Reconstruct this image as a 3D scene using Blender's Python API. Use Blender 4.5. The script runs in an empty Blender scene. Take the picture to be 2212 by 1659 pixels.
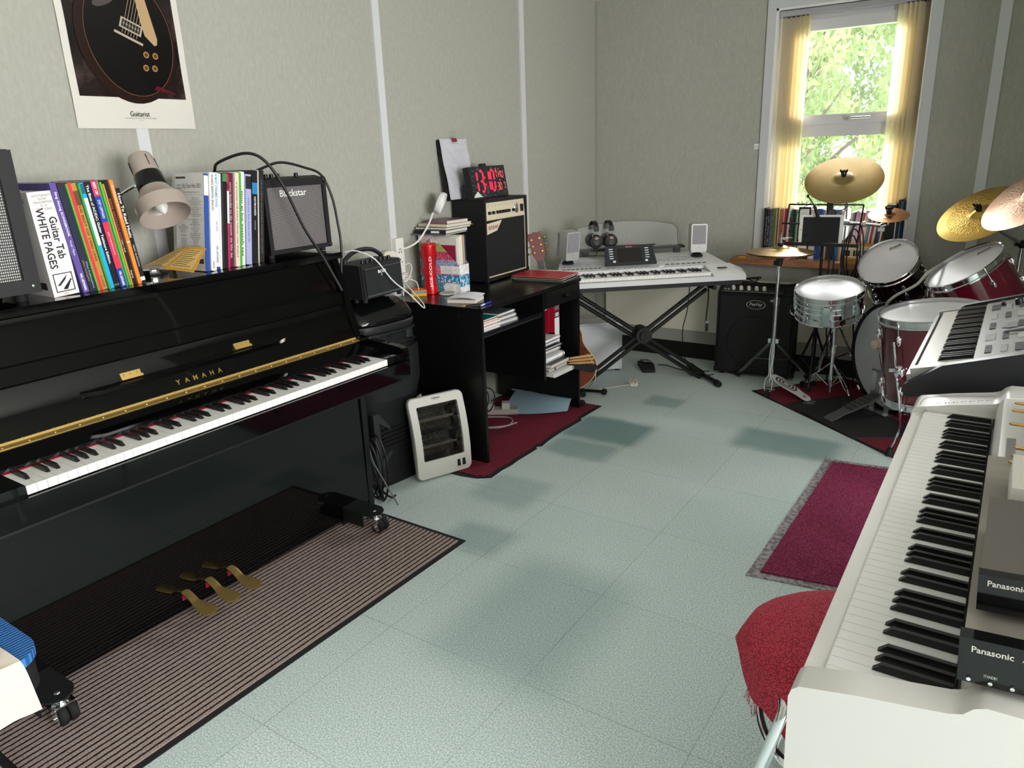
import bpy, bmesh, math, random
from mathutils import Vector, Matrix, Euler
SC = bpy.context.scene
COL = SC.collection
rnd = random.Random(7)
PI = math.pi

# ---------------------------------------------------------------- camera, world, lights, exposure
cam_d = bpy.data.cameras.new('camera')
cam_d.sensor_fit = 'HORIZONTAL'; cam_d.sensor_width = 36.0
cam_d.lens = 1594.5 / 2212 * 36.0
cam_d.clip_start = 0.02; cam_d.clip_end = 200
cam = bpy.data.objects.new('camera', cam_d); COL.objects.link(cam)
RT = ((0.83126792, 0.13953214, -0.53807474), (0.55482917, -0.26753339, 0.78777566), (-0.03403293, -0.95339219, -0.29980842))
m = Matrix.Identity(4)
for i in range(3):
    m[i][0] = RT[i][0]; m[i][1] = -RT[i][1]; m[i][2] = -RT[i][2]
m[0][3], m[1][3], m[2][3] = 2.562, 0.0, 1.44
cam.matrix_world = m
SC.camera = cam

w = bpy.data.worlds.new('overcast_sky'); SC.world = w; w.use_nodes = True
bg = w.node_tree.nodes['Background']
bg.inputs['Color'].default_value = (0.93, 0.97, 1.0, 1); bg.inputs['Strength'].default_value = 5.0

def area(name, loc, rot, sx, sy, power, col=(1, 1, 1)):
    d = bpy.data.lights.new(name, 'AREA'); d.shape = 'RECTANGLE'; d.size = sx; d.size_y = sy
    d.energy = power; d.color = col
    o = bpy.data.objects.new(name, d); o.location = loc; o.rotation_euler = rot; COL.objects.link(o)
sd = bpy.data.lights.new('sun', 'SUN'); sd.energy = 1.6; sd.angle = 0.05; sd.color = (1, .96, .88)
so = bpy.data.objects.new('sun', sd); so.rotation_euler = Euler((math.radians(38), 0, 0)); COL.objects.link(so)
# daylight entering by the unseen window in the right wall, and from the sky high outside the window in view
area('daylight_side', (5.26, .45, 1.5), (PI / 2, 0, PI / 2), 2.6, 1.3, 215, (1, .968, .972))
area('skylight_back', (1.6, 7.5, 2.97), (math.radians(-60), 0, 0), 3.0, .7, 480, (.95, .98, 1))
vs = SC.view_settings
vs.view_transform = 'Standard'; vs.look = 'None'; vs.exposure = 0.1; vs.gamma = 1.0; vs.use_curve_mapping = False

# ---------------------------------------------------------------- materials
MT = {}
def srgb(c):
    if isinstance(c, str):
        c = tuple(int(c[i:i + 2], 16) / 255 for i in (0, 2, 4))
    return tuple((x / 12.92 if x <= .04045 else ((x + .055) / 1.055) ** 2.4) for x in c) + (1,)
def mat(name, col, rough=.5, metal=0, spec=.5, bump=None, noise=None, coat=0, emit=0, trans=0, alpha=1, ior=1.45, stretch=None):
    """bump=(scale,strength)  noise=(scale,other colour,low,high)"""
    if name in MT: return MT[name]
    M = bpy.data.materials.new(name); M.use_nodes = True; MT[name] = M
    nt = M.node_tree; p = nt.nodes['Principled BSDF']; I = p.inputs
    I['Base Color'].default_value = srgb(col); I['Roughness'].default_value = rough; I['Metallic'].default_value = metal
    I['Specular IOR Level'].default_value = spec; I['Coat Weight'].default_value = coat; I['Coat Roughness'].default_value = .04
    I['IOR'].default_value = ior; I['Transmission Weight'].default_value = trans; I['Alpha'].default_value = alpha
    if emit: I['Emission Color'].default_value = srgb(col); I['Emission Strength'].default_value = emit
    if bump or noise:
        tc = nt.nodes.new('ShaderNodeTexCoord'); src = tc.outputs['Object']
        if stretch:
            mp = nt.nodes.new('ShaderNodeMapping'); mp.inputs['Scale'].default_value = stretch
            nt.links.new(src, mp.inputs[0]); src = mp.outputs[0]
    if noise:
        n = nt.nodes.new('ShaderNodeTexNoise'); n.inputs['Scale'].default_value = noise[0]; n.inputs['Detail'].default_value = 4
        r = nt.nodes.new('ShaderNodeValToRGB'); e = r.color_ramp.elements
        e[0].position = noise[2]; e[1].position = noise[3]; e[0].color = srgb(col); e[1].color = srgb(noise[1])
        nt.links.new(src, n.inputs['Vector']); nt.links.new(n.outputs['Fac'], r.inputs[0]); nt.links.new(r.outputs[0], I['Base Color'])
    if bump:
        n = nt.nodes.new('ShaderNodeTexNoise'); n.inputs['Scale'].default_value = bump[0]; n.inputs['Detail'].default_value = 3
        b = nt.nodes.new('ShaderNodeBump'); b.inputs['Strength'].default_value = bump[1]; b.inputs['Distance'].default_value = .002
        nt.links.new(src, n.inputs['Vector']); nt.links.new(n.outputs['Fac'], b.inputs['Height']); nt.links.new(b.outputs[0], I['Normal'])
    return M
def nodes(M): return M.node_tree, M.node_tree.nodes['Principled BSDF']
def mth(nt, op, a, b=None, c=None):
    n = nt.nodes.new('ShaderNodeMath'); n.operation = op
    for i, v in enumerate((a, b, c)):
        if v is None: continue
        if isinstance(v, (int, float)): n.inputs[i].default_value = v
        else: nt.links.new(v, n.inputs[i])
    return n.outputs[0]
def mixc(nt, f, a, b, bt='MIX'):
    n = nt.nodes.new('ShaderNodeMix'); n.data_type = 'RGBA'; n.blend_type = bt
    for k, v in ((0, f), (6, a), (7, b)):
        if isinstance(v, (int, float)): n.inputs[k].default_value = v
        elif isinstance(v, tuple): n.inputs[k].default_value = v
        else: nt.links.new(v, n.inputs[k])
    return n.outputs[2]
def texnoise(nt, src, scale, detail=3, rough=.5):
    n = nt.nodes.new('ShaderNodeTexNoise'); n.inputs['Scale'].default_value = scale; n.inputs['Detail'].default_value = detail
    n.inputs['Roughness'].default_value = rough
    if src is not None: nt.links.new(src, n.inputs['Vector'])
    return n.outputs['Fac']
def ramp(nt, f, stops):
    r = nt.nodes.new('ShaderNodeValToRGB'); e = r.color_ramp.elements
    while len(e) < len(stops): e.new(.5)
    for k, (p, c) in enumerate(stops): e[k].position = p; e[k].color = c if len(c) == 4 else c + (1,)
    nt.links.new(f, r.inputs[0]); return r.outputs[0]
def wpos(nt):
    g = nt.nodes.new('ShaderNodeNewGeometry'); s = nt.nodes.new('ShaderNodeSeparateXYZ')
    nt.links.new(g.outputs['Position'], s.inputs[0]); return g.outputs['Position'], s.outputs
def opos(nt):
    g = nt.nodes.new('ShaderNodeTexCoord'); s = nt.nodes.new('ShaderNodeSeparateXYZ')
    nt.links.new(g.outputs['Object'], s.inputs[0]); return g.outputs['Object'], s.outputs
def bumpn(nt, p, h, strength, dist=.002):
    b = nt.nodes.new('ShaderNodeBump'); b.inputs['Strength'].default_value = strength; b.inputs['Distance'].default_value = dist
    nt.links.new(h, b.inputs['Height']); nt.links.new(b.outputs[0], p.inputs['Normal'])

# ---------------------------------------------------------------- mesh building
def fr(o, x, y):
    x = Vector(x).normalized(); y = Vector(y); z = x.cross(y).normalized(); y = z.cross(x)
    M = Matrix.Identity(4)
    for i in range(3): M[i][0], M[i][1], M[i][2], M[i][3] = x[i], y[i], z[i], o[i]
    return M
def zfr(o, z, up=(0, 0, 1)):
    z = Vector(z).normalized(); u = Vector(up)
    if abs(z.dot(u)) > .98: u = Vector((0, 1, 0)) if abs(z.y) < .9 else Vector((1, 0, 0))
    x = u.cross(z).normalized(); y = z.cross(x)
    M = Matrix.Identity(4)
    for i in range(3): M[i][0], M[i][1], M[i][2], M[i][3] = x[i], y[i], z[i], o[i]
    return M
def T(x, y, z): return Matrix.Translation((x, y, z))
def RX(a): return Matrix.Rotation(a, 4, 'X')
def RY(a): return Matrix.Rotation(a, 4, 'Y')
def RZ(a): return Matrix.Rotation(a, 4, 'Z')
_txt = {}
def textmesh(s, shear=0, bold=0, ls=1):
    k = (s, shear, bold, ls)
    if k not in _txt:
        c = bpy.data.curves.new('t', 'FONT'); c.body = s; c.size = 1; c.shear = shear; c.offset = bold; c.resolution_u = 2
        c.align_x = 'CENTER'; c.align_y = 'CENTER'; c.space_line = ls
        o = bpy.data.objects.new('t', c); COL.objects.link(o)
        dg = bpy.context.evaluated_depsgraph_get(); me = bpy.data.meshes.new_from_object(o.evaluated_get(dg))
        v = [p.co.copy() for p in me.vertices]; f = [tuple(p.vertices) for p in me.polygons]
        bpy.data.objects.remove(o); bpy.data.curves.remove(c); bpy.data.meshes.remove(me)
        xs = [p.x for p in v] or [0]; ys = [p.y for p in v] or [0]
        _txt[k] = (v, f, (min(xs), max(xs), min(ys), max(ys)))
    return _txt[k]
class B:
    def __init__(s, *mats):
        s.v = []; s.f = []; s.mi = []; s.mats = list(mats); s.k = 0
    def use(s, M):
        if M not in s.mats: s.mats.append(M)
        s.k = s.mats.index(M); return s
    def add(s, v, f, M=None):
        n = len(s.v)
        s.v += [(M @ Vector(p)) if M is not None else Vector(p) for p in v]
        s.f += [tuple(i + n for i in q) for q in f]; s.mi += [s.k] * len(f); return s
    def box(s, x0, y0, z0, x1, y1, z1, M=None):
        v = [(x, y, z) for x in (x0, x1) for y in (y0, y1) for z in (z0, z1)]
        return s.add(v, [(0, 1, 3, 2), (4, 6, 7, 5), (0, 4, 5, 1), (2, 3, 7, 6), (0, 2, 6, 4), (1, 5, 7, 3)], M)
    def cb(s, c, d, M=None):
        return s.box(c[0] - d[0] / 2, c[1] - d[1] / 2, c[2] - d[2] / 2, c[0] + d[0] / 2, c[1] + d[1] / 2, c[2] + d[2] / 2, M)
    def prism(s, poly, a, b, axis='y', M=None):
        """poly in the two other axes ((x,z) for y, (y,z) for x, (x,y) for z)"""
        def P(p, t): return {'y': (p[0], t, p[1]), 'x': (t, p[0], p[1]), 'z': (p[0], p[1], t)}[axis]
        n = len(poly); v = [P(p, a) for p in poly] + [P(p, b) for p in poly]
        f = [tuple(range(n)), tuple(range(2 * n - 1, n - 1, -1))] + [(i, i + n, (i + 1) % n + n, (i + 1) % n) for i in range(n)]
        return s.add(v, f, M)
    def lathe(s, prof, n=24, M=None, a0=0, a1=2 * PI):
        full = abs(a1 - a0 - 2 * PI) < 1e-6; v = []; f = []; c = n if full else n + 1
        for r, z in prof:
            for i in range(c):
                t = a0 + (a1 - a0) * i / n; v.append((r * math.cos(t), r * math.sin(t), z))
        for j in range(len(prof) - 1):
            for i in range(n):
                k = (i + 1) % c
                f.append((j * c + i, j * c + k, (j + 1) * c + k, (j + 1) * c + i))
        if full:
            if prof[0][0] > 1e-6: f.append(tuple(range(c - 1, -1, -1)))
            if prof[-1][0] > 1e-6: f.append(tuple(range((len(prof) - 1) * c, len(prof) * c)))
        return s.add(v, f, M)
    def cyl(s, p0, p1, r0, r1=None, n=14):
        p0 = Vector(p0); p1 = Vector(p1); L = (p1 - p0).length
        return s.lathe([(r0, 0), (r0 if r1 is None else r1, L)], n, zfr(p0, p1 - p0))
    def tube(s, pts, r, n=8, closed=False, sub=0):
        P = [Vector(p) for p in pts]
        if sub: P = spline(P, sub, closed)
        N = len(P); v = []; f = []; up = None
        for i in range(N):
            a = P[(i - 1) % N] if closed or i else P[0]; b = P[(i + 1) % N] if closed or i < N - 1 else P[-1]
            t = (b - a).normalized() if (b - a).length > 1e-9 else Vector((0, 0, 1))
            if up is None:
                up = Vector((0, 0, 1)) if abs(t.z) < .9 else Vector((1, 0, 0))
            up = (up - t * up.dot(t)).normalized(); q = t.cross(up)
            rr = r[i * (len(r) - 1) // max(N - 1, 1)] if isinstance(r, (list, tuple)) else r
            for k in range(n):
                g = 2 * PI * k / n; v.append(P[i] + (up * math.cos(g) + q * math.sin(g)) * rr)
        for i in range(N if closed else N - 1):
            for k in range(n):
                j = (i + 1) % N; l = (k + 1) % n; f.append((i * n + k, i * n + l, j * n + l, j * n + k))
        if not closed: f += [tuple(range(n - 1, -1, -1)), tuple(range((N - 1) * n, N * n))]
        return s.add(v, f)
    def sph(s, c, r, nu=14, nv=9, M=None):
        rx, ry, rz = (r, r, r) if isinstance(r, (int, float)) else r
        v = []; f = []
        for j in range(nv + 1):
            ph = PI * j / nv
            for i in range(nu):
                th = 2 * PI * i / nu
                v.append((c[0] + rx * math.sin(ph) * math.cos(th), c[1] + ry * math.sin(ph) * math.sin(th), c[2] - rz * math.cos(ph)))
        for j in range(nv):
            for i in range(nu):
                k = (i + 1) % nu; f.append((j * nu + i, j * nu + k, (j + 1) * nu + k, (j + 1) * nu + i))
        return s.add(v, f, M)
    def tor(s, R, r, M=None, n=32, m=8):
        v = []; f = []
        for i in range(n):
            t = 2 * PI * i / n
            for k in range(m):
                g = 2 * PI * k / m; q = R + r * math.cos(g); v.append((q * math.cos(t), q * math.sin(t), r * math.sin(g)))
        for i in range(n):
            for k in range(m):
                j = (i + 1) % n; l = (k + 1) % m; f.append((i * m + k, j * m + k, j * m + l, i * m + l))
        return s.add(v, f, M)
    def grid(s, fn, nu, nv, th=0):
        """surface fn(u,v); th: thickness along -normal"""
        P = [[Vector(fn(i / nu, j / nv)) for j in range(nv + 1)] for i in range(nu + 1)]
        v = [p for r in P for p in r]; c = nv + 1
        f = [(i * c + j, (i + 1) * c + j, (i + 1) * c + j + 1, i * c + j + 1) for i in range(nu) for j in range(nv)]
        if th:
            N = []
            for i in range(nu + 1):
                for j in range(nv + 1):
                    du = P[min(i + 1, nu)][j] - P[max(i - 1, 0)][j]; dv = P[i][min(j + 1, nv)] - P[i][max(j - 1, 0)]
                    q = du.cross(dv); N.append(q.normalized() if q.length > 1e-12 else Vector((0, 0, 1)))
            o = len(v); v = v + [v[k] - N[k] * th for k in range(o)]
            f = f + [tuple(x + o for x in reversed(q)) for q in f]
            ed = [(i, 0) for i in range(nu + 1)] + [(nu, j) for j in range(1, nv + 1)] + [(i, nv) for i in range(nu - 1, -1, -1)] + [(0, j) for j in range(nv - 1, 0, -1)]
            E = [i * c + j for i, j in ed]
            f += [(E[k], E[k] + o, E[(k + 1) % len(E)] + o, E[(k + 1) % len(E)]) for k in range(len(E))]
        return s.add(v, f)
    def text(s, t, M, w=None, h=None, shear=0, bold=0, ls=1, d=.0004):
        """text centred on M's origin in M's xy plane, fitted to width w / height h (stretching when both), standing d proud"""
        v, f, (x0, x1, y0, y1) = textmesh(t, shear, bold, ls)
        if not v: return s
        sx = w / (x1 - x0) if w else None; sy = h / (y1 - y0) if h else None
        sx = sx or sy; sy = sy or sx; cx = (x0 + x1) / 2; cy = (y0 + y1) / 2
        return s.add([((p.x - cx) * sx, (p.y - cy) * sy, d) for p in v], f, M)
    def poly2(s, pts, M, d=.0004):
        return s.add([(p[0], p[1], d) for p in pts], [tuple(range(len(pts)))], M)
    def disc(s, r, M, d=.0004, n=20, r0=0):
        if r0:
            v = [(q * math.cos(2 * PI * i / n), q * math.sin(2 * PI * i / n), d) for q in (r0, r) for i in range(n)]
            return s.add(v, [(i, i + n, (i + 1) % n + n, (i + 1) % n) for i in range(n)], M)
        return s.poly2([(r * math.cos(2 * PI * i / n), r * math.sin(2 * PI * i / n)) for i in range(n)], M, d)
    def bev(s, w, seg=1, ang=.6):
        """bevel everything collected so far"""
        bm = bmesh.new(); vs_ = [bm.verts.new(p) for p in s.v]
        for q, k in zip(s.f, s.mi):
            try: fc = bm.faces.new([vs_[i] for i in q]); fc.material_index = k
            except ValueError: pass
        ed = [e for e in bm.edges if len(e.link_faces) == 2 and e.calc_face_angle(0) > ang]
        bmesh.ops.bevel(bm, geom=ed, offset=w, segments=seg, profile=.5, affect='EDGES', clamp_overlap=True)
        bm.verts.index_update()
        s.v = [p.co.copy() for p in bm.verts]; s.f = [tuple(p.index for p in q.verts) for q in bm.faces]; s.mi = [q.material_index for q in bm.faces]
        bm.free(); return s
    def mesh(s, name, inv=None, ang=.6):
        me = bpy.data.meshes.new(name)
        v = [inv @ p for p in s.v] if inv is not None else s.v
        me.from_pydata([tuple(p) for p in v], [], s.f)
        for M in s.mats: me.materials.append(M)
        me.polygons.foreach_set('material_index', s.mi)
        me.polygons.foreach_set('use_smooth', [True] * len(s.f))
        me.update(); me.set_sharp_from_angle(angle=ang); return me
def spline(P, sub, closed=False):
    out = []; n = len(P)
    for i in range(n if closed else n - 1):
        a, b, c, d = (P[(i - 1) % n], P[i], P[(i + 1) % n], P[(i + 2) % n]) if closed else (P[max(i - 1, 0)], P[i], P[i + 1], P[min(i + 2, n - 1)])
        for k in range(sub):
            t = k / sub
            out.append(.5 * ((2 * b) + (c - a) * t + (2 * a - 5 * b + 4 * c - d) * t * t + (3 * b - a - 3 * c + d) * t ** 3))
    if not closed: out.append(P[-1])
    return out
# ---------------------------------------------------------------- scene objects
def tag(o, label, cat, group=None):
    o['label'] = label; o['category'] = cat
    if group: o['group'] = group
    return o
INV = {}
def thing(name, label, cat, loc=(0, 0, 0), rz=0, group=None, M=None):
    o = bpy.data.objects.new(name, None); COL.objects.link(o); o.empty_display_size = .05
    Mx = M if M is not None else T(*loc) @ RZ(rz)
    o.matrix_world = Mx; INV[o] = Mx.inverted()
    return tag(o, label, cat, group)
def part(name, b, parent, label=None, world=True, ang=.6):
    """mesh part; b in world coordinates (or the thing's own when world=False)"""
    root = parent
    while root.parent: root = root.parent
    o = bpy.data.objects.new(name, b.mesh(name, INV[root] if world else None, ang)); COL.objects.link(o); o.parent = parent
    if label: o['label'] = label
    return o
def one(name, b, label, cat, group=None, ang=.6, rot=None):
    """a thing that is a single mesh, built in world coordinates; origin goes to its base"""
    lo = [min(p[i] for p in b.v) for i in range(3)]; hi = [max(p[i] for p in b.v) for i in range(3)]
    c = ((lo[0] + hi[0]) / 2, (lo[1] + hi[1]) / 2, lo[2])
    o = bpy.data.objects.new(name, b.mesh(name, T(*c).inverted(), ang)); COL.objects.link(o); o.location = c
    return tag(o, label, cat, group)
def put(name, b, M, label, cat, group=None, ang=.6):
    """single-mesh thing built in its own coordinates and placed by M"""
    o = bpy.data.objects.new(name, b.mesh(name, None, ang)); COL.objects.link(o); o.matrix_world = M
    return tag(o, label, cat, group)
def struct(name, b, kind='structure', ang=.6):
    o = bpy.data.objects.new(name, b.mesh(name, None, ang)); COL.objects.link(o); o['kind'] = kind; return o
def copypart(o, parent, dx):
    c = o.copy(); COL.objects.link(c); c.parent = parent; c.location = Vector(o.location) + Vector(dx); return c
# ---------------------------------------------------------------- common materials
BLK = mat('satin_black', '0e0f11', .42)
BLKP = mat('matt_black_plastic', '141416', .55)
GLS = mat('polished_ebony', '050506', .045, spec=.55)
VINYL = mat('black_tolex', '101012', .6, bump=(900, .35))
CHR = mat('chrome', 'e6e8ea', .08, 1)
STL = mat('brushed_steel', 'b4b6b8', .28, 1)
BRASS = mat('polished_brass', 'e0be72', .27, .8)
WHT = mat('white_plastic', 'e6e4df', .4)
PAPER = mat('paper', 'e9e7e2', .8)
PAGES = mat('page_edges', 'dcd8cc', .85, noise=(260, 'c2bdae', .4, .7), stretch=(1, 60, 1))
INK = mat('black_ink', '1a1a1c', .7)
WINK = mat('white_print', 'ececec', .6)
RED = mat('red_print', 'b3202c', .5)
IVORY = mat('ivory_key', 'ebeae5', .22)
EBON = mat('ebony_key', '101011', .3)
RUB = mat('black_rubber', '151515', .75)
SILV = mat('silver_plastic', 'b9b9b6', .38, .15)
GREYP = mat('grey_plastic', '77787a', .5)

# ---------------------------------------------------------------- the room
M_ = mat('painted_board_wall', 'b9bdb0', .8); nt, p = nodes(M_)
pos, xyz = wpos(nt)
mp = nt.nodes.new('ShaderNodeMapping'); mp.inputs['Scale'].default_value = (1, 1, .42); nt.links.new(pos, mp.inputs[0])
n1 = texnoise(nt, mp.outputs[0], 75, 5, .62); n2 = texnoise(nt, pos, 3.0, 3)
c1 = ramp(nt, n1, [(.32, srgb('a0a397')), (.5, srgb('a8a99f')), (.72, srgb('b1b4a9'))])
c2 = mixc(nt, mth(nt, 'MULTIPLY', n2, .5), c1, srgb('aba79c'), 'MIX')
nt.links.new(c2, p.inputs['Base Color']); bumpn(nt, p, n1, .22, .0012)
WALL = M_
CEIL = mat('ceiling_paint', 'e2e0d8', .9)
TRIM = mat('pvc_strip', 'd3d5d6', .4)
CREAM = mat('cream_panel', 'efebd8', .5)
DARK = mat('black_skirting', '121312', .5)

M_ = mat('carpet_tiles', '80968f', .95, spec=.1); nt, p = nodes(M_)
pos, xyz = wpos(nt)
u = mth(nt, 'DIVIDE', mth(nt, 'SUBTRACT', xyz[0], .071), .5); v = mth(nt, 'DIVIDE', mth(nt, 'SUBTRACT', xyz[1], .443), .5)
cmb = nt.nodes.new('ShaderNodeCombineXYZ'); nt.links.new(mth(nt, 'FLOOR', u), cmb.inputs[0]); nt.links.new(mth(nt, 'FLOOR', v), cmb.inputs[1])
wn = nt.nodes.new('ShaderNodeTexWhiteNoise'); wn.noise_dimensions = '2D'; nt.links.new(cmb.outputs[0], wn.inputs['Vector'])
fine = texnoise(nt, pos, 210, 3, .75); mid = texnoise(nt, pos, 120, 3, .7); big = texnoise(nt, pos, 3.2, 4, .6)
c = ramp(nt, fine, [(.3, srgb('7b8d8a')), (.48, srgb('bed3ce')), (.62, srgb('ffffff'))])
c = mixc(nt, mth(nt, 'MULTIPLY', mth(nt, 'SUBTRACT', mid, .3), .55), c, srgb('dde6e3'))
c = mixc(nt, mth(nt, 'MULTIPLY', wn.outputs['Value'], .16), c, srgb('acc2be'))
c = mixc(nt, mth(nt, 'MULTIPLY', big, .28), c, srgb('b6cbc8'))
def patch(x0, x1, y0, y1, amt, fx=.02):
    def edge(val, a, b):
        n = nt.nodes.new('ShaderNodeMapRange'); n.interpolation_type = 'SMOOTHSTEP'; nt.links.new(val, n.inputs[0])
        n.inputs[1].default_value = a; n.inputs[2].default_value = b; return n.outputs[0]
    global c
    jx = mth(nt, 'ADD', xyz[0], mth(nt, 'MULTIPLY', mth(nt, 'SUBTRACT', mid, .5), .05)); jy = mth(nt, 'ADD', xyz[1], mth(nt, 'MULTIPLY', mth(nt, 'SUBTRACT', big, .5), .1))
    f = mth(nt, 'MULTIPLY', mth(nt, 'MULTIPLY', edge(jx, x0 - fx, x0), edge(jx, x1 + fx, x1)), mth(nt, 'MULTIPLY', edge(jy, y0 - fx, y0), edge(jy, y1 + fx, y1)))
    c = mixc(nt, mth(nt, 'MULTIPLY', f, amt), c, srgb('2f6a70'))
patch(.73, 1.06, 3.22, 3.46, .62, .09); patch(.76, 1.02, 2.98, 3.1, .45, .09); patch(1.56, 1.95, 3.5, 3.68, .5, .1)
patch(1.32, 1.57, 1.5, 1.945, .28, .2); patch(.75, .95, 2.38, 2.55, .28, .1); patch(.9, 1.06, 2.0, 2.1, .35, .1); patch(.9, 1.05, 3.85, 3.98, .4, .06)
du = mth(nt, 'ABSOLUTE', mth(nt, 'SUBTRACT', mth(nt, 'FRACT', mth(nt, 'ADD', u, .5)), .5)); dv = mth(nt, 'ABSOLUTE', mth(nt, 'SUBTRACT', mth(nt, 'FRACT', mth(nt, 'ADD', v, .5)), .5))
seam = mth(nt, 'LESS_THAN', mth(nt, 'MINIMUM', du, dv), mth(nt, 'MULTIPLY', mth(nt, 'MAXIMUM', mth(nt, 'SUBTRACT', big, .28), 0), .013))
c = mixc(nt, mth(nt, 'MULTIPLY', seam, .26), c, srgb('33443f'))
nt.links.new(c, p.inputs['Base Color']); bumpn(nt, p, fine, .6, .002)
FLOOR = M_

XR, YB, YF, ZC = 5.2, 4.912, -3.0, 2.386
WX0, WX1, WZ0, WZ1 = 1.205, 2.03, .74, 2.195      # window opening in the back wall
struct('floor', B(FLOOR).box(-.1, YF - .1, -.1, XR + .1, YB + .1, 0))
struct('ceiling', B(CEIL).box(-.1, YF - .1, ZC, XR + .1, YB + .25, ZC + .1))
struct('wall_left', B(WALL).box(-.1, YF - .1, 0, 0, YB + .25, ZC))
b = B(WALL); WT = .14
b.box(0, YB, 0, WX0, YB + WT, ZC).box(WX1, YB, 0, XR, YB + WT, ZC).box(WX0, YB, 0, WX1, YB + WT, WZ0).box(WX0, YB, WZ1, WX1, YB + WT, ZC)
struct('wall_back', b)
b = B(WALL)   # right wall with its window opening
b.box(XR, YF, 0, XR + .1, -.85, ZC).box(XR, 1.75, 0, XR + .1, YB + WT, ZC).box(XR, -.85, 0, XR + .1, 1.75, .85).box(XR, -.85, 2.15, XR + .1, 1.75, ZC)
struct('wall_right', b)
struct('shade_partition', B(WALL).box(3.3, 3.0, 0, 3.312, YB, ZC))  # unseen thin screen, added to keep side daylight off the back wall's right part
struct('wall_front', B(WALL).box(-.1, YF - .1, 0, XR + .1, YF, ZC))
UPVC = mat('upvc_frame', 'd9d8dc', .35)
b = B(UPVC)
for a0, a1 in ((-.85, .45), (.45, 1.75)):
    b.box(XR + .02, a0, .85, XR + .07, a0 + .05, 2.15).box(XR + .02, a1 - .05, .85, XR + .07, a1, 2.15).box(XR + .02, a0 + .05, .85, XR + .07, a1 - .05, .9).box(XR + .02, a0 + .05, 2.1, XR + .07, a1 - .05, 2.15)
struct('window_2', b)
# joint strips on the wall panels
k = 1
for y in (1.537, 2.747, 3.97):
    struct('trim_%d' % k, B(TRIM).box(0, y - .022, 0, .009 if y > 2 else .0025, y + .022, ZC).bev(.001 if y < 2 else .003)); k += 1
for x in (2.365,):
    struct('trim_%d' % k, B(TRIM).box(x - .026, YB - .008, 0, x + .026, YB, ZC).bev(.003)); k += 1
struct('trim_%d' % k, B(mat('corner_bead', '9a9f92', .6)).box(0, YB - .012, 0, .012, YB, ZC).bev(.004)); k += 1
# lining round the window
b = B(mat('lining_white', 'c9cbcd', .4))
b.box(WX0 - .05, YB - .012, WZ0 - .02, WX0, YB, WZ1).box(WX1, YB - .012, WZ0 - .02, WX1 + .05, YB, WZ1).box(WX0 - .05, YB - .012, WZ1, WX1 + .05, YB, WZ1 + .05).bev(.003)
struct('trim_%d' % k, b); k += 1
b = B(mat('reveal_white', 'e8e9e8', .5))
b.box(WX0, YB - .005, WZ0, WX0 + .012, YB + WT, WZ1).box(WX1 - .012, YB - .005, WZ0, WX1, YB + WT, WZ1).box(WX0, YB - .005, WZ1 - .012, WX1, YB + WT, WZ1)
struct('trim_%d' % k, b); k += 1
SILLM = mat('varnished_pine', 'a8764c', .35, noise=(14, '8a5734', .4, .65), stretch=(1, 12, 12))
b = B(SILLM).box(1.06, YB - .17, WZ0 - .035, 2.13, YB + WT - .01, WZ0)
b.bev(.014, 3); struct('trim_%d' % k, b); k += 1
# cream panel, grey rail and black skirting along the back wall
struct('wall_panel', B(CREAM).box(.1, YB - .028, .2, 2.4, YB, .58).bev(.004))
struct('trim_%d' % k, B(mat('grey_rail', 'a9a99f', .5)).box(.1, YB - .03, .115, 2.4, YB, .198).bev(.004)); k += 1
struct('baseboard_back', B(DARK).box(0, YB - .02, 0, XR, YB, .112))
# window unit
b = B(UPVC); y0, y1 = YB + .075, YB + .13
X0, X1 = WX0 + .012, WX1 - .012
fw = .06
b.box(X0, y0, WZ0, X0 + fw, y1, WZ1 - .012).box(X1 - fw, y0, WZ0, X1, y1, WZ1 - .012).box(X0 + fw, y0, WZ0, X1 - fw, y1, WZ0 + fw).box(X0 + fw, y0, WZ1 - .075, X1 - fw, y1, WZ1 - .012)
b.box(X0 + fw, y0, 1.465, X1 - fw, y1, 1.535)
b.box(X0 + fw, y0 - .012, 1.535, X1 - fw, y1, 1.59).box(X0 + fw, y0 - .012, 1.59, X0 + fw + .04, y1, 2.09).box(X1 - fw - .04, y0 - .012, 1.59, X1 - fw, y1, 2.09).box(X0 + fw, y0 - .012, 2.06, X1 - fw, y1, 2.12)
b.bev(.006, 2)
win = struct('window_1', b); INV[win] = Matrix.Identity(4)
GLASS = mat('window_glass', 'f4f8f8', .0, spec=.3); nt, p = nodes(GLASS)
tr = nt.nodes.new('ShaderNodeBsdfTransparent'); tl = nt.nodes.new('ShaderNodeBsdfTranslucent'); mx = nt.nodes.new('ShaderNodeMixShader'); mx.inputs[0].default_value = .012
nt.links.new(tr.outputs[0], mx.inputs[1]); nt.links.new(tl.outputs[0], mx.inputs[2]); nt.links.new(mx.outputs[0], nt.nodes['Material Output'].inputs[0])
part('pane', B(GLASS).box(X0 + fw, y0 + .03, 1.59, X1 - fw, y0 + .036, 2.07), win)
part('pane', B(GLASS).box(X0 + fw, y0 + .03, WZ0 + fw, X1 - fw, y0 + .036, 1.466), win)
b = B(CHR).box(1.63, y0 - .035, 1.553, 1.665, y0 - .012, 1.575).cyl((1.64, y0 - .03, 1.564), (1.77, y0 - .045, 1.564), .008, .006).bev(.002)
part('handle', b, win)
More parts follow.
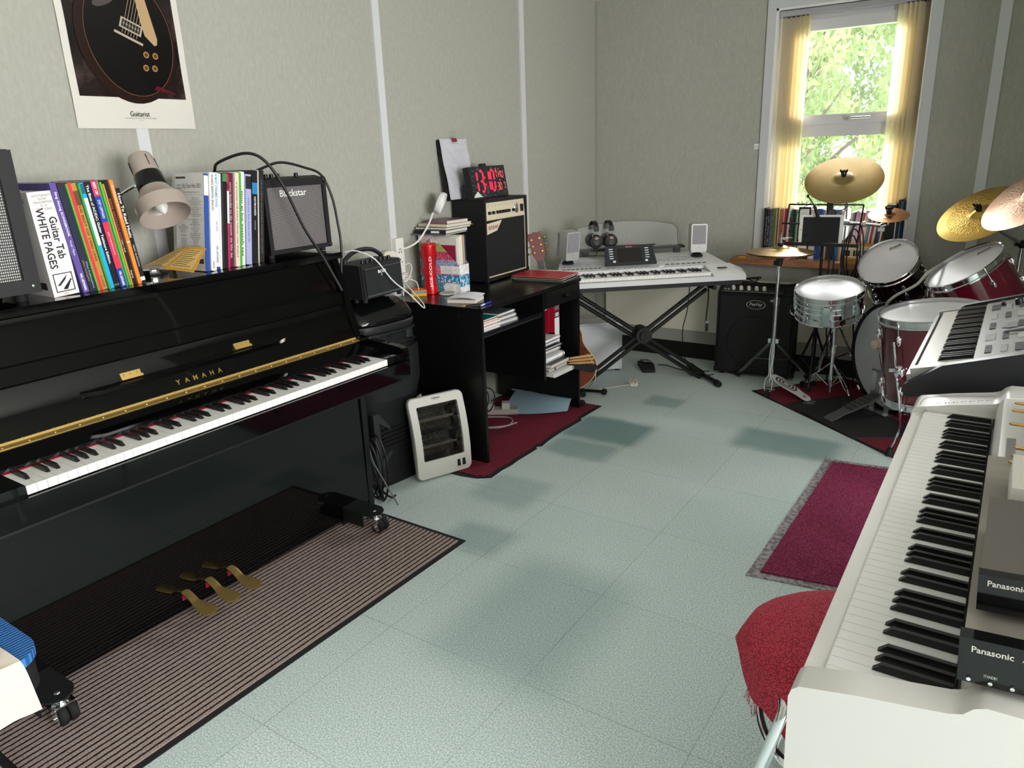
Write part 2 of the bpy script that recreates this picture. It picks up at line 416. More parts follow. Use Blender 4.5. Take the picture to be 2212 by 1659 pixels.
# outside: lawn, hedge-high trees
LAWN = mat('lawn', '9fb56a', .9, noise=(8, '7c9a4c', .4, .6))
struct('ground_outside', B(LAWN).box(-12, YB + .3, -2.9, 14, 30, -2.8))
LEAF = mat('tree_leaves', '7d9460', .6, noise=(1.3, 'aab97c', .4, .6)); nt, p = nodes(LEAF)
p.inputs['Transmission Weight'].default_value = 0
tl = nt.nodes.new('ShaderNodeBsdfTranslucent'); tl.inputs[0].default_value = srgb('b4c684'); mx = nt.nodes.new('ShaderNodeMixShader'); mx.inputs[0].default_value = .4
nt.links.new(p.outputs[0], mx.inputs[1]); nt.links.new(tl.outputs[0], mx.inputs[2]); nt.links.new(mx.outputs[0], nt.nodes['Material Output'].inputs[0])
BARK = mat('bark', '75685a', .9)
def tree(x, y, label, seed, R, zc, n, s=.11):
    r = random.Random(seed); t = thing('broadleaf_tree', label, 'tree', (x, y, -2.8), group='trees outside the window')
    b = B(BARK).tube([(x, y, -2.8), (x + .05, y, -1), (x - .05, y, zc - .4), (x, y, zc + R[2] * .5)], [.13, .11, .09, .04], 8)
    for k in range(16):
        a = r.uniform(0, 2 * PI); z0 = r.uniform(zc - R[2] * .8, zc + .3)
        e = Vector((x + R[0] * .8 * math.cos(a), y + R[1] * .8 * math.sin(a), z0 + r.uniform(.2, 1)))
        b.tube([(x, y, z0 - .4), ((x + e.x) / 2 + r.uniform(-.2, .2), (y + e.y) / 2, (z0 + e.z) / 2 - .2), e], [.035, .022, .008], 5)
    part('trunk', b, t)
    b = B(LEAF); v = []; f = []
    cl = []
    for k in range(70):
        d = Vector((r.gauss(0, 1), r.gauss(0, 1), r.gauss(0, 1))).normalized() * r.uniform(.55, 1)
        cl.append((x + d.x * R[0], y + d.y * R[1], zc + d.z * R[2], r.uniform(.28, .5)))
    for k in range(n):
        c = cl[k % len(cl)]; d = Vector((r.gauss(0, 1), r.gauss(0, 1), r.gauss(0, 1))).normalized() * r.uniform(.5, 1) * c[3]
        o = Vector(c[:3]) + d; M = T(*o) @ Euler((r.uniform(0, 6), r.uniform(0, 6), r.uniform(0, 6))).to_matrix().to_4x4(); q = s * r.uniform(.6, 1.1)
        i = len(v); v += [M @ Vector(p) for p in ((-q, 0, 0), (0, -q * .42, q * .1), (q, 0, 0), (0, q * .42, q * .1))]; f.append((i, i + 1, i + 2, i + 3))
    b.add(v, f); part('foliage', b, t)
tree(.3, 9.4, 'leafy green tree filling the left of the window view', 3, (1.5, 1.2, 2.1), 2.0, 26000, .055)
tree(2.1, 12.6, 'leafy green tree filling the right of the window view', 5, (1.9, 1.2, 2.3), 2.3, 26000, .065)
tree(-2.4, 15.6, 'paler tree further back seen between the two nearer crowns', 9, (2.6, 1.5, 2.2), 2.4, 12000, .1)
# ---------------------------------------------------------------- keyboards
def white_notes(n, first):          # first: 0=C .. 6=B ; returns for each white key whether a black key sits on its upper side
    return [((first + i) % 7) in (0, 1, 3, 4, 5) and i < n - 1 for i in range(n)]
def keyboard(root, F, n, first, pitch, depth, blk_len, ht=.02, bh=.011, lip=.0, ivory=None):
    """F: frame with x along the row (bass to treble), y towards the fallboard, z up; origin at front left top edge"""
    iv = INV[root] @ F
    def own(nm, b, i):
        o = bpy.data.objects.new(nm, b.mesh(nm)); COL.objects.link(o); o.parent = root; o.matrix_local = iv @ T(i * pitch, 0, 0); return o
    g = .0009
    wb = B(ivory or IVORY).box(g / 2, 0, -ht, pitch - g / 2, depth, 0).bev(.0018, 2)
    if lip: wb.box(g / 2, -.003, -.006, pitch - g / 2, .002, -.0005)
    W0 = own('white_key', wb, 0)
    for i in range(1, n):
        c = W0.copy(); COL.objects.link(c); c.parent = root; c.matrix_local = iv @ T(i * pitch, 0, 0)
    hw = pitch * .21
    kb = B(EBON).add([(-hw, depth - blk_len, .0005), (hw, depth - blk_len, .0005), (hw, depth, .0005), (-hw, depth, .0005),
                      (-hw * .78, depth - blk_len + .012, bh), (hw * .78, depth - blk_len + .012, bh), (hw * .78, depth, bh), (-hw * .78, depth, bh)],
                     [(3, 2, 1, 0), (4, 5, 6, 7), (0, 1, 5, 4), (1, 2, 6, 5), (2, 3, 7, 6), (3, 0, 4, 7)]).bev(.0012, 2)
    K0 = None
    for i, q in enumerate(white_notes(n, first)):
        if not q: continue
        if K0 is None: K0 = own('black_key', kb, i + 1)
        else:
            c = K0.copy(); COL.objects.link(c); c.parent = root; c.matrix_local = iv @ T((i + 1) * pitch, 0, 0)

# ---------------------------------------------------------------- upright piano
PY0, PY1 = .531, 2.019
pn = thing('upright_piano', 'glossy black upright piano with open lid and full keyboard along the left wall', 'piano', (.43, 1.275, 0))
side = [(.16, .03), (.16, 1.07), (.381, 1.07), (.466, .772), (.69, .754), (.708, .748), (.716, .735), (.716, .655), (.70, .645), (.69, .63), (.46, .615), (.452, .03)]
for y in (PY0, PY1 - .028):
    part('side_panel', B(GLS).prism(side, y, y + .028).bev(.004, 2), pn)
part('lid', B(GLS).box(.15, PY0 - .006, 1.07, .402, PY1 + .006, 1.093).bev(.004, 2), pn)
part('back_panel', B(BLK).box(.155, PY0 + .03, .04, .175, PY1 - .03, 1.068), pn)
a, c = PY0 + .029, PY1 - .029
part('upper_panel', B(GLS).prism([(.352, 1.069), (.372, 1.069), (.402, .948), (.402, .89), (.38, .89)], a, c).bev(.002), pn)
part('lid_rail', B(GLS).prism([(.385, .95), (.414, .944), (.424, .898), (.40, .892)], a, c).bev(.005, 2), pn)
part('fallboard', B(GLS).prism([(.396, .898), (.409, .898), (.468, .763), (.468, .752), (.452, .752)], a, c).bev(.002), pn)
b = B(BRASS).prism([(.462, .766), (.470, .7685), (.4735, .763), (.492, .759), (.492, .7565), (.462, .757)], a + .002, c - .002)
for k in range(22):
    y = a + .03 + k * (c - a - .06) / 21; b.cyl((.483, y, .7605), (.4836, y, .7627), .0035, .0028, 8)
hg = part('hinge_strip', b, pn, 'brass piano hinge')
kn = None
for k in range(36):
    if kn is None: kn = part('knuckle', B(BRASS).box(.4655, a + .02, .766, .4722, a + .0209, .7697), hg)
    else: copypart(kn, hg, (0, k * .0395, 0))
part('key_cover', B(GLS).prism([(.47, .757), (.495, .7565), (.600, .7455), (.602, .738), (.47, .738)], a, c).bev(.002), pn)
part('key_felt', B(mat('red_felt', 'a3123a', .9)).box(.596, .6625, .7335, .611, 1.8875, .7365), pn, 'red felt strip behind the keys')
part('key_bed', B(BLK).box(.455, a, .63, .722, c, .7085), pn)
part('key_slip', B(GLS).box(.724, a, .645, .742, c, .7105).bev(.004, 2), pn)
for y0_, y1_ in ((a, .6615), (1.8885, c)):
    part('key_block', B(GLS).box(.47, y0_, .709, .727, y1_, .738).bev(.003, 2), pn)
part('lower_panel', B(GLS).box(.436, a, .06, .4505, c, .628).bev(.002), pn)
part('knee_rail', B(GLS).prism([(.452, .628), (.60, .628), (.60, .612), (.452, .60)], a, c).bev(.003), pn)
part('kick_board', B(GLS).box(.43, a, .03, .448, c, .058), pn)
ns = Vector((.135, 0, .059)).normalized()          # outward normal of the leaning fallboard
fbx = lambda z: .409 + (.898 - z) * .059 / .135
Fb = lambda y, z, d=.0004: fr((fbx(z) + d * ns.x, y, z + d * ns.z), (0, 1, 0), (-.059, 0, .135))
LED = mat('polished_ebony_ledge', '060607', .12)
b = B(LED)
v = []
for y, w_ in ((.955, .004), (1.0, .026), (1.62, .026), (1.68, .004)):
    z = .836; x = fbx(z); v += [(x, y, z), (x + w_, y, z - .004), (x + w_ * .9, y, z - .016), (fbx(.815), y, .815)]
f = []
for s_ in range(3):
    for k in range(4): f.append((s_ * 4 + k, s_ * 4 + (k + 1) % 4, s_ * 4 + 4 + (k + 1) % 4, s_ * 4 + 4 + k))
b.add(v, f + [(3, 2, 1, 0), (12, 13, 14, 15)]); led = part('music_ledge', b, pn)
for y in (1.108, 1.5):
    b = B(BRASS).box(-.031, .0, 0, .031, .0165, .0035, Fb(y, .8405)).box(-.033, -.004, .001, .033, .003, .009, Fb(y, .839))
    b.bev(.001)
    for q in (-.02, 0, .02): b.lathe([(.0035, .0035), (.0025, .005)], 8, Fb(y + q, .8405) @ T(0, .0095, 0))
    part('ledge_hinge', b, led, 'small brass hinge')
b = B(mat('gold_leaf', 'cda951', .3, 1))
for k, ch in enumerate('YAMAHA'):
    b.text(ch, Fb(1.238 + k * .0298, .79, .0006), h=.0158, bold=.018)
part('lettering', b, pn, 'gold maker lettering')
keyboard(pn, fr((.727, .6625, .735), (0, 1, 0), (-1, 0, 0)), 52, 5, 1.225 / 52, .128, .088, .022, .011)
for y in (1.135, 1.222, 1.308):
    def pf(u, v, y=y):
        x = .452 + u * .15; hw = .0135 if u < .32 else .0135 + .0125 * math.sin(min(1, (u - .32) / .6) * PI / 2)
        if u > .86: hw *= math.sqrt(max(.02, 1 - ((u - .86) / .15) ** 2))
        z = .098 - (.022 * min(1, u / .36) ** 1.6) - .012 * max(0, u - .36)
        return (x, y - hw + 2 * hw * v, z + .003 * (1 - (2 * v - 1) ** 2))
    b = B(BRASS).grid(pf, 22, 6, .008)
    b.use(mat('pedal_felt', '8c1c30', .9)).box(.4505, y - .013, .068, .456, y + .013, .086)
    part('pedal', b, pn, 'brass foot pedal')
for y, s_ in ((1.885, 1), (.665, -1)):
    BR = mat('dolly_bracket', '1b1c1e', .45)
    o_ = y + .036 * s_
    b = B(BR).prism([(.44, y - .045), (.585, y - .045), (.61, y - .03), (.625, y), (.61, y + .03), (.585, y + .045), (.44, y + .045)], .083, .089, 'z')
    b.box(.44, y - .045, .012, .452, y + .045, .083).box(.40, y - .045, .03, .56, y - .039, .083); b.bev(.002)
    b.use(STL).lathe([(.008, 0), (.006, .003), (0, .0035)], 10, T(.585, y, .089))
    dl = part('dolly_bracket', b, pn, 'black castor bracket under the piano end')
    b = B(CHR).lathe([(.026, .074), (.028, .078), (.026, .083)], 18, T(.59, y, .0)).lathe([(.02, .068), (.024, .074)], 18, T(.59, y, 0))
    b.prism([(.57, .068), (.625, .066), (.632, .025), (.618, .018), (.585, .055), (.57, .06)], y - .029, y - .0265).prism([(.57, .068), (.625, .066), (.632, .025), (.618, .018), (.585, .055), (.57, .06)], y + .0265, y + .029)
    b.box(.57, y - .028, .064, .622, y + .028, .068).cyl((.612, y - .034, .0378), (.612, y + .034, .0378), .005)
    b.use(RUB)
    for q in (-.013, .013): b.lathe([(.012, -.0115), (.026, -.011), (.0295, -.006), (.0295, .006), (.026, .011), (.012, .0115)], 22, zfr((.612, y + q, .0378), (0, 1, 0)))
    part('castor', b, dl)

# ---------------------------------------------------------------- floor mats
M_ = mat('ribbed_brown_mat', '8b7870', .95, spec=.1); nt, p = nodes(M_); pos, xyz = opos(nt)
fine = texnoise(nt, pos, 500, 2, .8); wob = texnoise(nt, pos, 60, 2)
st = mth(nt, 'FRACT', mth(nt, 'ADD', mth(nt, 'DIVIDE', xyz[0], .0205), mth(nt, 'MULTIPLY', wob, .22)))
c = ramp(nt, fine, [(.32, srgb('75635c')), (.5, srgb('a8958e')), (.68, srgb('d0beb6'))])
c = mixc(nt, mth(nt, 'LESS_THAN', st, .3), c, srgb('221e24')); nt.links.new(c, p.inputs['Base Color'])
bumpn(nt, p, mth(nt, 'ADD', mth(nt, 'GREATER_THAN', st, .3), mth(nt, 'MULTIPLY', fine, .4)), .8, .003)
MATB = mat('mat_border', '1d1c20', .8, bump=(200, .3))
def floor_mat(name, Fm, w_, h_, pile, label, cat, bw=.02, z=.007):
    t = thing(name, label, cat, M=Fm)
    part('border', B(MATB).box(0, 0, .0004, w_, h_, z * .6).bev(.002), t, world=False)
    part('pile', B(pile).box(bw, bw, z * .5, w_ - bw, h_ - bw, z).bev(.0015), t, world=False)
    return t
floor_mat('ribbed_mat', T(.30, .50, 0) @ RZ(-.014), .63, 1.51, M_, 'brown and black ribbed runner mat under the piano pedals', 'mat')
M_ = mat('ribbed_red_mat', '8a3040', .95, spec=.1); nt, p = nodes(M_); pos, xyz = opos(nt)
fine = texnoise(nt, pos, 420, 2, .8); wob = texnoise(nt, pos, 40, 2)
st = mth(nt, 'FRACT', mth(nt, 'ADD', mth(nt, 'DIVIDE', xyz[1], .0145), mth(nt, 'MULTIPLY', wob, .2)))
c = ramp(nt, fine, [(.3, srgb('702434')), (.5, srgb('9c3a4c')), (.75, srgb('bc5666'))])
c = mixc(nt, mth(nt, 'LESS_THAN', st, .42), c, srgb('241016')); nt.links.new(c, p.inputs['Base Color'])
bumpn(nt, p, mth(nt, 'GREATER_THAN', st, .42), .8, .003)
REDMAT = M_
# desk mat with a torn front edge
t = thing('ribbed_mat', 'dark red ribbed mat with torn black edge under the desk', 'mat', (.35, 3.05, 0))
edge = [(.56, 2.475), (.645, 2.49), (.70, 2.53), (.695, 2.62), (.702, 2.70), (.697, 2.76), (.70, 2.86), (.70, 2.93), (.68, 2.95), (.705, 2.97), (.695, 3.05), (.69, 3.2), (.697, 3.33), (.70, 3.40), (.682, 3.42), (.685, 3.5), (.69, 3.66)]
part('border', B(MATB).prism([(.06, 2.475)] + edge + [(.06, 3.66)], .0004, .005, 'z'), t)
part('pile', B(REDMAT).prism([(.08, 2.50)] + [(x - .022, min(max(y, 2.50), 3.64)) for x, y in edge] + [(.08, 3.64)], .0045, .0075, 'z'), t)
# drum mat, rubber mat, plain rug
A_ = Vector((1.377, 4.33, 0)); dm = Vector((2.238 - 1.377, 3.64 - 4.33, 0)).normalized()
REDMAT2 = REDMAT
Fm = fr((A_.x + dm.x * -.02, A_.y + dm.y * -.02, 0), dm, (.62, .78, 0))
floor_mat('ribbed_mat', Fm, 1.25, .68, REDMAT, 'dark red ribbed mat under the drum kit', 'mat', .02)
rb = B(mat('rubber_sheet', '232425', .6, bump=(160, .25)))
q = [Vector((1.60, 4.18, 0)), Vector((2.03, 3.80, 0)), Vector((2.235, 3.93, 0)), Vector((2.235, 4.13, 0)), Vector((1.86, 4.47, 0))]
rb.prism([(v_.x, v_.y) for v_ in q], .0074, .0115, 'z').bev(.0015)
ctr = Vector((1.84, 4.13, .0117))
for i in range(7):
    for j in range(4):
        Mx = T(ctr.x + (i - 3) * .026 * dm.x - (j - 1.5) * .026 * dm.y, ctr.y + (i - 3) * .026 * dm.y + (j - 1.5) * .026 * dm.x, .0113) @ RZ(-.66 + (PI / 4 if (i + j) % 2 else -PI / 4))
        rb.cb((0, 0, .0008), (.02, .005, .0016), Mx)
one('rubber_mat', rb, 'thin black rubber sheet lying on the red drum mat by the pedals', 'mat')
M_ = mat('maroon_pile', '6a2036', .98, spec=.05); nt, p = nodes(M_); pos, xyz = opos(nt)
fine = texnoise(nt, pos, 260, 3, .75)
nt.links.new(ramp(nt, fine, [(.34, srgb('562038')), (.5, srgb('8c3454')), (.68, srgb('ba6080'))]), p.inputs['Base Color']); bumpn(nt, p, fine, 1, .004)
t = thing('doormat', 'plain maroon pile rug with worn grey rubber edge on the carpet', 'rug', (2.1, 2.9, 0), .0)
part('border', B(mat('worn_edge', 'a9a4a6', .85, noise=(60, '6d686c', .4, .62))).prism([(1.945, 2.307), (2.56, 2.40), (2.58, 3.56), (1.968, 3.488)], .0004, .004, 'z'), t)
part('pile', B(MT['maroon_pile']).prism([(1.985, 2.345), (2.53, 2.43), (2.55, 3.52), (2.003, 3.452)], .0035, .010, 'z').bev(.003), t)
# ---------------------------------------------------------------- books
def bmat(c): return mat('cover_' + c, c, .38)
def book(t, h, d, cover, spine=None, texts=(), bands=(), front=None, soft=True):
    """own coordinates: spine in the plane x=0 facing +x, thickness 0..t along y, height along z, leaves towards -x.
    texts: (string, centre height fraction, length fraction, width fraction, colour[, bold]); bands: (z0,z1 fractions, colour)"""
    c = bmat(cover); b = B(c); k = .0008 if soft else .002
    b.use(PAGES).box(-d + .002, k, .001, -.002, t - k, h - .001)
    b.use(c).box(-d, 0, 0, -.002, k, h).box(-d, t - k, 0, -.002, t, h)
    b.use(bmat(spine) if spine else c).box(-.002, 0, 0, 0, t, h)
    F = lambda z: fr((0, t / 2, z), (0, 0, -1), (0, 1, 0))
    for z0, z1, cc in bands:
        L = h * (z1 - z0); b.use(bmat(cc)).box(-L / 2, -t / 2, .0001, L / 2, t / 2, .0003, F(h * (z0 + z1) / 2))
    for q in texts:
        b.use(bmat(q[4])).text(q[0], F(h * q[1]), h * q[2], t * q[3], bold=.02, d=.0005)
    if front:          # writing on the face towards -y
        G = fr((-d / 2, 0, h / 2), (1, 0, 0), (0, 0, 1))
        for s_, u, v, w_, hh, cc in front:
            b.use(bmat(cc))
            if s_ == '#': b.box(u * d - w_ * d / 2, v * h - hh * h / 2, .0001, u * d + w_ * d / 2, v * h + hh * h / 2, .0003, G)
            else: b.text(s_, G @ T(u * d, v * h, 0), w_ * d, hh * h if hh else None, d=.0004, ls=1.0)
    return b
def filler(seed, n=9, ww=9):
    r = random.Random(seed); A = 'aeiorntslhdu'
    return '\n'.join(' '.join(''.join(r.choice(A) for _ in range(r.randint(2, 7))) for _ in range(r.randint(max(1, ww // 2), ww))) for _ in range(n))
ZL = 1.0932
G1 = 'music books standing on the left half of the piano lid'
L = [ # thickness, height, cover, spine, texts, bands, label
 (.017, .31, '5b4a92', None, [('Sing Along SONGBOOK', .72, .4, .5, 'e8e4f0'), ('Vocal / Piano', .42, .14, .35, 'd8d0ea'), ('HAL LEONARD', .1, .16, .4, 'ffffff')], [], 'thick purple songbook beside the white guitar tab book'),
 (.011, .306, '1c2233', None, [('piano vocal guitar', .2, .2, .5, 'b98b4a')], [], 'dark navy music book next to the purple songbook'),
 (.010, .306, '15233c', None, [('Wise Publications', .16, .26, .5, '8fb0c8')], [], 'midnight blue music book left of the thin lime one'),
 (.005, .305, '64a63c', None, [], [], 'thin lime green music book left of the red one'),
 (.009, .308, 'd8303a', None, [], [], 'bright red spined music book on the piano lid'),
 (.015, .306, '8a6230', 'b8863c', [('THE BEST OF 1980-1995', .55, .55, .45, '5a3c14'), ('HAL LEONARD', .08, .12, .4, '6b4a1c')], [(.8, .93, '6b4420')], 'golden brown music book with the dates 1980-1995'),
 (.006, .303, '2f9a58', None, [], [], 'thin emerald music book right of the golden brown one'),
 (.012, .306, '12a8dc', None, [], [(.42, .86, 'f2f2f0'), (.9, .99, '1d5f7a')], 'cyan and white spined music book left of the rock tablature edition'),
 (.016, .308, '10131a', None, [('The Best of AC/DC: Guitar Tablature Edition.', .6, .74, .45, 'f0f0ee')], [(.02, .035, '4a7a40')], 'black tablature book with long white title on its spine'),
 (.018, .31, '2b3f9a', None, [('BEST OF', .93, .11, .4, 'ffffff'), ('DEF LEPPARD', .74, .17, .4, 'cfd6f4'), ('guitar recorded versions', .42, .22, .3, 'ffd0d8'), ('HAL LEONARD', .08, .14, .4, 'ffffff')], [(.86, 1, 'd83058'), (.18, .62, 'd83048')], 'blue and pink banded music book with a rock band title'),
 (.007, .31, '3fa04c', None, [], [], 'first grass green music book right of the blue and pink one'),
 (.006, .306, '58b04a', None, [], [], 'second grass green music book beside the thin orange edge'),
 (.004, .30, 'e8923c', None, [], [], 'very thin orange booklet left of the black anthology'),
 (.015, .31, '181416', None, [('BASS ANTHOLOGY', .62, .42, .42, 'a8483c'), ('Guitar + Vocal', .38, .12, .3, 'd8d4d0'), ('Doug Lee', .1, .08, .4, 'e8e4e0')], [], 'black anthology music book with dull red lettering'),
 (.011, .31, 'ef8838', None, [('EXTENDED EDITION', .8, .3, .45, 'f8d8b8')], [(.41, .42, 'f4e8d8')], 'orange spined music book second from the desk lamp'),
 (.014, .285, '141416', None, [('How To Read Music', .72, .46, .6, 'f0f0ee'), ('TERRY BURROWS', .3, .24, .3, 'c8c8c8')], [(.03, .07, 'e0e0e0')], 'black music reading primer nearest the desk lamp'),
]
bk = book(.07, .287, .16, 'ece6e2', None, [('Guitar Tab\nWHITE PAGES', .56, .58, .72, '14141c', .03)], [], front=[(filler(2, 24, 4), -.05, .1, .32, .5, '5a5658'), ('PAGES', .2, .42, .3, .04, '2a2a2e'), ('#', .2, -.4, .28, .07, '3a3638')])
b = bk; F = fr((0, .035, .287 * .9), (0, 1, 0), (0, 0, 1))
b.use(bmat('5a5450')).text('NOTE-FOR-NOTE\nGUITAR\nTRANSCRIPTIONS\nOF 150\nGREAT SONGS!', F, .05, .042, d=.0006)
F = fr((0, .036, .287 * .13), (0, 1, 0), (0, 0, 1)); b.use(bmat('1c1c28'))
for q in ((-.026, -.026, .026, -.0235), (-.026, .0235, .026, .026), (-.026, -.026, -.0235, .026), (.0235, -.026, .026, .026)): b.box(q[0], q[1], .0001, q[2], q[3], .0006, F)
b.poly2([(-.02, -.008), (0, .01), (.012, .02), (.004, .006), (-.012, -.008)], F, .0006)
for k in range(5): b.poly2([(-.006 + k * .005, -.02 + k * .005), (.006 + k * .004, -.021 + k * .006), (.009 + k * .003, -.013 + k * .005), (-.002 + k * .005, -.013 + k * .005)], F, .0007)
b.use(bmat('a8483c')).text('H-L', F @ T(0, -.032, 0), .012, .006, d=.0006)
put('book', bk, T(.345, .985, ZL) @ RX(math.radians(2.6)), 'thick white guitar tab songbook with bold black title', 'book')
y = 1.063; ang = 5.6
for i, (t_, h_, cv, sp, tx, bd, lab) in enumerate(L):
    ang = 5.9
    put('book', book(t_, h_, .215, cv, sp, tx, bd), T(.352 + .004 * math.sin(i * 2.3), y, ZL) @ RX(math.radians(ang)), lab, 'book', G1)
    y += t_ / math.cos(math.radians(ang)) + .0009
one('sticky_note', B(mat('lime_note', '8fc640', .7)).box(.2, .968, 1.383, .26, .969, 1.408).box(.2, .969, 1.384, .26, .998, 1.385), 'lime green sticky marker poking up behind the white guitar tab book', 'sticky note')
# right hand group
G2 = 'music books standing by the small amplifier on the piano lid'
R_ = [
 (.016, .316, 'e8e6e2', '2b4f9c', [], [(.78, .98, 'e4e2de')], 'white chart hits book showing its printed back cover'),
 (.020, .318, 'eceae6', None, [('ISLANDS ESSENTIAL EINAUDI', .8, .36, .4, '3a3a3c'), ('chester', .06, .08, .3, '4a4a4a')], [], 'white spined piano book with grey title left of the blue titled one'),
 (.019, .316, 'e6eef2', None, [('40 MOST STREAMED SONGS', .82, .34, .45, '2f86a8'), ('EASY GUITAR', .45, .1, .3, 'b04858'), ('HAL LEONARD', .16, .18, .4, '3a4a78')], [(.0, .03, '2f4f8a')], 'white songbook with a blue streamed songs title'),
 (.007, .314, 'f0efec', None, [], [], 'thin white booklet left of the black and green spine'),
 (.016, .312, '1a1a1a', None, [], [(.92, 1, '3c8c44')], 'black spined music book with a green top band'),
 (.011, .312, 'efece8', 'c02a62', [], [(.48, .82, 'eeebe8'), (.84, .9, '8c1c3c')], 'pink and white spined music book'),
 (.018, .314, '5a2436', None, [(filler(5, 1, 8), .5, .8, .5, 'c8a8b0')], [], 'maroon patterned music book in the right hand group'),
 (.016, .314, 'e8cfc0', None, [(filler(6, 1, 9), .5, .8, .4, '6a4a44')], [], 'cream and pink music book beside the bright green one'),
 (.009, .315, '4cae3c', None, [], [], 'bright green spined book in the right hand group'),
 (.017, .316, 'e4e4e2', None, [(filler(8, 1, 8), .45, .7, .5, '3a3a3a')], [(.9, 1, 'f4f4f4')], 'white and grey speckled music book right of the green one'),
 (.022, .306, 'a9adcf', None, [(filler(9, 1, 7), .5, .5, .3, '6c70a0')], [(.84, .98, '2a2a2e')], 'lilac spined music book left of the black keyboard book'),
 (.022, .318, '1c1c20', None, [('KEYBOARD', .62, .2, .35, 'd8d8dc'), ('manual', .42, .1, .25, 'a0a0a8')], [(.75, .87, '2d7fb8')], 'black keyboard book with a blue badge on its spine'),
 (.012, .319, 'c9c5bd', None, [], [], 'grey white book second from the small amplifier'),
 (.018, .318, '2a2826', None, [(filler(11, 1, 8), .5, .8, .35, '6a6660')], [], 'charcoal book touching the small amplifier'),
]
y = 1.4695
for i, (t_, h_, cv, sp, tx, bd, lab) in enumerate(R_):
    a_ = math.radians(-8.5); ft = None
    if i == 0:
        ft = [('Big Chart Hits 2003', .08, .37, .62, .06, '4a4a50'), ('EASIEST\nKEYBOARD\nCOLLECTION', -.36, .35, .24, .085, '5a5658'), ('The easiest keyboard music, ever!', .06, .31, .56, .022, '6a6668'), ('#', 0, .285, .9, .002, '8a8688'), (filler(21, 12, 6), .2, .16, .42, .2, '6c6a6c'),
              ('#', 0, .03, .9, .002, '8a8688'), (filler(22, 20, 4), -.24, -.2, .32, .36, '5a585a'), (filler(23, 22, 4), .18, -.16, .36, .4, '5a585a'), ('#', .36, -.4, .16, .05, '4a4a4c'), ('#', -.3, .46, .34, .02, '3a3a3c')]
    y += t_ / math.cos(a_)
    put('book', book(t_, h_, .16 if i == 0 else .21, cv, sp, tx, bd, ft), T(.342 + .006 * math.sin(i * 1.9), y, ZL) @ RX(a_) @ T(0, -t_, 0), lab, 'book', G2)
    y += .0011
# ---------------------------------------------------------------- amplifiers on the piano
M_ = mat('silver_grille', '8a8a88', .35, .6); nt, p = nodes(M_); pos, xyz = opos(nt)
def weave(nt, a, b_, sa, sb, lo, hi, seed=0):
    f1 = mth(nt, 'ABSOLUTE', mth(nt, 'SINE', mth(nt, 'MULTIPLY', a, sa))); f2 = mth(nt, 'ABSOLUTE', mth(nt, 'SINE', mth(nt, 'MULTIPLY', b_, sb)))
    f = mth(nt, 'MULTIPLY', f1, f2); return ramp(nt, f, [(.2, lo), (.6, hi)]), f
c, f = weave(nt, xyz[1], xyz[2], PI / .0052, PI / .0075, srgb('3a3a3a'), srgb('b0b0ac')); nt.links.new(c, p.inputs['Base Color']); bumpn(nt, p, f, .6, .002)
SGR = M_
M_ = mat('woven_grille', '2a2a2c', .6); nt, p = nodes(M_); pos, xyz = opos(nt)
d1 = mth(nt, 'ADD', xyz[1], xyz[2]); d2 = mth(nt, 'SUBTRACT', xyz[1], xyz[2])
rowp = mth(nt, 'FLOOR', mth(nt, 'DIVIDE', xyz[2], .0036)); off = mth(nt, 'MULTIPLY', mth(nt, 'MODULO', rowp, 2), .003)
fx = mth(nt, 'FRACT', mth(nt, 'DIVIDE', mth(nt, 'ADD', xyz[1], off), .006)); fz = mth(nt, 'FRACT', mth(nt, 'DIVIDE', xyz[2], .0036))
f = mth(nt, 'MULTIPLY', mth(nt, 'GREATER_THAN', fx, .35), mth(nt, 'GREATER_THAN', fz, .45))
c = mixc(nt, f, srgb('141416'), srgb('a6a2a2')); nt.links.new(c, p.inputs['Base Color'])
WGR = M_
t = thing('guitar_amplifier', 'black amplifier with silver beaded grille cut off by the left edge', 'amplifier', (.23, .75, ZL))
part('cabinet', B(VINYL).box(.12, .52, 1.118, .335, .952, 1.492).bev(.012, 3), t)
b = B(BLKP).box(.335, .52, 1.118, .362, .548, 1.49).box(.335, .912, 1.118, .362, .95, 1.49).box(.335, .548, 1.118, .362, .912, 1.155).box(.335, .548, 1.455, .362, .912, 1.49).bev(.004, 2)
fm_ = part('front_frame', b, t)
part('grille', B(SGR).box(.335, .548, 1.155, .35, .912, 1.455), t)
part('screw', B(STL).lathe([(.005, 0), (.004, .002), (0, .0025)], 12, zfr((.3622, .931, 1.137), (1, 0, 0))), fm_)
for q in ((.31, .915), (.31, .56), (.15, .915), (.15, .56)):
    part('foot', B(RUB).lathe([(.014, 0), (.016, .008), (.012, .0255)], 14, T(q[0], q[1], ZL)), t)

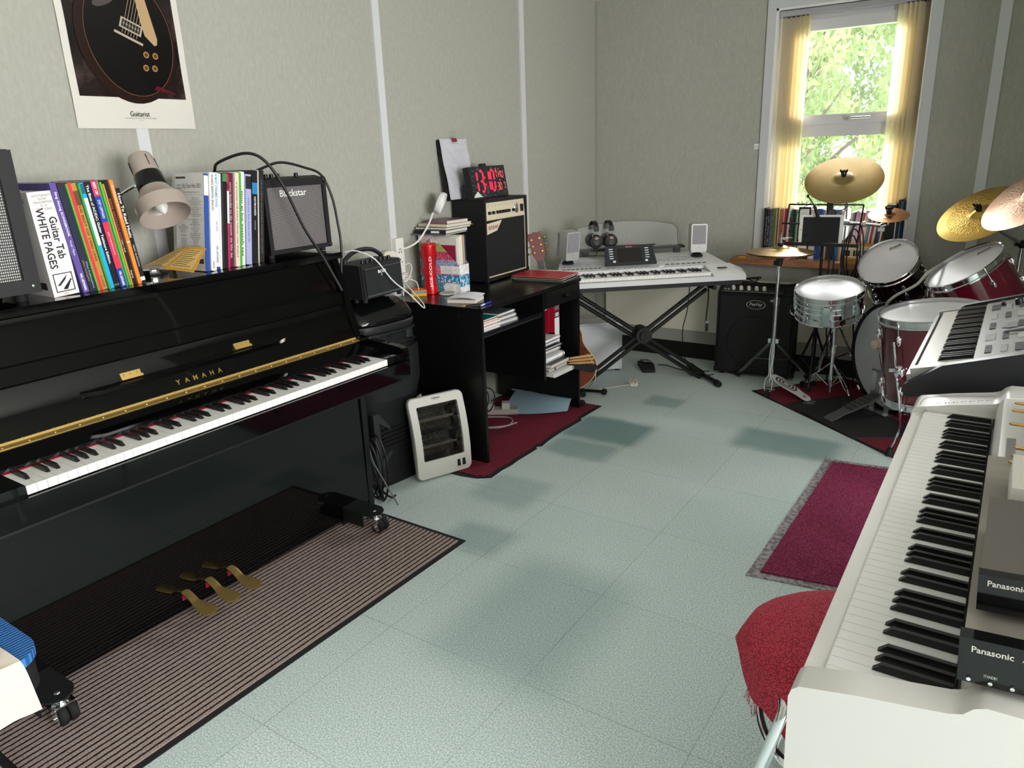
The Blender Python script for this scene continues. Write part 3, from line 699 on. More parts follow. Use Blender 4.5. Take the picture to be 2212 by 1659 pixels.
t = thing('guitar_amplifier', 'small black practice amplifier with woven grille on the piano lid', 'amplifier', (.19, 1.905, ZL))
part('cabinet', B(VINYL).prism([(.07, 1.108), (.30, 1.108), (.296, 1.372), (.255, 1.381), (.07, 1.376)], 1.765, 2.062).bev(.008, 3), t)
b = B(BLKP).box(.298, 1.765, 1.108, .312, 2.062, 1.124).box(.298, 1.765, 1.346, .31, 2.062, 1.372).box(.298, 1.765, 1.124, .312, 1.782, 1.346).box(.298, 2.044, 1.124, .312, 2.062, 1.346).bev(.004, 2)
part('front_frame', b, t)
part('grille', B(WGR).box(.298, 1.782, 1.124, .304, 2.044, 1.346), t)
part('badge', B(WHT).text('Blackstar', fr((.3042, 1.905, 1.323), (0, 1, 0), (0, 0, 1)), .125, None, bold=.012, d=.001), t, 'white maker lettering')
for q in (1.79, 1.815, 1.84, 1.868, 1.955):
    part('knob', B(BLK).lathe([(.008, 0), (.008, .013), (.006, .015)], 14, T(.272, q, 1.378)), t)
for q in ((.285, 1.785), (.285, 2.035), (.09, 1.785), (.09, 2.035)):
    part('foot', B(RUB).lathe([(.012, 0), (.013, .015)], 12, T(q[0], q[1], ZL)), t)
for yy, zz in ((2.055, 1.118), (2.055, 1.365)):
    part('corner', B(BLKP).sph((.306, yy, zz), .012, 10, 6), t)
CBL = mat('black_cable', '0f0f10', .45)
one('audio_cable', B(CBL).tube([(.10, 1.70, 1.36), (.14, 1.70, 1.41), (.2, 1.68, 1.44), (.30, 1.72, 1.467), (.345, 1.765, 1.438), (.37, 1.815, 1.34), (.385, 1.868, 1.2), (.40, 1.93, 1.085), (.415, 1.965, 1.0), (.425, 1.983, .951)], .0052, 8, sub=7), 'black cable looping over the small amplifier and down the piano front', 'cable')
one('audio_cable', B(CBL).tube([(.18, 1.80, 1.388), (.22, 1.84, 1.412), (.26, 1.9, 1.432), (.285, 1.99, 1.41), (.30, 2.055, 1.38), (.31, 2.088, 1.3), (.31, 2.105, 1.2), (.31, 2.11, 1.08), (.30, 2.08, .8), (.32, 2.065, .5), (.40, 2.06, .25), (.45, 2.07, .06), (.42, 2.10, .008), (.34, 2.16, .007)], .0048, 8, sub=6), 'black cable arching from the small amplifier down beside the piano', 'cable')
# ---------------------------------------------------------------- desk lamp
TAUPE = mat('taupe_enamel', 'a99c92', .32)
t = thing('desk_lamp', 'taupe and black gooseneck desk lamp standing on the piano lid', 'lamp', (.195, 1.365, ZL))
b = B(CHR).lathe([(.052, 0), (.054, .004), (.054, .019), (.050, .023)], 36, T(.195, 1.365, ZL))
b.use(TAUPE).lathe([(.050, .023), (.03, .0265), (0, .027)], 36, T(.195, 1.365, ZL))
part('base', b, t)
n_ = Vector((.67, -.1, -1)).normalized(); O = Vector((.30, 1.387, 1.283)); H = zfr(O, n_)
b = B(CHR); pts = spline([Vector(q) for q in ((.165, 1.335, 1.23), (.150, 1.318, 1.275), (.148, 1.308, 1.315), (.165, 1.32, 1.345), (.195, 1.352, 1.372), (.215, 1.378, 1.385))], 12)
b.tube(pts, [.0062 if i % 2 else .0054 for i in range(len(pts))], 10)
part('gooseneck', b, t, 'chrome flexible neck')
part('stem', B(mat('brown_stem', '5a4c46', .35, .4)).tube([(.165, 1.345, ZL + .022), (.163, 1.338, 1.16), (.165, 1.335, 1.235)], .0062, 10), t)
sh = part('lamp_shade', B(TAUPE).lathe([(.045, -.098), (.05, -.086), (.062, -.068), (.075, -.054), (.0795, -.048), (.0805, 0), (.0785, 0), (.0775, -.046), (.074, -.052), (.046, -.08), (.044, -.094)], 44, H), t)
part('collar', B(mat('gloss_black_collar', '0b0b0c', .12)).lathe([(.0425, -.150), (.044, -.147), (.0465, -.1), (.045, -.096), (.02, -.096)], 36, H), t)
b = B(TAUPE).lathe([(0, -.222), (.03, -.222), (.0355, -.219), (.038, -.21), (.0405, -.148), (.02, -.148)], 36, H)
b.use(INK)
for a_ in (-.3, .15, .6, 1.05, 2.2, 3.1, 4.2):
    b.box(.0376, -.0009, -.203, .0412, .0009, -.165, H @ RZ(a_ + 3.6))
part('head', b, t)
part('bulb', B(mat('frosted_bulb', 'dcdcd4', .25)).lathe([(.012, -.085), (.014, -.06), (.021, -.045), (.019, -.03), (.01, -.014), (0, -.006)], 20, H), t)
b = B(mat('yellow_flyer', 'e4a83a', .5))
q = [Vector(v_) for v_ in ((.10, 1.372, 1.102), (.225, 1.452, 1.166), (.362, 1.470, 1.172), (.366, 1.408, 1.102), (.21, 1.365, 1.099))]
G = lambda u, v: (q[0] * (1 - u) + q[3] * u) * (1 - v) + (q[1] * (1 - u) + q[2] * u) * v + Vector((0, 0, .006 * math.sin(PI * u)))
b.grid(G, 8, 6, .0009)
b.use(bmat('e8c67c'))
for u0, u1 in ((.05, .47), (.53, .95)): b.grid(lambda u, v: G(u0 + (u1 - u0) * u, .1 + .8 * v) + Vector((.0006, -.0006, .0008)), 4, 4)
b.use(bmat('6a4a20'))
for i in range(9):
    for u0, u1 in ((.09, .4 - .02 * (i % 3)), (.56, .9 - .03 * (i % 4))):
        v0 = .82 - i * .08; b.grid(lambda u, v: G(u0 + (u1 - u0) * u, v0 + .02 * v) + Vector((.0012, -.0012, .0014)), 3, 1)
one('leaflet', b, 'yellow printed leaflet leaning on the books behind the desk lamp', 'leaflet')
# ---------------------------------------------------------------- poster
t = thing('poster', 'glossy white bordered poster of a dark electric guitar hanging on the left wall', 'poster', (.002, 1.532, 1.56))
PW, PH = .424, .60; cy_, z0 = 1.531, 1.560
def sheet(u, v): return (.0045 + .003 * abs(math.sin(u * PI * 2)) * (1 - v) ** 2 + .002 * math.sin(v * 9) ** 2, cy_ - PW / 2 + PW * u, z0 + PH * v)
PGL = lambda n, c_: mat(n, c_, .22)
b = B(PGL('poster_white', 'd9d5cc')).grid(lambda u, v: sheet(u, v), 16, 24, -.0006)
part('sheet', b, t)
def pic(d): return lambda u, v: (lambda s_: (s_[0] + d, s_[1], s_[2]))(sheet(.055 + .89 * u, .165 + .8 * v))
M_ = mat('poster_photo', '1c1613', .18); nt, p = nodes(M_); pos, xyz = opos(nt)
nn = texnoise(nt, pos, 9, 4, .6); nt.links.new(ramp(nt, nn, [(.35, srgb('120e0d')), (.55, srgb('241a17')), (.72, srgb('4a3a36'))]), p.inputs['Base Color'])
part('photograph', B(M_).grid(pic(.0012), 14, 20), t)
Fp = fr((.0095, cy_, z0), (0, 1, 0), (0, 0, 1))
def px(x, y_): # photo pixel -> poster plane coordinates
    u = (x - 168 - (275 - y_) * .163) / 253 + (275 - y_) * .00006; return ((u - .5) * PW, (275 - y_) / 275 * .392)
def blob(cx, cy, rx, ry, rot, n=40, a0=0, a1=2 * PI): return [(cx + rx * math.cos(t_) * math.cos(rot) - ry * math.sin(t_) * math.sin(rot), cy + rx * math.cos(t_) * math.sin(rot) + ry * math.sin(t_) * math.cos(rot)) for t_ in [a0 + (a1 - a0) * i / n for i in range(n)]]
b = B(PGL('poster_brown', '24130f'))
def ringpoly(b, P0, P1, d):
    n = len(P0); v = [(x, y_, d) for x, y_ in P0] + [(x, y_, d) for x, y_ in P1]
    b.add(v, [(i, (i + 1) % n, n + (i + 1) % n, n + i) for i in range(n)], Fp)
bc = (.004, .285); body = blob(bc[0], bc[1], .170, .205, .1)
b.poly2(body, Fp, .0004); b.use(PGL('poster_black', '0d0a0a')).poly2(blob(bc[0] + .012, bc[1] + .006, .150, .186, .1), Fp, .0008)
b.use(PGL('poster_binding', '8a5a44')); ringpoly(b, blob(bc[0] + .012, bc[1] + .006, .1512, .1872, .1), blob(bc[0] + .012, bc[1] + .006, .1498, .1858, .1), .0010)
b.use(PGL('poster_glare', '4c4546')).poly2(blob(-.05, .40, .05, .018, .5, 20), Fp, .0012)
b.use(PGL('poster_cream', 'b89a72')).poly2([(.052, .43), (.085, .43), (.112, .29), (.108, .272), (.098, .268), (.068, .298), (.06, .34)], Fp, .0014)
b.use(PGL('poster_metal', 'b4a48e'))
Q = fr(Fp @ Vector((.024, .322, 0)), Fp.to_3x3() @ Vector((.9, -.36, 0)), Fp.to_3x3() @ Vector((.36, .9, 0)))
b.box(-.038, -.017, 0, .038, .017, .0018, Q); b.box(-.05, -.042, 0, .05, -.034, .0018, Q)
b.use(INK).box(-.032, -.012, .0015, .032, .012, .0021, Q); b.use(PGL('poster_metal', 'b4a48e'))
for k in range(6): b.disc(.0032, Q @ T(-.025 + k * .01, 0, 0), .0024, 8); b.box(-.0256 + k * .01, -.03, 0, -.0244 + k * .01, .2, .0024, Q)
for cx, cy in ((.062, .238), (.095, .236), (.054, .196), (.086, .196)):
    b.use(PGL('poster_gold', 'a07a4a')).disc(.0105, Fp @ T(cx, cy, 0), .0014, 16); b.use(PGL('poster_gold2', '5a3c1e')).disc(.006, Fp @ T(cx, cy, 0), .0017, 14)
b.use(PGL('poster_red', '5a1422')).poly2([(.07, .128), (.085, .14), (.15, .118), (.15, .112)], Fp, .0012)
part('guitar_picture', b, t)
b = B(INK).text('Guitarist', fr((.0098, cy_ + .004, 1.6075), (0, 1, 0), (0, 0, 1)), .07, .017, d=.0004)
b.text('GUITAR MASTERS NO 8 SPECIAL EDITION CUSTOM GUITAR SERIES', fr((.0098, cy_ + .004, 1.5935), (0, 1, 0), (0, 0, 1)), .115, .0025, d=.0004).text('a music magazine', fr((.0098, cy_ + .004, 1.587), (0, 1, 0), (0, 0, 1)), .02, .0018, d=.0004)
part('lettering', b, t)
# ---------------------------------------------------------------- party speaker with small amplifier on top
SPKB = mat('speaker_plastic', '101113', .5); SPKG = mat('speaker_gloss', '0c0d0e', .16); SPKM = mat('speaker_mesh', '17181a', .6, bump=(700, .5)); SPKE = mat('speaker_edge', '333437', .4)
SO = Vector((.186, 2.335, 0)); SR = -.12         # body axis and turn
def sell(u, rx, ry, e=3.2):
    a = u * 2 * PI; c, s = math.cos(a), math.sin(a)
    return rx * math.copysign(abs(c) ** (2 / e), c), ry * math.copysign(abs(s) ** (2 / e), s)
SM = T(*SO) @ RZ(SR)
def shell(levels, n=48):
    v = []; f = []
    for z, rx, ry, ox in levels:
        for i in range(n):
            x, y = sell(i / n, rx, ry); v.append((x + ox, y, z))
    for j in range(len(levels) - 1):
        for i in range(n): k = (i + 1) % n; f.append((j * n + i, j * n + k, (j + 1) * n + k, (j + 1) * n + i))
    f.append(tuple(range(n - 1, -1, -1))); f.append(tuple(range((len(levels) - 1) * n, len(levels) * n)))
    return v, f
t = thing('party_speaker', 'tall black party speaker standing between the piano and the desk', 'speaker', M=SM)
b = B(SPKB).add(*shell([(.0, .17, .19, 0), (.015, .175, .195, 0), (.05, .165, .188, 0), (.36, .162, .182, 0), (.40, .170, .190, 0), (.62, .172, .192, 0), (.645, .165, .186, 0), (.655, .16, .18, -.005), (.70, .16, .182, -.005), (.712, .168, .19, 0), (.735, .172, .194, 0), (.745, .168, .19, 0)]))
part('body', b, t, world=False)
b = B(SPKG).add(*shell([(.745, .160, .184, 0), (.752, .17, .192, 0), (.766, .170, .19, 0), (.80, .155, .178, -.01), (.83, .125, .160, -.03), (.85, .085, .135, -.06), (.852, .05, .1, -.08)]))
part('top_dome', b, t, world=False)
def curved(fx, z0, z1, y0, y1, d, nu=14, nv=10):   # panel wrapped on the front of the body
    def q(u, v):
        y = y0 + (y1 - y0) * u; return (fx * (1 - abs(y / .2) ** 3.2) ** (1 / 3.2) + d, y, z0 + (z1 - z0) * v)
    return q
def gp(u, v):
    x, y, z = curved(.172, .405, .625, -.165, .165, .012)(u, v)
    if z < .47: y *= 1 - (.47 - z) * 2.4
    return (x, y, z)
part('woofer_grille', B(SPKM).grid(gp, 18, 12, .012), t, world=False)
b = B(SPKE)
for y0, y1 in ((-.15, -.11),): b.grid(curved(.165, .655, .705, y0, y1, .012), 4, 3, .01)
b.use(SPKB)
for z in (.652, .706): b.grid(curved(.165, z - .004, z + .004, -.15, .15, .012), 16, 1, .01)
b.use(SPKG).grid(lambda u, v: (.155 - .05 * math.sin(PI * u) ** 2, -.105 + .24 * u, .658 + .045 * v), 16, 4)
b.use(SPKE).grid(lambda u, v: (.16 - .05 * v, -.075 + .03 * u + .03 * v, .662 + .03 * u * (1 - v) + .02 * v), 6, 6)
b.use(SPKB).cb((.145, .01, .686), (.03, .03, .012)).cb((.15, .02, .690), (.012, .012, .03))
part('horn', b, t, world=False)
for s_ in (-1, 1):     # angular port surround on the lower half, one side each
    part('port_surround', B(SPKE).prism([(s_ * .15, .36), (s_ * .12, .36), (s_ * .06, .285), (s_ * .06, .27), (s_ * .12, .315), (s_ * .12, .14), (s_ * .06, .175), (s_ * .06, .16), (s_ * .12, .09), (s_ * .15, .10)], .152, .176, 'x').bev(.003), t, world=False)
b = B(SPKB)
for k in range(5): b.cb((.166, 0, .19 + k * .02), (.012, .2, .006))
part('port_louvre', b, t, world=False)
b = B(WINK).text('HiFi', fr((.183, .118, .378), (-.25, 1, 0), (0, 0, 1)), .036, .018, bold=.01)
part('lettering', b, t, world=False)
b = B(mat('display_glass', '050506', .05)).grid(lambda u, v: (.170 - .055 * v - .012 * (2 * u - 1) ** 2, .0 + .13 * u, .772 + .045 * v), 8, 5, .004)
part('display', b, t, world=False)
b = B(SPKB)
for k in range(9): b.cb((.06 - .002 * abs(k - 4), -.07 + k * .021, .856), (.014, .012, .016))
b.cyl((.08, -.105, .845), (.08, -.105, .875), .014).bev(.002); part('control', b, t, world=False)
BO = T(.255, 2.315, .868) @ RZ(.04)
t = thing('guitar_amplifier', 'small black cube amplifier with carry handle on top of the party speaker', 'amplifier', M=BO)
part('cabinet', B(VINYL).prism([(-.085, 0), (.075, 0), (.068, .138), (.06, .142), (-.085, .142)], -.125, .125).bev(.006, 2), t, world=False)
part('grille', B(mat('dark_cloth', '17181a', .85, bump=(600, .3))).prism([(.0745, .016), (.079, .016), (.0735, .122), (.069, .122)], -.112, .112), t, world=False)
b = B(STL).cb((.079, 0, .012), (.006, .226, .007)).cb((.0735, 0, .125), (.004, .226, .004)); part('trim_strip', b, t, world=False)
part('badge', B(WINK).text('BOSS', fr((.0775, -.01, .106), (0, 1, 0), (-.05, 0, 1)), .05, .0135, bold=.03).text('K', fr((.0777, -.012, .092), (0, 1, 0), (0, 0, 1)), .007, .009), t, 'white maker lettering', world=False)
for k in range(7): part('knob', B(BLK).lathe([(.008, .14), (.0085, .154), (.0075, .157)], 12, T(.03, -.075 + k * .028, 0)), t, world=False)
part('handle', B(BLKP).tube([(-.03, -.118, .14), (-.03, -.112, .162), (-.03, -.06, .186), (-.03, 0, .192), (-.03, .06, .184), (-.03, .108, .158), (-.03, .112, .14)], .0095, 8, sub=4), t, world=False)
for s_ in (-1, 1): part('corner', B(GREYP if s_ > 0 else BLKP).prism([(-.086, 0), (.07, 0), (.062, .14), (.055, .1435), (-.086, .1435)], s_ * .125, s_ * .134).bev(.005, 2), t, 'dark grey end panel', world=False)
for q in ((.06, .11), (.06, -.11), (-.07, .11), (-.07, -.11)): part('foot', B(RUB).lathe([(.01, -.016), (.011, 0)], 10, T(q[0], q[1], 0)), t, world=False)
WCB = mat('white_cable', 'e4e3de', .45)
one('charging_cable', B(WCB).tube([(.235, 2.20, 1.063), (.28, 2.225, 1.066), (.345, 2.26, 1.03), (.36, 2.34, .93), (.375, 2.42, .86), (.385, 2.50, .782), (.33, 2.555, .795), (.2, 2.60, .86), (.10, 2.68, .885), (.07, 2.76, .875)], .0028, 7, sub=8), 'long white charging cable draped over the cube amplifier on the party speaker', 'cable')
# ---------------------------------------------------------------- coiled cables hanging beside the piano
b = B(CBL)
for k in range(3):
    R0 = .10 + k * .012
    b.tube([(.37 + .02 * k + .055 * math.cos(g) * (1 if math.cos(g) > 0 else .8), 2.085 + .008 * k, .15 + R0 * 1.25 * math.sin(g)) for g in [2 * PI * i / 20 for i in range(20)]], .0045, 7, closed=True, sub=3)
one('cable_coil', b, 'loose loops of black cable hanging low beside the piano', 'cable')
one('audio_cable', B(CBL).tube([(.33, 2.05, .60), (.335, 2.06, .45), (.32, 2.06, .28), (.34, 2.07, .14), (.42, 2.09, .06), (.47, 2.1, .03), (.44, 2.16, .006)], .0046, 8, sub=6), 'black lead hanging straight down at the right end of the piano', 'cable')
one('instrument_lead', B(mat('grey_lead', '6a6a6c', .4)).tube([(.40, 2.06, .30), (.42, 2.065, .2), (.46, 2.075, .12), (.50, 2.085, .045), (.52, 2.09, .008)], .0032, 7, sub=5), 'thin grey lead among the black cables beside the piano', 'cable')
# ---------------------------------------------------------------- sockets and clip light on the wall
t = thing('power_strip', 'white vertical power strip fixed to the left wall above the desk', 'power strip', (.015, 2.755, .88))
part('body', B(WHT).box(.0095, 2.728, .88, .036, 2.785, 1.052).bev(.009, 3), t)
b = B(INK)
for z in (.93, .98): b.box(.036, 2.745, z, .0366, 2.75, z + .008).box(.036, 2.762, z, .0366, 2.767, z + .008).box(.036, 2.753, z + .014, .0366, 2.758, z + .022)
part('socket', b, t)
CRM = mat('cream_plastic', 'dcd8c6', .45)
t = thing('plug_adaptor', 'cream rounded plug-in adaptor in front of the white power strip', 'adaptor', (.05, 2.69, .905))
Fa = fr((.062, 2.655, .955), (.35, .94, 0), (0, 0, 1))
def rrect(hw, hh, r, n=6): return [(sx * (hw - r) + r * math.cos(a), sy * (hh - r) + r * math.sin(a)) for sx, sy, a0 in ((1, 1, 0), (-1, 1, PI / 2), (-1, -1, PI), (1, -1, 1.5 * PI)) for a in [a0 + PI / 2 * i / n for i in range(n + 1)]]
b = B(CRM).prism(rrect(.033, .047, .02), -.035, 0, 'z', Fa).bev(.004, 2)
part('body', b, t)
b = B(mat('cream_groove', 'b4b09e', .5))
for k in range(3):
    o_ = rrect(.026 - k * .007, .04 - k * .007, .016 - k * .004); i_ = rrect(.0252 - k * .007, .0392 - k * .007, .0155 - k * .004); n = len(o_)
    b.add([(x, y_, .0007) for x, y_ in o_] + [(x, y_, .0007) for x, y_ in i_], [(j, (j + 1) % n, n + (j + 1) % n, n + j) for j in range(n)], Fa)
part('groove', b, t)
t = thing('usb_charger', 'white plug charger with two leads on the wall under the power strip', 'charger', (.03, 2.785, .83))
part('body', B(WHT).box(.0005, 2.752, .832, .04, 2.792, .878).bev(.006, 2), t)
part('pin_block', B(INK).box(.002, 2.744, .838, .026, 2.7515, .866), t)
for z in (.862, .848): part('usb_plug', B(WHT).cyl((.04, 2.775, z), (.072, 2.787, z - .002), .0055, .004), t)
one('usb_lead', B(WCB).tube([(.066, 2.786, .845), (.09, 2.80, .83), (.10, 2.80, .79), (.09, 2.79, .769), (.06, 2.775, .7685)], .0024, 7, sub=6), 'short white lead dropping from the charger behind the sticky notes', 'cable')
one('usb_lead', B(WCB).tube([(.037, 2.775, .915), (.06, 2.79, .925), (.075, 2.79, .9), (.07, 2.77, .86), (.06, 2.75, .84), (.05, 2.745, .80), (.05, 2.74, .7685)], .0023, 7, sub=6), 'thin white lead curling out of the power strip', 'cable')
t = thing('clip_light', 'white bendy stemmed ring light reaching over the desk books from the wall strip', 'lamp', (.045, 2.76, .99))
part('stem', B(WHT).tube([(.0366, 2.762, 1.003), (.06, 2.78, 1.003), (.09, 2.83, 1.03), (.10, 2.89, 1.085), (.10, 2.93, 1.13), (.095, 2.955, 1.158)], .0048, 9, sub=6), t)
Hm = zfr((.10, 3.01, 1.205), (.78, .45, -.42))
part('light_head', B(WHT).lathe([(0, -.012), (.03, -.014), (.052, -.010), (.056, -.002), (.056, .016), (.054, .019), (.05, .017), (.048, .006)], 34, Hm), t)
part('diffuser', B(mat('light_diffuser', 'd4d2dc', .5)).lathe([(.048, .006), (.02, .004), (0, .004)], 30, Hm), t)

# ---------------------------------------------------------------- desk
DW = mat('black_woodgrain', '0c0c0d', .33, bump=(60, .12), stretch=(18, 1, 18)); DWT = mat('black_desk_top', '100f0f', .2, bump=(60, .06), stretch=(18, 1, 18))
DY0, DY1, DX0, DX1, DZ = 2.645, 3.572, .03, .602, .766
t = thing('desk', 'black wood grain desk with open shelf, drawer and side cubby by the left wall', 'desk', (.31, 3.1, 0))
part('desk_top', B(DWT).box(DX0, DY0 - .004, DZ - .018, DX1 + .004, DY1 + .004, DZ).bev(.003, 2), t)
for y in (DY0, DY1 - .018):
    sp = part('side_panel', B(DW).box(DX0, y, .008, DX1 - .004, y + .018, DZ - .018).bev(.0015), t)
    b = B(STL if y > 3 else BLKP)
    for q in ((.18, .62), (.50, .56), (.18, .1), (.50, .1), (.12, .72), (.47, .72)):
        b = B(BLKP).lathe([(.006, 0), (.007, .0015), (.004, .002)], 12, zfr((q[0], y if y < 3 else y + .018, q[1]), (0, -1 if y < 3 else 1, 0)))
        if y < 3: part('fixing_cap', b, sp)
part('shelf', B(DW).box(DX0 + .03, DY0 + .018, .630, DX1 - .012, 3.187, .647).bev(.0015), t)
part('shelf_rail', B(BLKP).box(DX1 - .03, DY0 + .019, .622, DX1 - .014, 3.186, .6295), t)
part('divider', B(DW).box(DX0 + .03, 3.187, .275, DX1 - .006, 3.204, DZ - .018).bev(.0015), t)
part('cubby_floor', B(DW).box(DX0 + .03, 3.204, .275, DX1 - .03, DY1 - .018, .291), t)
part('back_panel', B(DW).box(DX0, DY0 + .018, .22, DX0 + .012, DY1 - .018, DZ - .018), t)
dr = part('drawer', B(DW).box(DX1 - .02, 3.208, .657, DX1 - .002, 3.55, .743).bev(.002), t)
part('knob', B(GLS).lathe([(.006, 0), (.006, .012), (.012, .018), (.0135, .026), (.010, .032), (0, .034)], 18, zfr((DX1 - .002, 3.385, .70), (1, 0, 0))), dr)
b = B(DW).box(DX0 + .03, 3.21, .66, DX1 - .02, 3.216, .735).box(DX0 + .03, 3.542, .66, DX1 - .02, 3.548, .735).box(DX0 + .03, 3.216, .66, DX1 - .02, 3.542, .664)
part('drawer_box', b, dr)
Z = DZ + .0006
# tin, magazine file, papers, notebooks
t = thing('straw_tin', 'red ICE COLD drinks straw tin with a cola bottle picture on the desk', 'tin', (.13, 2.86, Z))
TIN = mat('red_tin', 'c2131d', .28, .25)
prof = [(.036, 0), (.0375, .002), (.0375, .03), (.032, .055), (.0315, .15), (.0345, .185), (.0385, .20), (.0385, .235)]
Tm = T(.13, 2.862, Z)
part('body', B(TIN).lathe(prof, 40, Tm), t)
part('cap', B(TIN).lathe([(.0395, .236), (.0395, .246), (.036, .252), (.02, .254), (0, .254)], 40, Tm), t)
part('knob', B(CHR).lathe([(.004, .254), (.005, .26), (.010, .264), (.011, .268), (.006, .274), (0, .275)], 20, Tm), t)
def wrap(poly, zc, ac, R): # flat polygon bent round the tin
    return [(R(zc + y_) * math.cos(ac + x / .034), R(zc + y_) * math.sin(ac + x / .034), zc + y_) for x, y_ in poly]
def Rz(z):
    for (r0, z0), (r1, z1) in zip(prof, prof[1:]):
        if z0 <= z <= z1 and z1 > z0: return r0 + (r1 - r0) * (z - z0) / (z1 - z0) + .0006
    return .0392
v_, f_, bb = textmesh('ICE COLD', 0, .012)
cx_, cy2 = (bb[0] + bb[1]) / 2, (bb[2] + bb[3]) / 2; sc_ = .15 / (bb[1] - bb[0])
b = B(WINK).add(wrap([(-(q.y - cy2) * .013 / (bb[3] - bb[2]), (q.x - cx_) * sc_) for q in v_], .115, -.75, Rz), f_, Tm)
part('lettering', b, t, 'white ICE COLD lettering')
outl = [(.0, -.075), (.011, -.075), (.012, -.05), (.0095, -.02), (.0125, .015), (.0105, .035), (.005, .06), (.0042, .078), (.005, .08), (.005, .088), (0, .088)]
b = B(mat('cola_brown', '2a1210', .25))
zs = [(-q[1], q[0]) for q in outl]
for (x0, z0), (x1, z1) in zip(outl, outl[1:]):
    if abs(z1 - z0) < 1e-5: continue
    n = max(1, int(abs(z1 - z0) / .01))
    for i in range(n):
        za, zb = z0 + (z1 - z0) * i / n, z0 + (z1 - z0) * (i + 1) / n; xa, xb = x0 + (x1 - x0) * i / n, x0 + (x1 - x0) * (i + 1) / n
        b.add(wrap([(-xa, za), (xa, za), (xb, zb), (-xb, zb)], .108, .35, lambda z: Rz(z) + .0003), [(0, 1, 2, 3)], Tm)
b.use(mat('bottle_glint', '9a8a80', .3))
for x0, x1, za, zb in ((-.008, -.0065, -.07, -.03), (.005, .006, -.07, .02), (-.003, -.0022, .045, .075), (.002, .003, -.06, -.03)):
    for i in range(5): b.add(wrap([(x0, za + (zb - za) * i / 5), (x1, za + (zb - za) * i / 5), (x1, za + (zb - za) * (i + 1) / 5), (x0, za + (zb - za) * (i + 1) / 5)], .108, .35, lambda z: Rz(z) + .0008), [(0, 1, 2, 3)], Tm)
b.use(WINK); v_, f_, bb = textmesh('Coca-Cola', .3, 0)
sc_ = .021 / (bb[1] - bb[0]); b.add(wrap([((q.x - (bb[0] + bb[1]) / 2) * sc_, (q.y - (bb[2] + bb[3]) / 2) * sc_ * 1.2) for q in v_], .122, .35, lambda z: Rz(z) + .001), f_, Tm)
part('bottle_picture', b, t)
# floral magazine file: patchwork bands, sloping mouth, contents as things of their own
FL = []
def floral(name, base, dot, s, thr=.36, dot2=None):
    M = mat(name, base, .6); nt, p = nodes(M); pos, xyz = opos(nt)
    vo = nt.nodes.new('ShaderNodeTexVoronoi'); vo.inputs['Scale'].default_value = s; nt.links.new(pos, vo.inputs['Vector'])
    m1 = mth(nt, 'LESS_THAN', vo.outputs['Distance'], thr); m2 = mth(nt, 'LESS_THAN', vo.outputs['Distance'], thr * .45)
    c = mixc(nt, m1, srgb(base), srgb(dot)); c = mixc(nt, m2, c, srgb(dot2 or base)); nt.links.new(c, p.inputs['Base Color']); return M
FL = [floral('floral_teal', '2a8c96', 'bfe0dc', 190), floral('floral_blue_daisy', '2f86b4', 'f4f6f4', 95, .42, 'e0a83a'), floral('floral_pink', 'd65a84', 'eab4c4', 150), floral('floral_sky', '8ab8d8', 'b83a4c', 110, .4, '7ab0d4'), floral('floral_crimson', 'b82c58', 'e8a0b4', 150), floral('floral_green', 'a9bd6a', '7c9840', 140), floral('floral_cream', 'e6e2d8', 'b84a54', 160, .34, '6a98a0')]
WPT = mat('whitened_card', 'dcdcda', .6, noise=(40, 'f0f0ee', .4, .6))
Fx0, Fx1, Fy0, Fy1 = .0, .245, 0, .085
MF = T(.03, 2.905, Z) @ RZ(.05)
t = thing('magazine_file', 'patchwork floral magazine file with a sloping mouth full of music on the desk', 'magazine file', M=MF)
def fprof(x): return .285 if x < .085 else .285 - (x - .085) / .16 * .145
bands = [(0, .05), (.05, .09), (.09, .125), (.125, .165), (.165, .205), (.205, .247), (.247, .29)]
b = B(*FL)
for y in (Fy0, Fy1):
    for k, (z0, z1) in enumerate(bands):
        b.use(FL[k]); pts = []
        xa = .245 if z0 <= .14 else .085 + (.285 - z0) / .145 * .16; z1c = min(z1, .285)
        xb = .245 if z1c <= .14 else .085 + (.285 - z1c) / .145 * .16
        pts = [(0, z0), (xa, z0)] + ([(.245, .14)] if z0 < .14 < z1c else []) + [(xb, z1c), (0, z1c)]
        b.prism(pts, y, y + .002)
b.use(FL[1]).box(.2431, .002, .03, .245, Fy1, .09); b.use(WPT).box(.2431, .002, .0, .245, Fy1, .03).box(.2431, .002, .09, .245, Fy1, .14)
b.use(WPT).box(.13, -.0006, .095, .2445, -.0001, .135).prism([(.15, .0), (.245, 0), (.245, .045), (.16, .05), (.14, .03)], -.0006, -.0001)
b.use(FL[0]).box(0, .002, 0, .243, Fy1, .002).box(0, .002, .002, .002, Fy1, .285)
part('box', b, t, world=False)
part('finger_hole', B(STL).tor(.0085, .0016, zfr((.2455, .048, .082), (1, 0, 0)), 20, 6), t, 'metal finger ring', world=False)
G3 = 'music standing in the floral magazine file'
y = .006
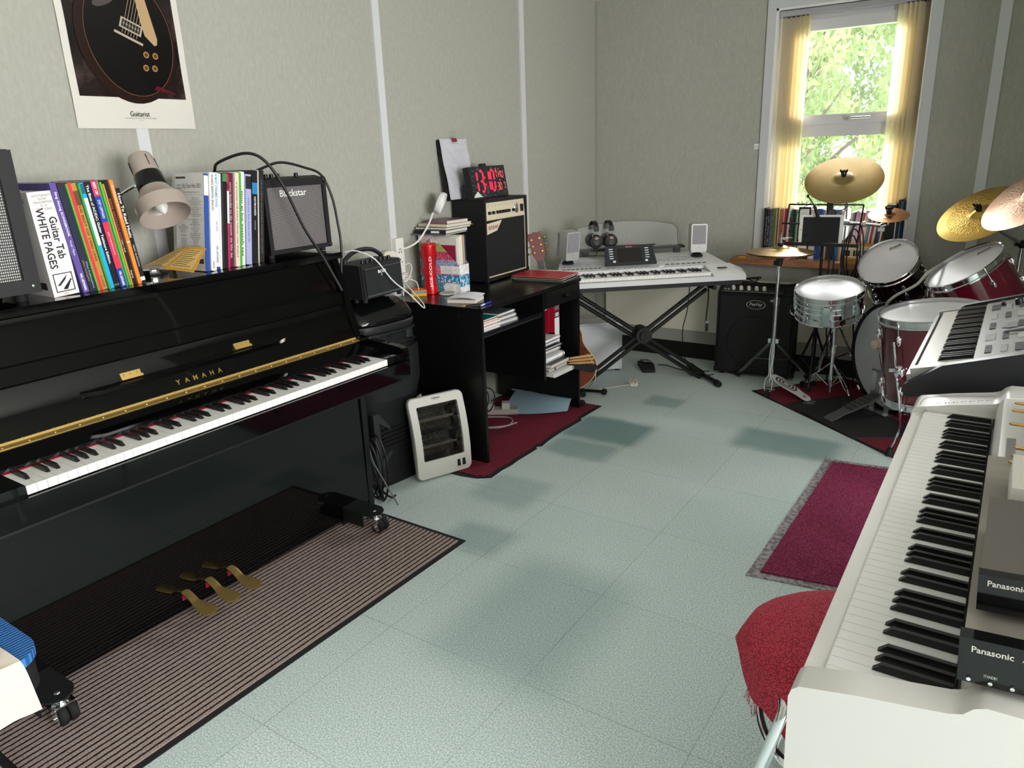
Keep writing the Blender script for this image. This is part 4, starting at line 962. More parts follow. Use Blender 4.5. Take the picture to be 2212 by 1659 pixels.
for i, (th_, hh, cc, lab, tx) in enumerate([(.004, .235, '8c1c3c', 'maroon Classics booklet in the floral magazine file', 1), (.010, .27, 'd4d2c8', 'off white music pad second in the floral file', 0), (.012, .275, 'e6e4da', 'cream score third in the floral file', 0), (.010, .268, 'cfc8b8', 'buff sheet music fourth in the floral file', 0), (.014, .28, 'ece8de', 'thick ivory score furthest right in the floral file', 0), (.008, .282, 'b49c78', 'tan card folder behind the scores in the floral file', 0)]):
    b = book(th_, hh, .21, cc)
    if tx: b.use(bmat('d8b060')).text('Classics', fr((-.07, -.0002, .175), (1, 0, 0), (0, 0, 1)), .09, .022, bold=.01)
    put('music_book', b, MF @ T(.222 + .006 * (i % 3), y, .003), lab, 'book', G3); y += th_ + .0012
G4 = 'folders standing between the floral file and the amplifier'
y = 3.002
for th_, hh, cc, lab in ((.008, .272, 'b01c2c', 'red folder standing beside the floral magazine file'), (.012, .27, 'd9d7d2', 'grey white folder between the red and navy folders'), (.009, .268, 'ecebe8', 'white plastic folder standing beside the amplifier'), (.012, .278, '24344c', 'navy folder standing nearest the amplifier')):
    put('folder', book(th_, hh, .215, cc), T(.225, y, Z), lab, 'folder', G4); y += th_ + .0012
G5 = 'notebooks piled across the file and folders on the desk'
zt = Z + .2895
for i, (w_, d_, h_, cc, lab, sp) in enumerate([(.21, .20, .006, '5a5a5c', 'thin grey pad at the bottom of the notebook pile', None), (.20, .19, .016, '1c1d20', 'black planner with a white label in the notebook pile', 'label'), (.21, .20, .012, '2c2e33', 'dark spiral notebook in the notebook pile', 'wire'), (.20, .19, .013, 'dccfb4', 'beige notebook second from the top of the pile', None), (.16, .145, .017, '7c5a68', 'small mauve notebook on top of the pile', None)]):
    M = T(.225 - .006 * i, 2.885 + .012 * i, zt) @ RZ(.12 - .05 * i)
    b = B(PAGES).box(-d_ + .002, .002, .0012, -.003, w_ - .002, h_ - .0012).use(bmat(cc)).box(-d_, 0, 0, 0, w_, .0011).box(-d_, 0, h_ - .0011, 0, w_, h_)
    if sp != 'wire': b.box(-d_, 0, .0011, 0, .0012, h_ - .0011)
    if sp == 'label': b.use(WINK).box(-.09, -.0005, .003, -.04, 0, h_ - .003)
    if sp == 'wire':
        b.use(STL)
        for k in range(20): b.tor(h_ * .55, .0007, T(-.01 - k * .0092, .003, h_ / 2) @ RY(PI / 2) , 10, 4)
    put('notebook', b, M, lab, 'notebook', G5); zt += h_ + .0008
one('sticky_note', B(mat('yellow_note', 'e4dc5a', .6)).box(.225, 3.07, zt - .031, .24, 3.1, zt - .0302), 'small yellow marker sticking out of the notebook pile', 'sticky note')
# ---------------------------------------------------------------- combo amplifier with clock and clip file on it
AM = T(.232, 3.215, Z) @ RZ(.03)
t = thing('combo_amplifier', 'black guitar combo with cream control panel standing on the desk', 'amplifier', M=AM)
AW, AH, AD = .43, .438, .2
b = B(VINYL).box(-AD, 0, .006, -.012, AW, AH).bev(.012, 3); part('cabinet', b, t, world=False)
b = B(VINYL).box(-.012, 0, .006, 0, .014, AH).box(-.012, AW - .014, .006, 0, AW, AH).box(-.012, .014, .006, 0, AW - .014, .022).box(-.012, .014, AH - .016, 0, AW - .014, AH).bev(.004, 2)
part('front_edge', b, t, world=False)
CRP = mat('cream_metal', 'd9ceb2', .4)
b = B(CRP).prism([(-.012, .335), (-.006, .335), (-.012, .42), (-.016, .42)], .016, AW - .016)
b.use(mat('faint_print', '8a8470', .6))
for k in range(8): b.cb((-.0098, .05 + k * .034, .402), (.001, .012, .002))
pl = part('control_panel', b, t, world=False)
b = B(mat('ribbed_cloth', '131416', .85, bump=(500, .3))).box(-.012, .02, .03, -.007, AW - .022, .33); part('grille', b, t, world=False)
b = B(mat('cream_piping', 'cfc4a0', .45)).box(-.012, .016, .024, -.005, AW - .016, .031).box(-.012, AW - .022, .031, -.005, AW - .016, .334).box(-.012, .016, .328, -.005, AW - .022, .335).bev(.001); part('piping', b, t, world=False)
for k, q in enumerate((.05, .088, .13, .158, .186, .214, .242, .29)):
    part('knob', B(BLK if k != 7 else BLK).lathe([(.009, 0), (.0085, .012), (.006, .014), (0, .014)], 16, zfr((-.008, q, .366), (1, 0, .07))), pl, world=False)
part('level_meter', B(CHR).lathe([(.026, 0), (.026, .004), (.023, .006)], 26, zfr((-.0086, .325, .375), (1, 0, .07)) @ Matrix.Diagonal((.8, 1.15, 1, 1))).use(mat('meter_face', 'e8e6dc', .3)).lathe([(.022, .0045), (0, .0045)], 22, zfr((-.0086, .325, .375), (1, 0, .07)) @ Matrix.Diagonal((.8, 1.15, 1, 1))), pl, 'round chrome meter', world=False)
part('power_switch', B(BLK).box(-.01, .37, .352, 0, .392, .392).bev(.003), pl, world=False)
b = B(mat('badge_cream', 'ded2bc', .45)).prism([(.018, .255), (.018, .312), (.17, .322), (.12, .27)], -.0068, -.005, 'x')
b.use(mat('badge_red', '8c3a30', .5)).text('Ashdown', fr((-.0049, .08, .293), (0, 1, .05), (0, 0, 1)), .1, .026, shear=.3, bold=.01)
part('badge', b, t, 'cream maker badge', world=False)
for q in ((-.02, .02), (-.02, AW - .02), (-.18, .02), (-.18, AW - .02)): part('foot', B(RUB).lathe([(.012, 0), (.013, .007)], 10, T(q[0], q[1], 0)), t, world=False)
for q in ((.006,), (AW - .006,)): part('corner', B(BLKP).box(-.014, q[0] - .009, .002, .003, q[0] + .009, .03).bev(.004, 2), t, world=False)
# clock
CT = AH + .0012
CM = AM @ T(-.052, -.02, CT) @ RZ(.10) @ RY(-.16)
t = thing('digital_clock', 'red LED digital clock reading 13:10 on top of the combo amplifier', 'clock', M=CM)
CW, CH = .41, .168
part('case', B(BLKP).box(-.034, 0, .002, 0, CW, CH).bev(.006, 3), t, world=False)
M_ = mat('clock_film', '1c2126', .1, noise=(26, '59646c', .52, .75), stretch=(1, 1, 3)); nt, p = nodes(M_)
part('screen', B(M_).box(0, .006, .008, .0012, CW - .006, CH - .008), t, 'dark screen under creased film', world=False)
LED_ = mat('led_red', 'ff1238', .4, emit=1.6); LED2 = mat('led_red_dim', 'f04a4c', .4, emit=1.2)
Fc = fr((.0016, 0, 0), (0, 1, 0), (0, 0, 1)) @ Matrix.Diagonal((CW / .36, 1.03, 1, 1))
SEG = {'0': 'abcdef', '1': 'bc', '3': 'abcdg', '7': 'abc', 'T': 'aij', 'H': 'bcefg', 'U': 'bcdef'}
def digit(b, ch, x, z, w_, h_, s):
    g = s * .22
    def hs(yc): b.poly2([(x + g, yc), (x + s, yc - s / 2), (x + w_ - s, yc - s / 2), (x + w_ - g, yc), (x + w_ - s, yc + s / 2), (x + s, yc + s / 2)], Fc)
    def vs2(xc, z0, z1): b.poly2([(xc, z0 + g), (xc + s / 2, z0 + s * .7), (xc + s / 2, z1 - s * .7), (xc, z1 - g), (xc - s / 2, z1 - s * .7), (xc - s / 2, z0 + s * .7)], Fc)
    for k in SEG[ch]:
        if k in 'agd': hs({'a': z + h_, 'g': z + h_ / 2, 'd': z}[k])
        else: vs2({'b': x + w_, 'c': x + w_, 'e': x, 'f': x, 'i': x + w_ / 2, 'j': x + w_ / 2}[k], z + (h_ / 2 if k in 'bfi' else 0), z + (h_ if k in 'bfi' else h_ / 2))
b = B(LED_); digit(b, '1', .0, .035, .065, .105, .015); digit(b, '3', .09, .035, .035, .105, .015); digit(b, '1', .132, .035, .05, .105, .014); digit(b, '0', .2, .035, .034, .105, .015)
for z in (.07, .105): b.cb((.143, z, .0003), (.008, .008, .0004), Fc)
part('time_digits', b, t, 'bright red digits', world=False)
b = B(LED2); digit(b, 'T', .252, .1, .02, .036, .0045); digit(b, 'H', .282, .1, .02, .036, .0045); digit(b, 'U', .312, .1, .02, .036, .0045)
digit(b, '3', .258, .036, .016, .036, .0045); digit(b, '0', .283, .036, .016, .036, .0045); digit(b, '7', .322, .036, .016, .036, .0045)
for q in (.262, .292, .29): b.cb((q, .146 if q != .29 else .086, .0003), (.008, .004, .0004), Fc)
part('day_digits', b, t, world=False)
part('film_corner', B(mat('film_white', 'e8e8e0', .2)).prism([(.008, .010), (.11, .010), (.09, .016), (.055, .04), (.02, .022)], .0012, .0024, 'x'), t, world=False)
for q in (.05, .31): part('foot', B(BLKP).box(-.05, q - .012, -.001, -.01, q + .012, .006, RY(.16)), t, world=False)
b = B(BLKP).box(-.03, .17, CH, -.008, .215, CH + .016).bev(.004, 2); part('top_button', b, t, world=False)
one('pocket_tuner', B(BLKP).box(.10, 3.20, Z + CT, .135, 3.245, Z + CT + .075).bev(.003), 'small black box standing beside the clip file on the combo amplifier', 'box')
# clip file leaning on the wall
KM = fr((.075, 3.13, Z + CT + .001), (0, 1, 0), (-.19, 0, 1))
t = thing('clip_file', 'black clip file with plastic wallet page leaning on the wall above the combo amplifier', 'file', M=KM)
KW, KH = .222, .312
part('binder', B(BLK).box(0, 0, -.022, KW, KH, -.002).bev(.002), t, world=False)
part('spine_print', B(WINK).text('FILE', fr((-.0004, KH * .78, -.012), (0, -1, 0), (0, 0, -1)), .035, .01), t, world=False)
def pg(o, u0=0, u1=1): return lambda u, v: ((u0 + (u1 - u0) * u) * KW * .98 + .003, .004 + KH * .99 * v, o + .004 * math.sin(v * 5 + u) ** 2 + .0015 * math.sin(u * 7))
part('page', B(mat('form_paper', 'c9c8ce', .6)).grid(pg(.001), 10, 16, .0008), t, world=False)
b = B(mat('form_print', '8a8a94', .7))
for k in range(24):
    v0 = .12 + k * .03; b.grid(lambda u, v: (lambda q: (q[0], q[1], q[2] + .0006))(pg(.0012, .1, .92)(u, v0 + .003 * v)), 10, 1)
b.use(INK).grid(lambda u, v: (lambda q: (q[0], q[1], q[2] + .0006))(pg(.0012, .4, .72)(u, .925 + .006 * v)), 6, 1)
part('print', b, t, world=False)
WAL = mat('clear_wallet', 'eef0f6', .12, alpha=.28, bump=(22, 1.0))
part('wallet', B(WAL).grid(lambda u, v: (u * KW, .001 + KH * v, .009 + .004 * math.sin(v * 5 + u) ** 2 + .0015 * math.sin(u * 7) + .002 * math.sin(u * 17 + v * 23)), 24, 34), t, world=False)
b = B(mat('maroon_clip', '7c1428', .3)).prism([(-.016, .019), (.006, .004), (.006, -.026), (-.016, -.028)], -.012, .016, 'x', T(KW * .5, KH - .004, 0) @ RZ(0)).bev(.001)
b = B(mat('maroon_clip', '7c1428', .3)).box(KW * .46, KH - .016, -.024, KW * .6, KH + .003, .018).bev(.003)
cl = part('binder_clip', b, t, world=False)
b = B(CHR)
for s_ in (.016, -.022): b.tube([(KW * .5, KH, s_), (KW * .5, KH + .03, s_ * 1.2), (KW * .53, KH + .038, s_ * 1.2), (KW * .56, KH + .03, s_ * 1.2), (KW * .56, KH, s_)], .0014, 6, sub=3)
part('clip_wire', b, cl, world=False)
# ---------------------------------------------------------------- small things on the desk top
for i, (cc, lab) in enumerate((('e0a828', 'yellow square sticky note pad, lowest of three beside the red tin'), ('3fa0b8', 'blue square sticky note pad between the orange and yellow ones'), ('e8854a', 'orange square sticky note pad, topmost of three beside the red tin'))):
    hgt = (.014, .006, .006)[i]; zb = Z + (0, .0148, .0214)[i]
    put('sticky_note_pad', B(mat('note_' + cc, cc, .7)).box(-.038, -.038, 0, .038, .038, hgt).bev(.0008), T(.10 - .003 * i, 2.83 - .03, zb) @ RZ(.75 + .08 * i), lab, 'sticky notes', 'sticky note pads on the desk')
t = thing('coaster', 'round white coaster with a faded picture on the desk', 'coaster', (.225, 2.878, Z))
part('disc', B(mat('coaster_white', 'e6e2d8', .4)).lathe([(.043, 0), (.045, .002), (.045, .006), (.043, .008)], 36, T(.225, 2.878, Z)), t)
part('picture', B(mat('coaster_print', 'b9c4b4', .5, noise=(50, '7a9a98', .45, .6))).disc(.034, T(.225, 2.878, Z + .008), .0004, 28), t)
LINED = mat('lined_paper', 'e8e7ec', .75); nt, p = nodes(LINED); pos, xyz = opos(nt)
ln = mth(nt, 'LESS_THAN', mth(nt, 'FRACT', mth(nt, 'DIVIDE', xyz[0], .0085)), .14); mg = mth(nt, 'LESS_THAN', mth(nt, 'ABSOLUTE', mth(nt, 'SUBTRACT', xyz[1], .03)), .0006)
nt.links.new(mixc(nt, mg, mixc(nt, ln, srgb('e8e7ec'), srgb('9aa0c4')), srgb('d06a6a')), p.inputs['Base Color'])
NM = T(.46, 2.72, Z) @ RZ(.30)
t = thing('open_notepad', 'lined notepad lying open on the near front of the desk', 'notepad', M=NM)
part('pad', B(PAGES).box(-.095, 0, 0, .045, .125, .016).bev(.001), t, world=False)
part('open_page', B(LINED).grid(lambda u, v: (-.100 + .15 * u, .004 + .132 * v, .019 + .008 * math.sin(PI * u) + .006 * u * v), 10, 8, .0008), t, world=False)
part('pencil_note', B(RED).text('abc', T(.0, .07, .0285), .022, .008), t, world=False)
t = thing('ballpoint_pen', 'blue capped ballpoint pen lying at the desk edge by the notepad', 'pen', (.565, 2.75, Z))
d0, d1 = Vector((.565, 2.72, Z + .0052)), Vector((.560, 2.775, Z + .0052))
part('barrel', B(mat('clear_barrel', 'c8cce0', .2)).cyl(d0, (.569, 2.69, Z + .0052), .004, n=8), t)
part('cap', B(mat('blue_cap', '2430b8', .3)).cyl(d0, d1, .0048, n=10).box(.566, 2.73, Z + .008, .571, 2.77, Z + .0105), t, 'blue cap')
one('pencil', B(mat('black_lacquer', '18181a', .3)).cyl((.50, 2.66, Z + .004), (.545, 2.73, Z + .004), .0037, n=6).use(mat('raw_wood', 'c8945c', .6)).cyl((.50, 2.66, Z + .004), (.488, 2.642, Z + .004), .0037, .0006, n=6), 'black pencil lying beside the open notepad', 'pencil')
G6 = 'folders stacked on the far end of the desk top'
zt = Z
for i, (cc, dx, dy, r_, lab) in enumerate((('1f2a30', .0, .02, .10, 'dark folder at the bottom of the stack under the red folder'), ('4c8a3c', .0, .012, .12, 'green folder under the red folder on the desk'), ('c01c38', 0, 0, .06, 'red paper folder with scribbled writing on top of the desk stack'))):
    M = T(.60 + dx, 3.37 + dy, zt) @ RZ(r_)
    b = B(PAPER).grid(lambda u, v: (-.298 + .296 * u, .006 + .228 * v, .0042 + .010 * max(0, v - .72) ** 1.2 * 3 * u), 8, 10, .0018)
    b.use(bmat(cc)).box(-.31, 0, 0, 0, .215, .0012).grid(lambda u, v: (-.31 + .31 * u, .21 * v, .006 + .004 * max(0, v - .7) * u), 6, 6, .0012)
    if i == 2: b.use(INK).text('Piano', M.inverted() @ fr(M @ Vector((-.15, .11, .0066)), (.0, 1, 0), (-1, 0, 0)), .06, .02, shear=.3)
    put('folder', b, M, lab, 'folder', G6); zt += .0105
one('loose_sheets', B(PAPER).grid(lambda u, v: (.36 + .23 * u - .02 * v, 3.50 + .135 * v, zt - .0155 + .003 * v + .004 * u * v), 8, 8, .0012), 'loose white sheets jutting from the folders at the desk end', 'paper')
# ---------------------------------------------------------------- under the desk top: shelf and cubby
zs = .6476; G7 = 'exercise books on the desk shelf'
zt = zs
for i, (cc, h_, lab) in enumerate((('e4e0e0', .009, 'white exercise book at the bottom of the shelf pile'), ('ded8da', .009, 'second exercise book from the bottom of the shelf pile'), ('e8b0a8', .008, 'pink edged exercise book in the middle of the shelf pile'), ('ece6e4', .008, 'white exercise book below the coral one on the shelf'), ('e0826c', .008, 'coral exercise book just under the teal one'), ('1f8e8c', .007, 'teal exercise book on top of the shelf pile'))):
    M = T(.578 - .004 * (i % 3), 2.668 + .003 * (i % 2), zt) @ RZ(.03 * (i % 3 - 1))
    b = B(PAGES).box(-.16, .001, .001, -.002, .149, h_ - .001).use(bmat(cc)).box(-.161, 0, 0, 0, .15, .001).box(-.161, 0, h_ - .001, 0, .15, h_)
    put('exercise_book', b, M, lab, 'exercise book', G7); zt += h_ + .0006
def spiral(w_, d_, h_, cc, wire, page='e6e4e2'):
    b = B(bmat(page)).box(-d_, .0, .001, -.006, w_, h_ - .001).use(bmat(cc)).box(-d_, 0, 0, -.004, w_, .001).box(-d_, 0, h_ - .001, -.004, w_, h_)
    b.use(mat('wire_' + wire, wire, .3, .6 if wire != 'f0f0ee' else 0)); n = int(w_ / .0095)
    for k in range(n): b.tor(h_ * .5 + .002, .0011, T(-.004, .006 + k * .0095, h_ / 2) @ RX(PI / 2), 10, 4)
    return b
zt = zs; G8 = 'spiral pads on the desk shelf'
for i, (cc, h_, lab) in enumerate((('d8d6d6', .014, 'white spiral pad at the bottom, right of the teal exercise book'), ('e0dede', .012, 'white spiral pad in the middle of the shelf pile'), ('5a706a', .012, 'grey green covered spiral pad on top of the shelf pile'))):
    put('spiral_pad', spiral(.145, .2, h_, cc, 'b8b8ba'), T(.565 - .006 * i, 2.84 + .006 * i, zt) @ RZ(-.06 + .05 * i) , lab, 'spiral pad', G8); zt += h_ + .0055
# cubby: wire bound books, red box file, lever arch file, papers, stick bag
zt = .2916; G9 = 'wire bound books piled in the desk cubby'
for i, (cc, h_, wire, d_, dx, lab) in enumerate((('e2e0dc', .018, 'f0f0ee', .21, .055, 'white spiral book at the bottom of the cubby pile, sticking out furthest'), ('d0cec8', .020, None, .2, .02, 'thick page block with black elastic straps in the cubby pile'), ('18191b', .022, None, .2, .035, 'black diary above the strapped one in the cubby'), ('e4e2de', .030, 'e8e8ea', .19, .0, 'fat white spiral book in the middle of the cubby pile'), ('d6d4cc', .018, 'e4e2d8', .18, -.03, 'cream spiral book above the fat white one'), ('2a2a2e', .012, '3a3a3c', .18, -.012, 'dark spiral book third from the top of the cubby pile'), ('b8b4cc', .012, 'd0cce0', .18, -.025, 'lilac spiral book second from the top of the cubby pile'), ('dedcda', .014, 'd8d8d8', .18, -.02, 'pale spiral book on top of the cubby pile'))):
    M = T(.60 + dx - .012, 3.212, zt) @ RZ(-.03 + .015 * (i % 4))
    if wire: b = spiral(.19, d_, h_, cc, wire)
    else:
        b = B(PAGES).box(-d_, .002, .0015, -.002, .19, h_ - .0015).use(bmat(cc)).box(-d_, 0, 0, 0, .195, .0014).box(-d_, 0, h_ - .0014, 0, .195, h_)
        b.use(bmat('18191b')).box(-.002, .193, .001, .0, .195, h_ - .001)
        if i == 1: b.box(-.0015, .06, -.002, .0008, .07, h_ + .0005).box(-d_ * .5, -.0004, h_ * .3, .0, .0, h_ * .5)
    put('spiral_book' if wire else 'diary', b, M, lab, 'book', G9); zt += h_ + (.0055 if wire else .0012) + (.002 if i in (2, 3, 4, 5, 6, 7) and wire else 0)
# red box file standing behind the pile, lever arch file, overhanging sheets
b = B(mat('crimson_card', 'a8142c', .4)).box(.28, 3.235, zt + .001, .47, 3.365, .60).bev(.002)
b = B(mat('crimson_card', 'a8142c', .4)).box(.28, 3.37, .2925, .43, 3.376, .645).box(.28, 3.225, .2925, .286, 3.37, .645).box(.286, 3.37, .47, .52, 3.376, .645)
b.use(PAPER).box(.40, 3.372, .5, .4004, 3.3765, .6)
one('box_file', B(mat('crimson_card', 'a8142c', .4)).box(.20, 3.30, zt + .0025, .215, 3.39, .64).box(.215, 3.378, zt + .0025, .51, 3.39, .64).box(.215, 3.30, zt + .0025, .50, 3.378, zt + .012).bev(.002), 'open crimson box file standing in the desk cubby', 'box file')
t = thing('lever_arch_file', 'red edged lever arch file with white spine label in the desk cubby', 'folder', (.4, 3.43, zt))
part('case', B(mat('crimson_card', 'a8142c', .4)).box(.25, 3.396, zt + .0025, .535, 3.455, .65).bev(.0015), t)
b = B(WINK).box(.535, 3.402, .42, .5362, 3.450, .565); b.use(INK).box(.535, 3.402, .566, .5362, 3.450, .60); b.use(GREYP).box(.535, 3.403, .61, .5362, 3.449, .642); b.use(WINK).box(.5362, 3.408, .572, .5366, 3.415, .594).box(.5362, 3.42, .572, .5366, 3.432, .594).box(.5362, 3.437, .572, .5366, 3.444, .594)
part('spine_label', b, t)
one('loose_sheets', B(PAPER).grid(lambda u, v: (.30 + .245 * u, 3.215 + .17 * v, .6515 - .035 * u * (1 - v) + .001 * math.sin(9 * u)), 8, 8, .003), 'white sheets drooping over the files in the desk cubby', 'paper')
# ---------------------------------------------------------------- halogen heater
HW_ = Vector((.112, .259, 0)).normalized(); HN = Vector((HW_.y, -HW_.x, 0))
HM = fr((.445, 2.313, .0075), HW_, (-HN * math.sin(.17) + Vector((0, 0, math.cos(.17)))))   # x width, y up, z out
t = thing('halogen_heater', 'white halogen heater with wire mesh front leaning on the desk side', 'heater', M=HM)
HWH = mat('heater_white', 'dcdad2', .38)
W_, H_ = .282, .385
def bow(v): return .024 * math.sin(PI * v) ** .9      # the case bows outwards in the middle
def hp(u, v, o=0):
    return (W_ * u, .004 + H_ * v, bow(v) + o)
b = B(HWH)
def ring(o): # outline of the case at depth o
    pts = []
    for x, y in rrect(W_ / 2, H_ / 2, .026, 5): pts.append((x + W_ / 2, y + H_ / 2))
    return pts
out = rrect(W_ / 2, H_ / 2, .028, 6); inn = rrect(W_ / 2 - .036, .128, .008, 6)
def dens(P, k): return [((P[i][0] * (k - j) + P[(i + 1) % len(P)][0] * j) / k, (P[i][1] * (k - j) + P[(i + 1) % len(P)][1] * j) / k) for i in range(len(P)) for j in range(k)]
out = dens(out, 4); inn = dens(inn, 4); n = len(out); cy0 = .022
v = []
for rr, o, sh in ((out, -.055, .9), (out, -.025, 1.0), (out, -.004, 1.0), ([(x * .985, y * .985) for x, y in out], 0, 1)):
    for x, y in rr: q = (y + H_ / 2) / H_; v.append((W_ / 2 + x * (.9 if sh < 1 else 1), H_ / 2 + y * sh * (1 if sh == 1 else 1), bow(max(0, min(1, q))) * (1 if sh == 1 else .3) + o))
for o in (0, -.02):
    for x, y in inn: yy = y + H_ / 2 + cy0; v.append((W_ / 2 + x, yy, bow(yy / H_) + o))
f = []
for j in range(5):
    for i in range(n): k = (i + 1) % n; f.append((j * n + i, j * n + k, (j + 1) * n + k, (j + 1) * n + i))
f.append(tuple(range(n - 1, -1, -1)))
b.add(v, f); part('case', b, t, world=False)
b = B(mat('reflector', 'c8c8c4', .12, 1))
for z0, z1 in ((.085, .205), (.21, .33)):
    b.grid(lambda u, v: (.04 + .205 * u, z0 + (z1 - z0) * v, -.006 - .044 * math.sin(PI * v)), 10, 12)
part('reflector', b, t, 'bright curved reflectors', world=False)
for z in (.145, .27):
    b = B(mat('quartz_tube', 'cfc8b4', .2)).cyl((.045, z, -.025), (.24, z, -.025), .0065, n=12)
    b.use(BLK).cyl((.038, z, -.025), (.05, z, -.025), .009, n=10).cyl((.235, z, -.025), (.247, z, -.025), .009, n=10)
    part('element', b, t, world=False)
b = B(mat('mesh_wire', '2a2826', .4, .7)); NX, NY = 26, 42
g0 = lambda x, y: (x, y, bow((y) / H_) - .006)
x0, x1, yb, yt = .036, W_ - .036, H_ / 2 + cy0 - .128, H_ / 2 + cy0 + .128
for k in range(-NY, NX + 1):   # diagonal wires both ways
    for s_ in (1, -1):
        pts = []
        for i in range(15):
            y = yb + (yt - yb) * i / 14; x = x0 + (k * (x1 - x0) / NX + s_ * (y - yb) * .62) if s_ > 0 else x1 - (k * (x1 - x0) / NX) - (y - yb) * .62
            if x0 <= x <= x1: pts.append(g0(x, y))
        if len(pts) > 1: b.tube(pts, .0015, 3)
part('mesh_guard', b, t, world=False)
b = B(INK)
Ft = T(W_ / 2, H_ - .018, bow(.95) + .0005)
b.text('WARNING', Ft @ T(0, .003, 0), .046, .0055, bold=.02).text('DO NOT COVER', Ft @ T(0, -.0035, 0), .032, .003).text('DO NOT TOUCH HOT SURFACES', Ft @ T(0, -.0085, 0), .072, .003)
part('warning_print', b, t, world=False)
for x in (.205, .232):
    part('switch', B(BLK).box(x, .028, bow(.1) - .004, x + .015, .064, bow(.1) + .003).bev(.002), t, world=False)
b = B(HWH).box(.03, .0, -.085, .06, .012, -.02).box(.222, 0, -.085, .252, .012, -.02).bev(.003); part('foot', b, t, world=False)
# ---------------------------------------------------------------- under the desk: strip, leads, plastic wallet
t = thing('extension_lead', 'grey white extension socket with plugs under the desk', 'extension lead', (.20, 3.26, .008))
Fe = T(.21, 3.25, .0085) @ RZ(.55)
part('block', B(mat('aged_plastic', 'b4afa6', .5)).box(-.16, -.032, 0, .14, .032, .03, Fe).bev(.005), t)
for x in (-.10, -.02, .07): part('plug', B(mat('aged_white', 'cac6bd', .45)).box(x - .022, -.024, .0305, x + .022, .024, .066, Fe).bev(.006, 2), t)
b = B(mat('grey_flex', 'b0aeaa', .5))
b.tube([(.17, 2.95, .012), (.3, 3.02, .012), (.40, 3.12, .012), (.34, 3.22, .012), (.22, 3.16, .014), (.15, 3.08, .013), (.25, 3.0, .017), (.38, 3.05, .016), (.42, 3.17, .014)], .004, 7, sub=6)
one('mains_lead', b, 'pale flex looped on the mat under the desk', 'cable')
b = B(CBL)
for k in range(4): b.tube([(.13 + .02 * k + .055 * math.cos(g), 3.12 + .03 * k + .03 * math.sin(g * 2) * .5, .10 + .07 * math.sin(g)) for g in [2 * PI * i / 14 for i in range(14)]], .0035, 6, closed=True, sub=3)
b.tube([(.13, 3.12, .03), (.10, 3.2, .009), (.14, 3.3, .009)], .0035, 6, sub=4)
one('cable_coil', b, 'coil of dark cable behind the extension socket under the desk', 'cable')
pw = [(.27, 3.26), (.13, 3.66), (.53, 3.66), (.575, 3.46)]
def sheetp(u, v):
    a = Vector((pw[0][0] * (1 - u) + pw[1][0] * u, pw[0][1] * (1 - u) + pw[1][1] * u)); c = Vector((pw[3][0] * (1 - u) + pw[2][0] * u, pw[3][1] * (1 - u) + pw[2][1] * u))
    q = a * (1 - v) + c * v; q = q + Vector((0, -.035 * math.sin(PI * v) * (1 - u)))
    return (q.x, min(q.y, 3.548), .0155 + .045 * math.sin(PI * u) ** 1.2 * (.55 + .45 * v) + .007 * math.sin(u * 9 + v * 5) * u + .035 * u * (1 - v))
one('plastic_wallet', B(mat('blue_wallet', '9fbccb', .22)).grid(sheetp, 20, 20, .0015), 'pale blue plastic wallet bulging on the red mat under the desk', 'wallet')
STK = mat('hickory', 'c09058', .45)
for i, (p0, p1, lab) in enumerate((((.54, 3.33, .497), (.715, 3.50, .352), 'top drumstick poking out from the desk cubby'), ((.54, 3.35, .472), (.72, 3.525, .334), 'middle drumstick poking out from the desk cubby'), ((.55, 3.365, .45), (.70, 3.515, .32), 'lowest drumstick poking out from the desk cubby'))):
    d = (Vector(p1) - Vector(p0)); p0 = Vector((.608, 3.40 + .01 * i, .345 - .016 * i)); p1 = p0 + Vector((.10, .115, .004 - .006 * i))
    put('drumstick', B(STK).lathe([(.0035, 0), (.005, .004), (.0062, .03), (.0074, .06), (.0076, .145), (.0065, .151), (.003, .154)], 12), zfr(p0, p1 - p0), lab, 'drumstick', 'drumsticks in the desk cubby')
b = B(mat('black_nylon', '131315', .7, bump=(120, .5)))
b.grid(lambda u, v: (.612 + .09 * u + .016 * math.cos(2 * PI * v) * (.5 + u), 3.42 + .10 * u + .02 * math.cos(2 * PI * v), .305 - .03 * u + .02 * math.sin(2 * PI * v) * (.55 + .6 * u + .25 * math.sin(6 * PI * v))), 8, 24)
one('stick_bag', b, 'crumpled black nylon bag end beneath the drumsticks', 'bag')

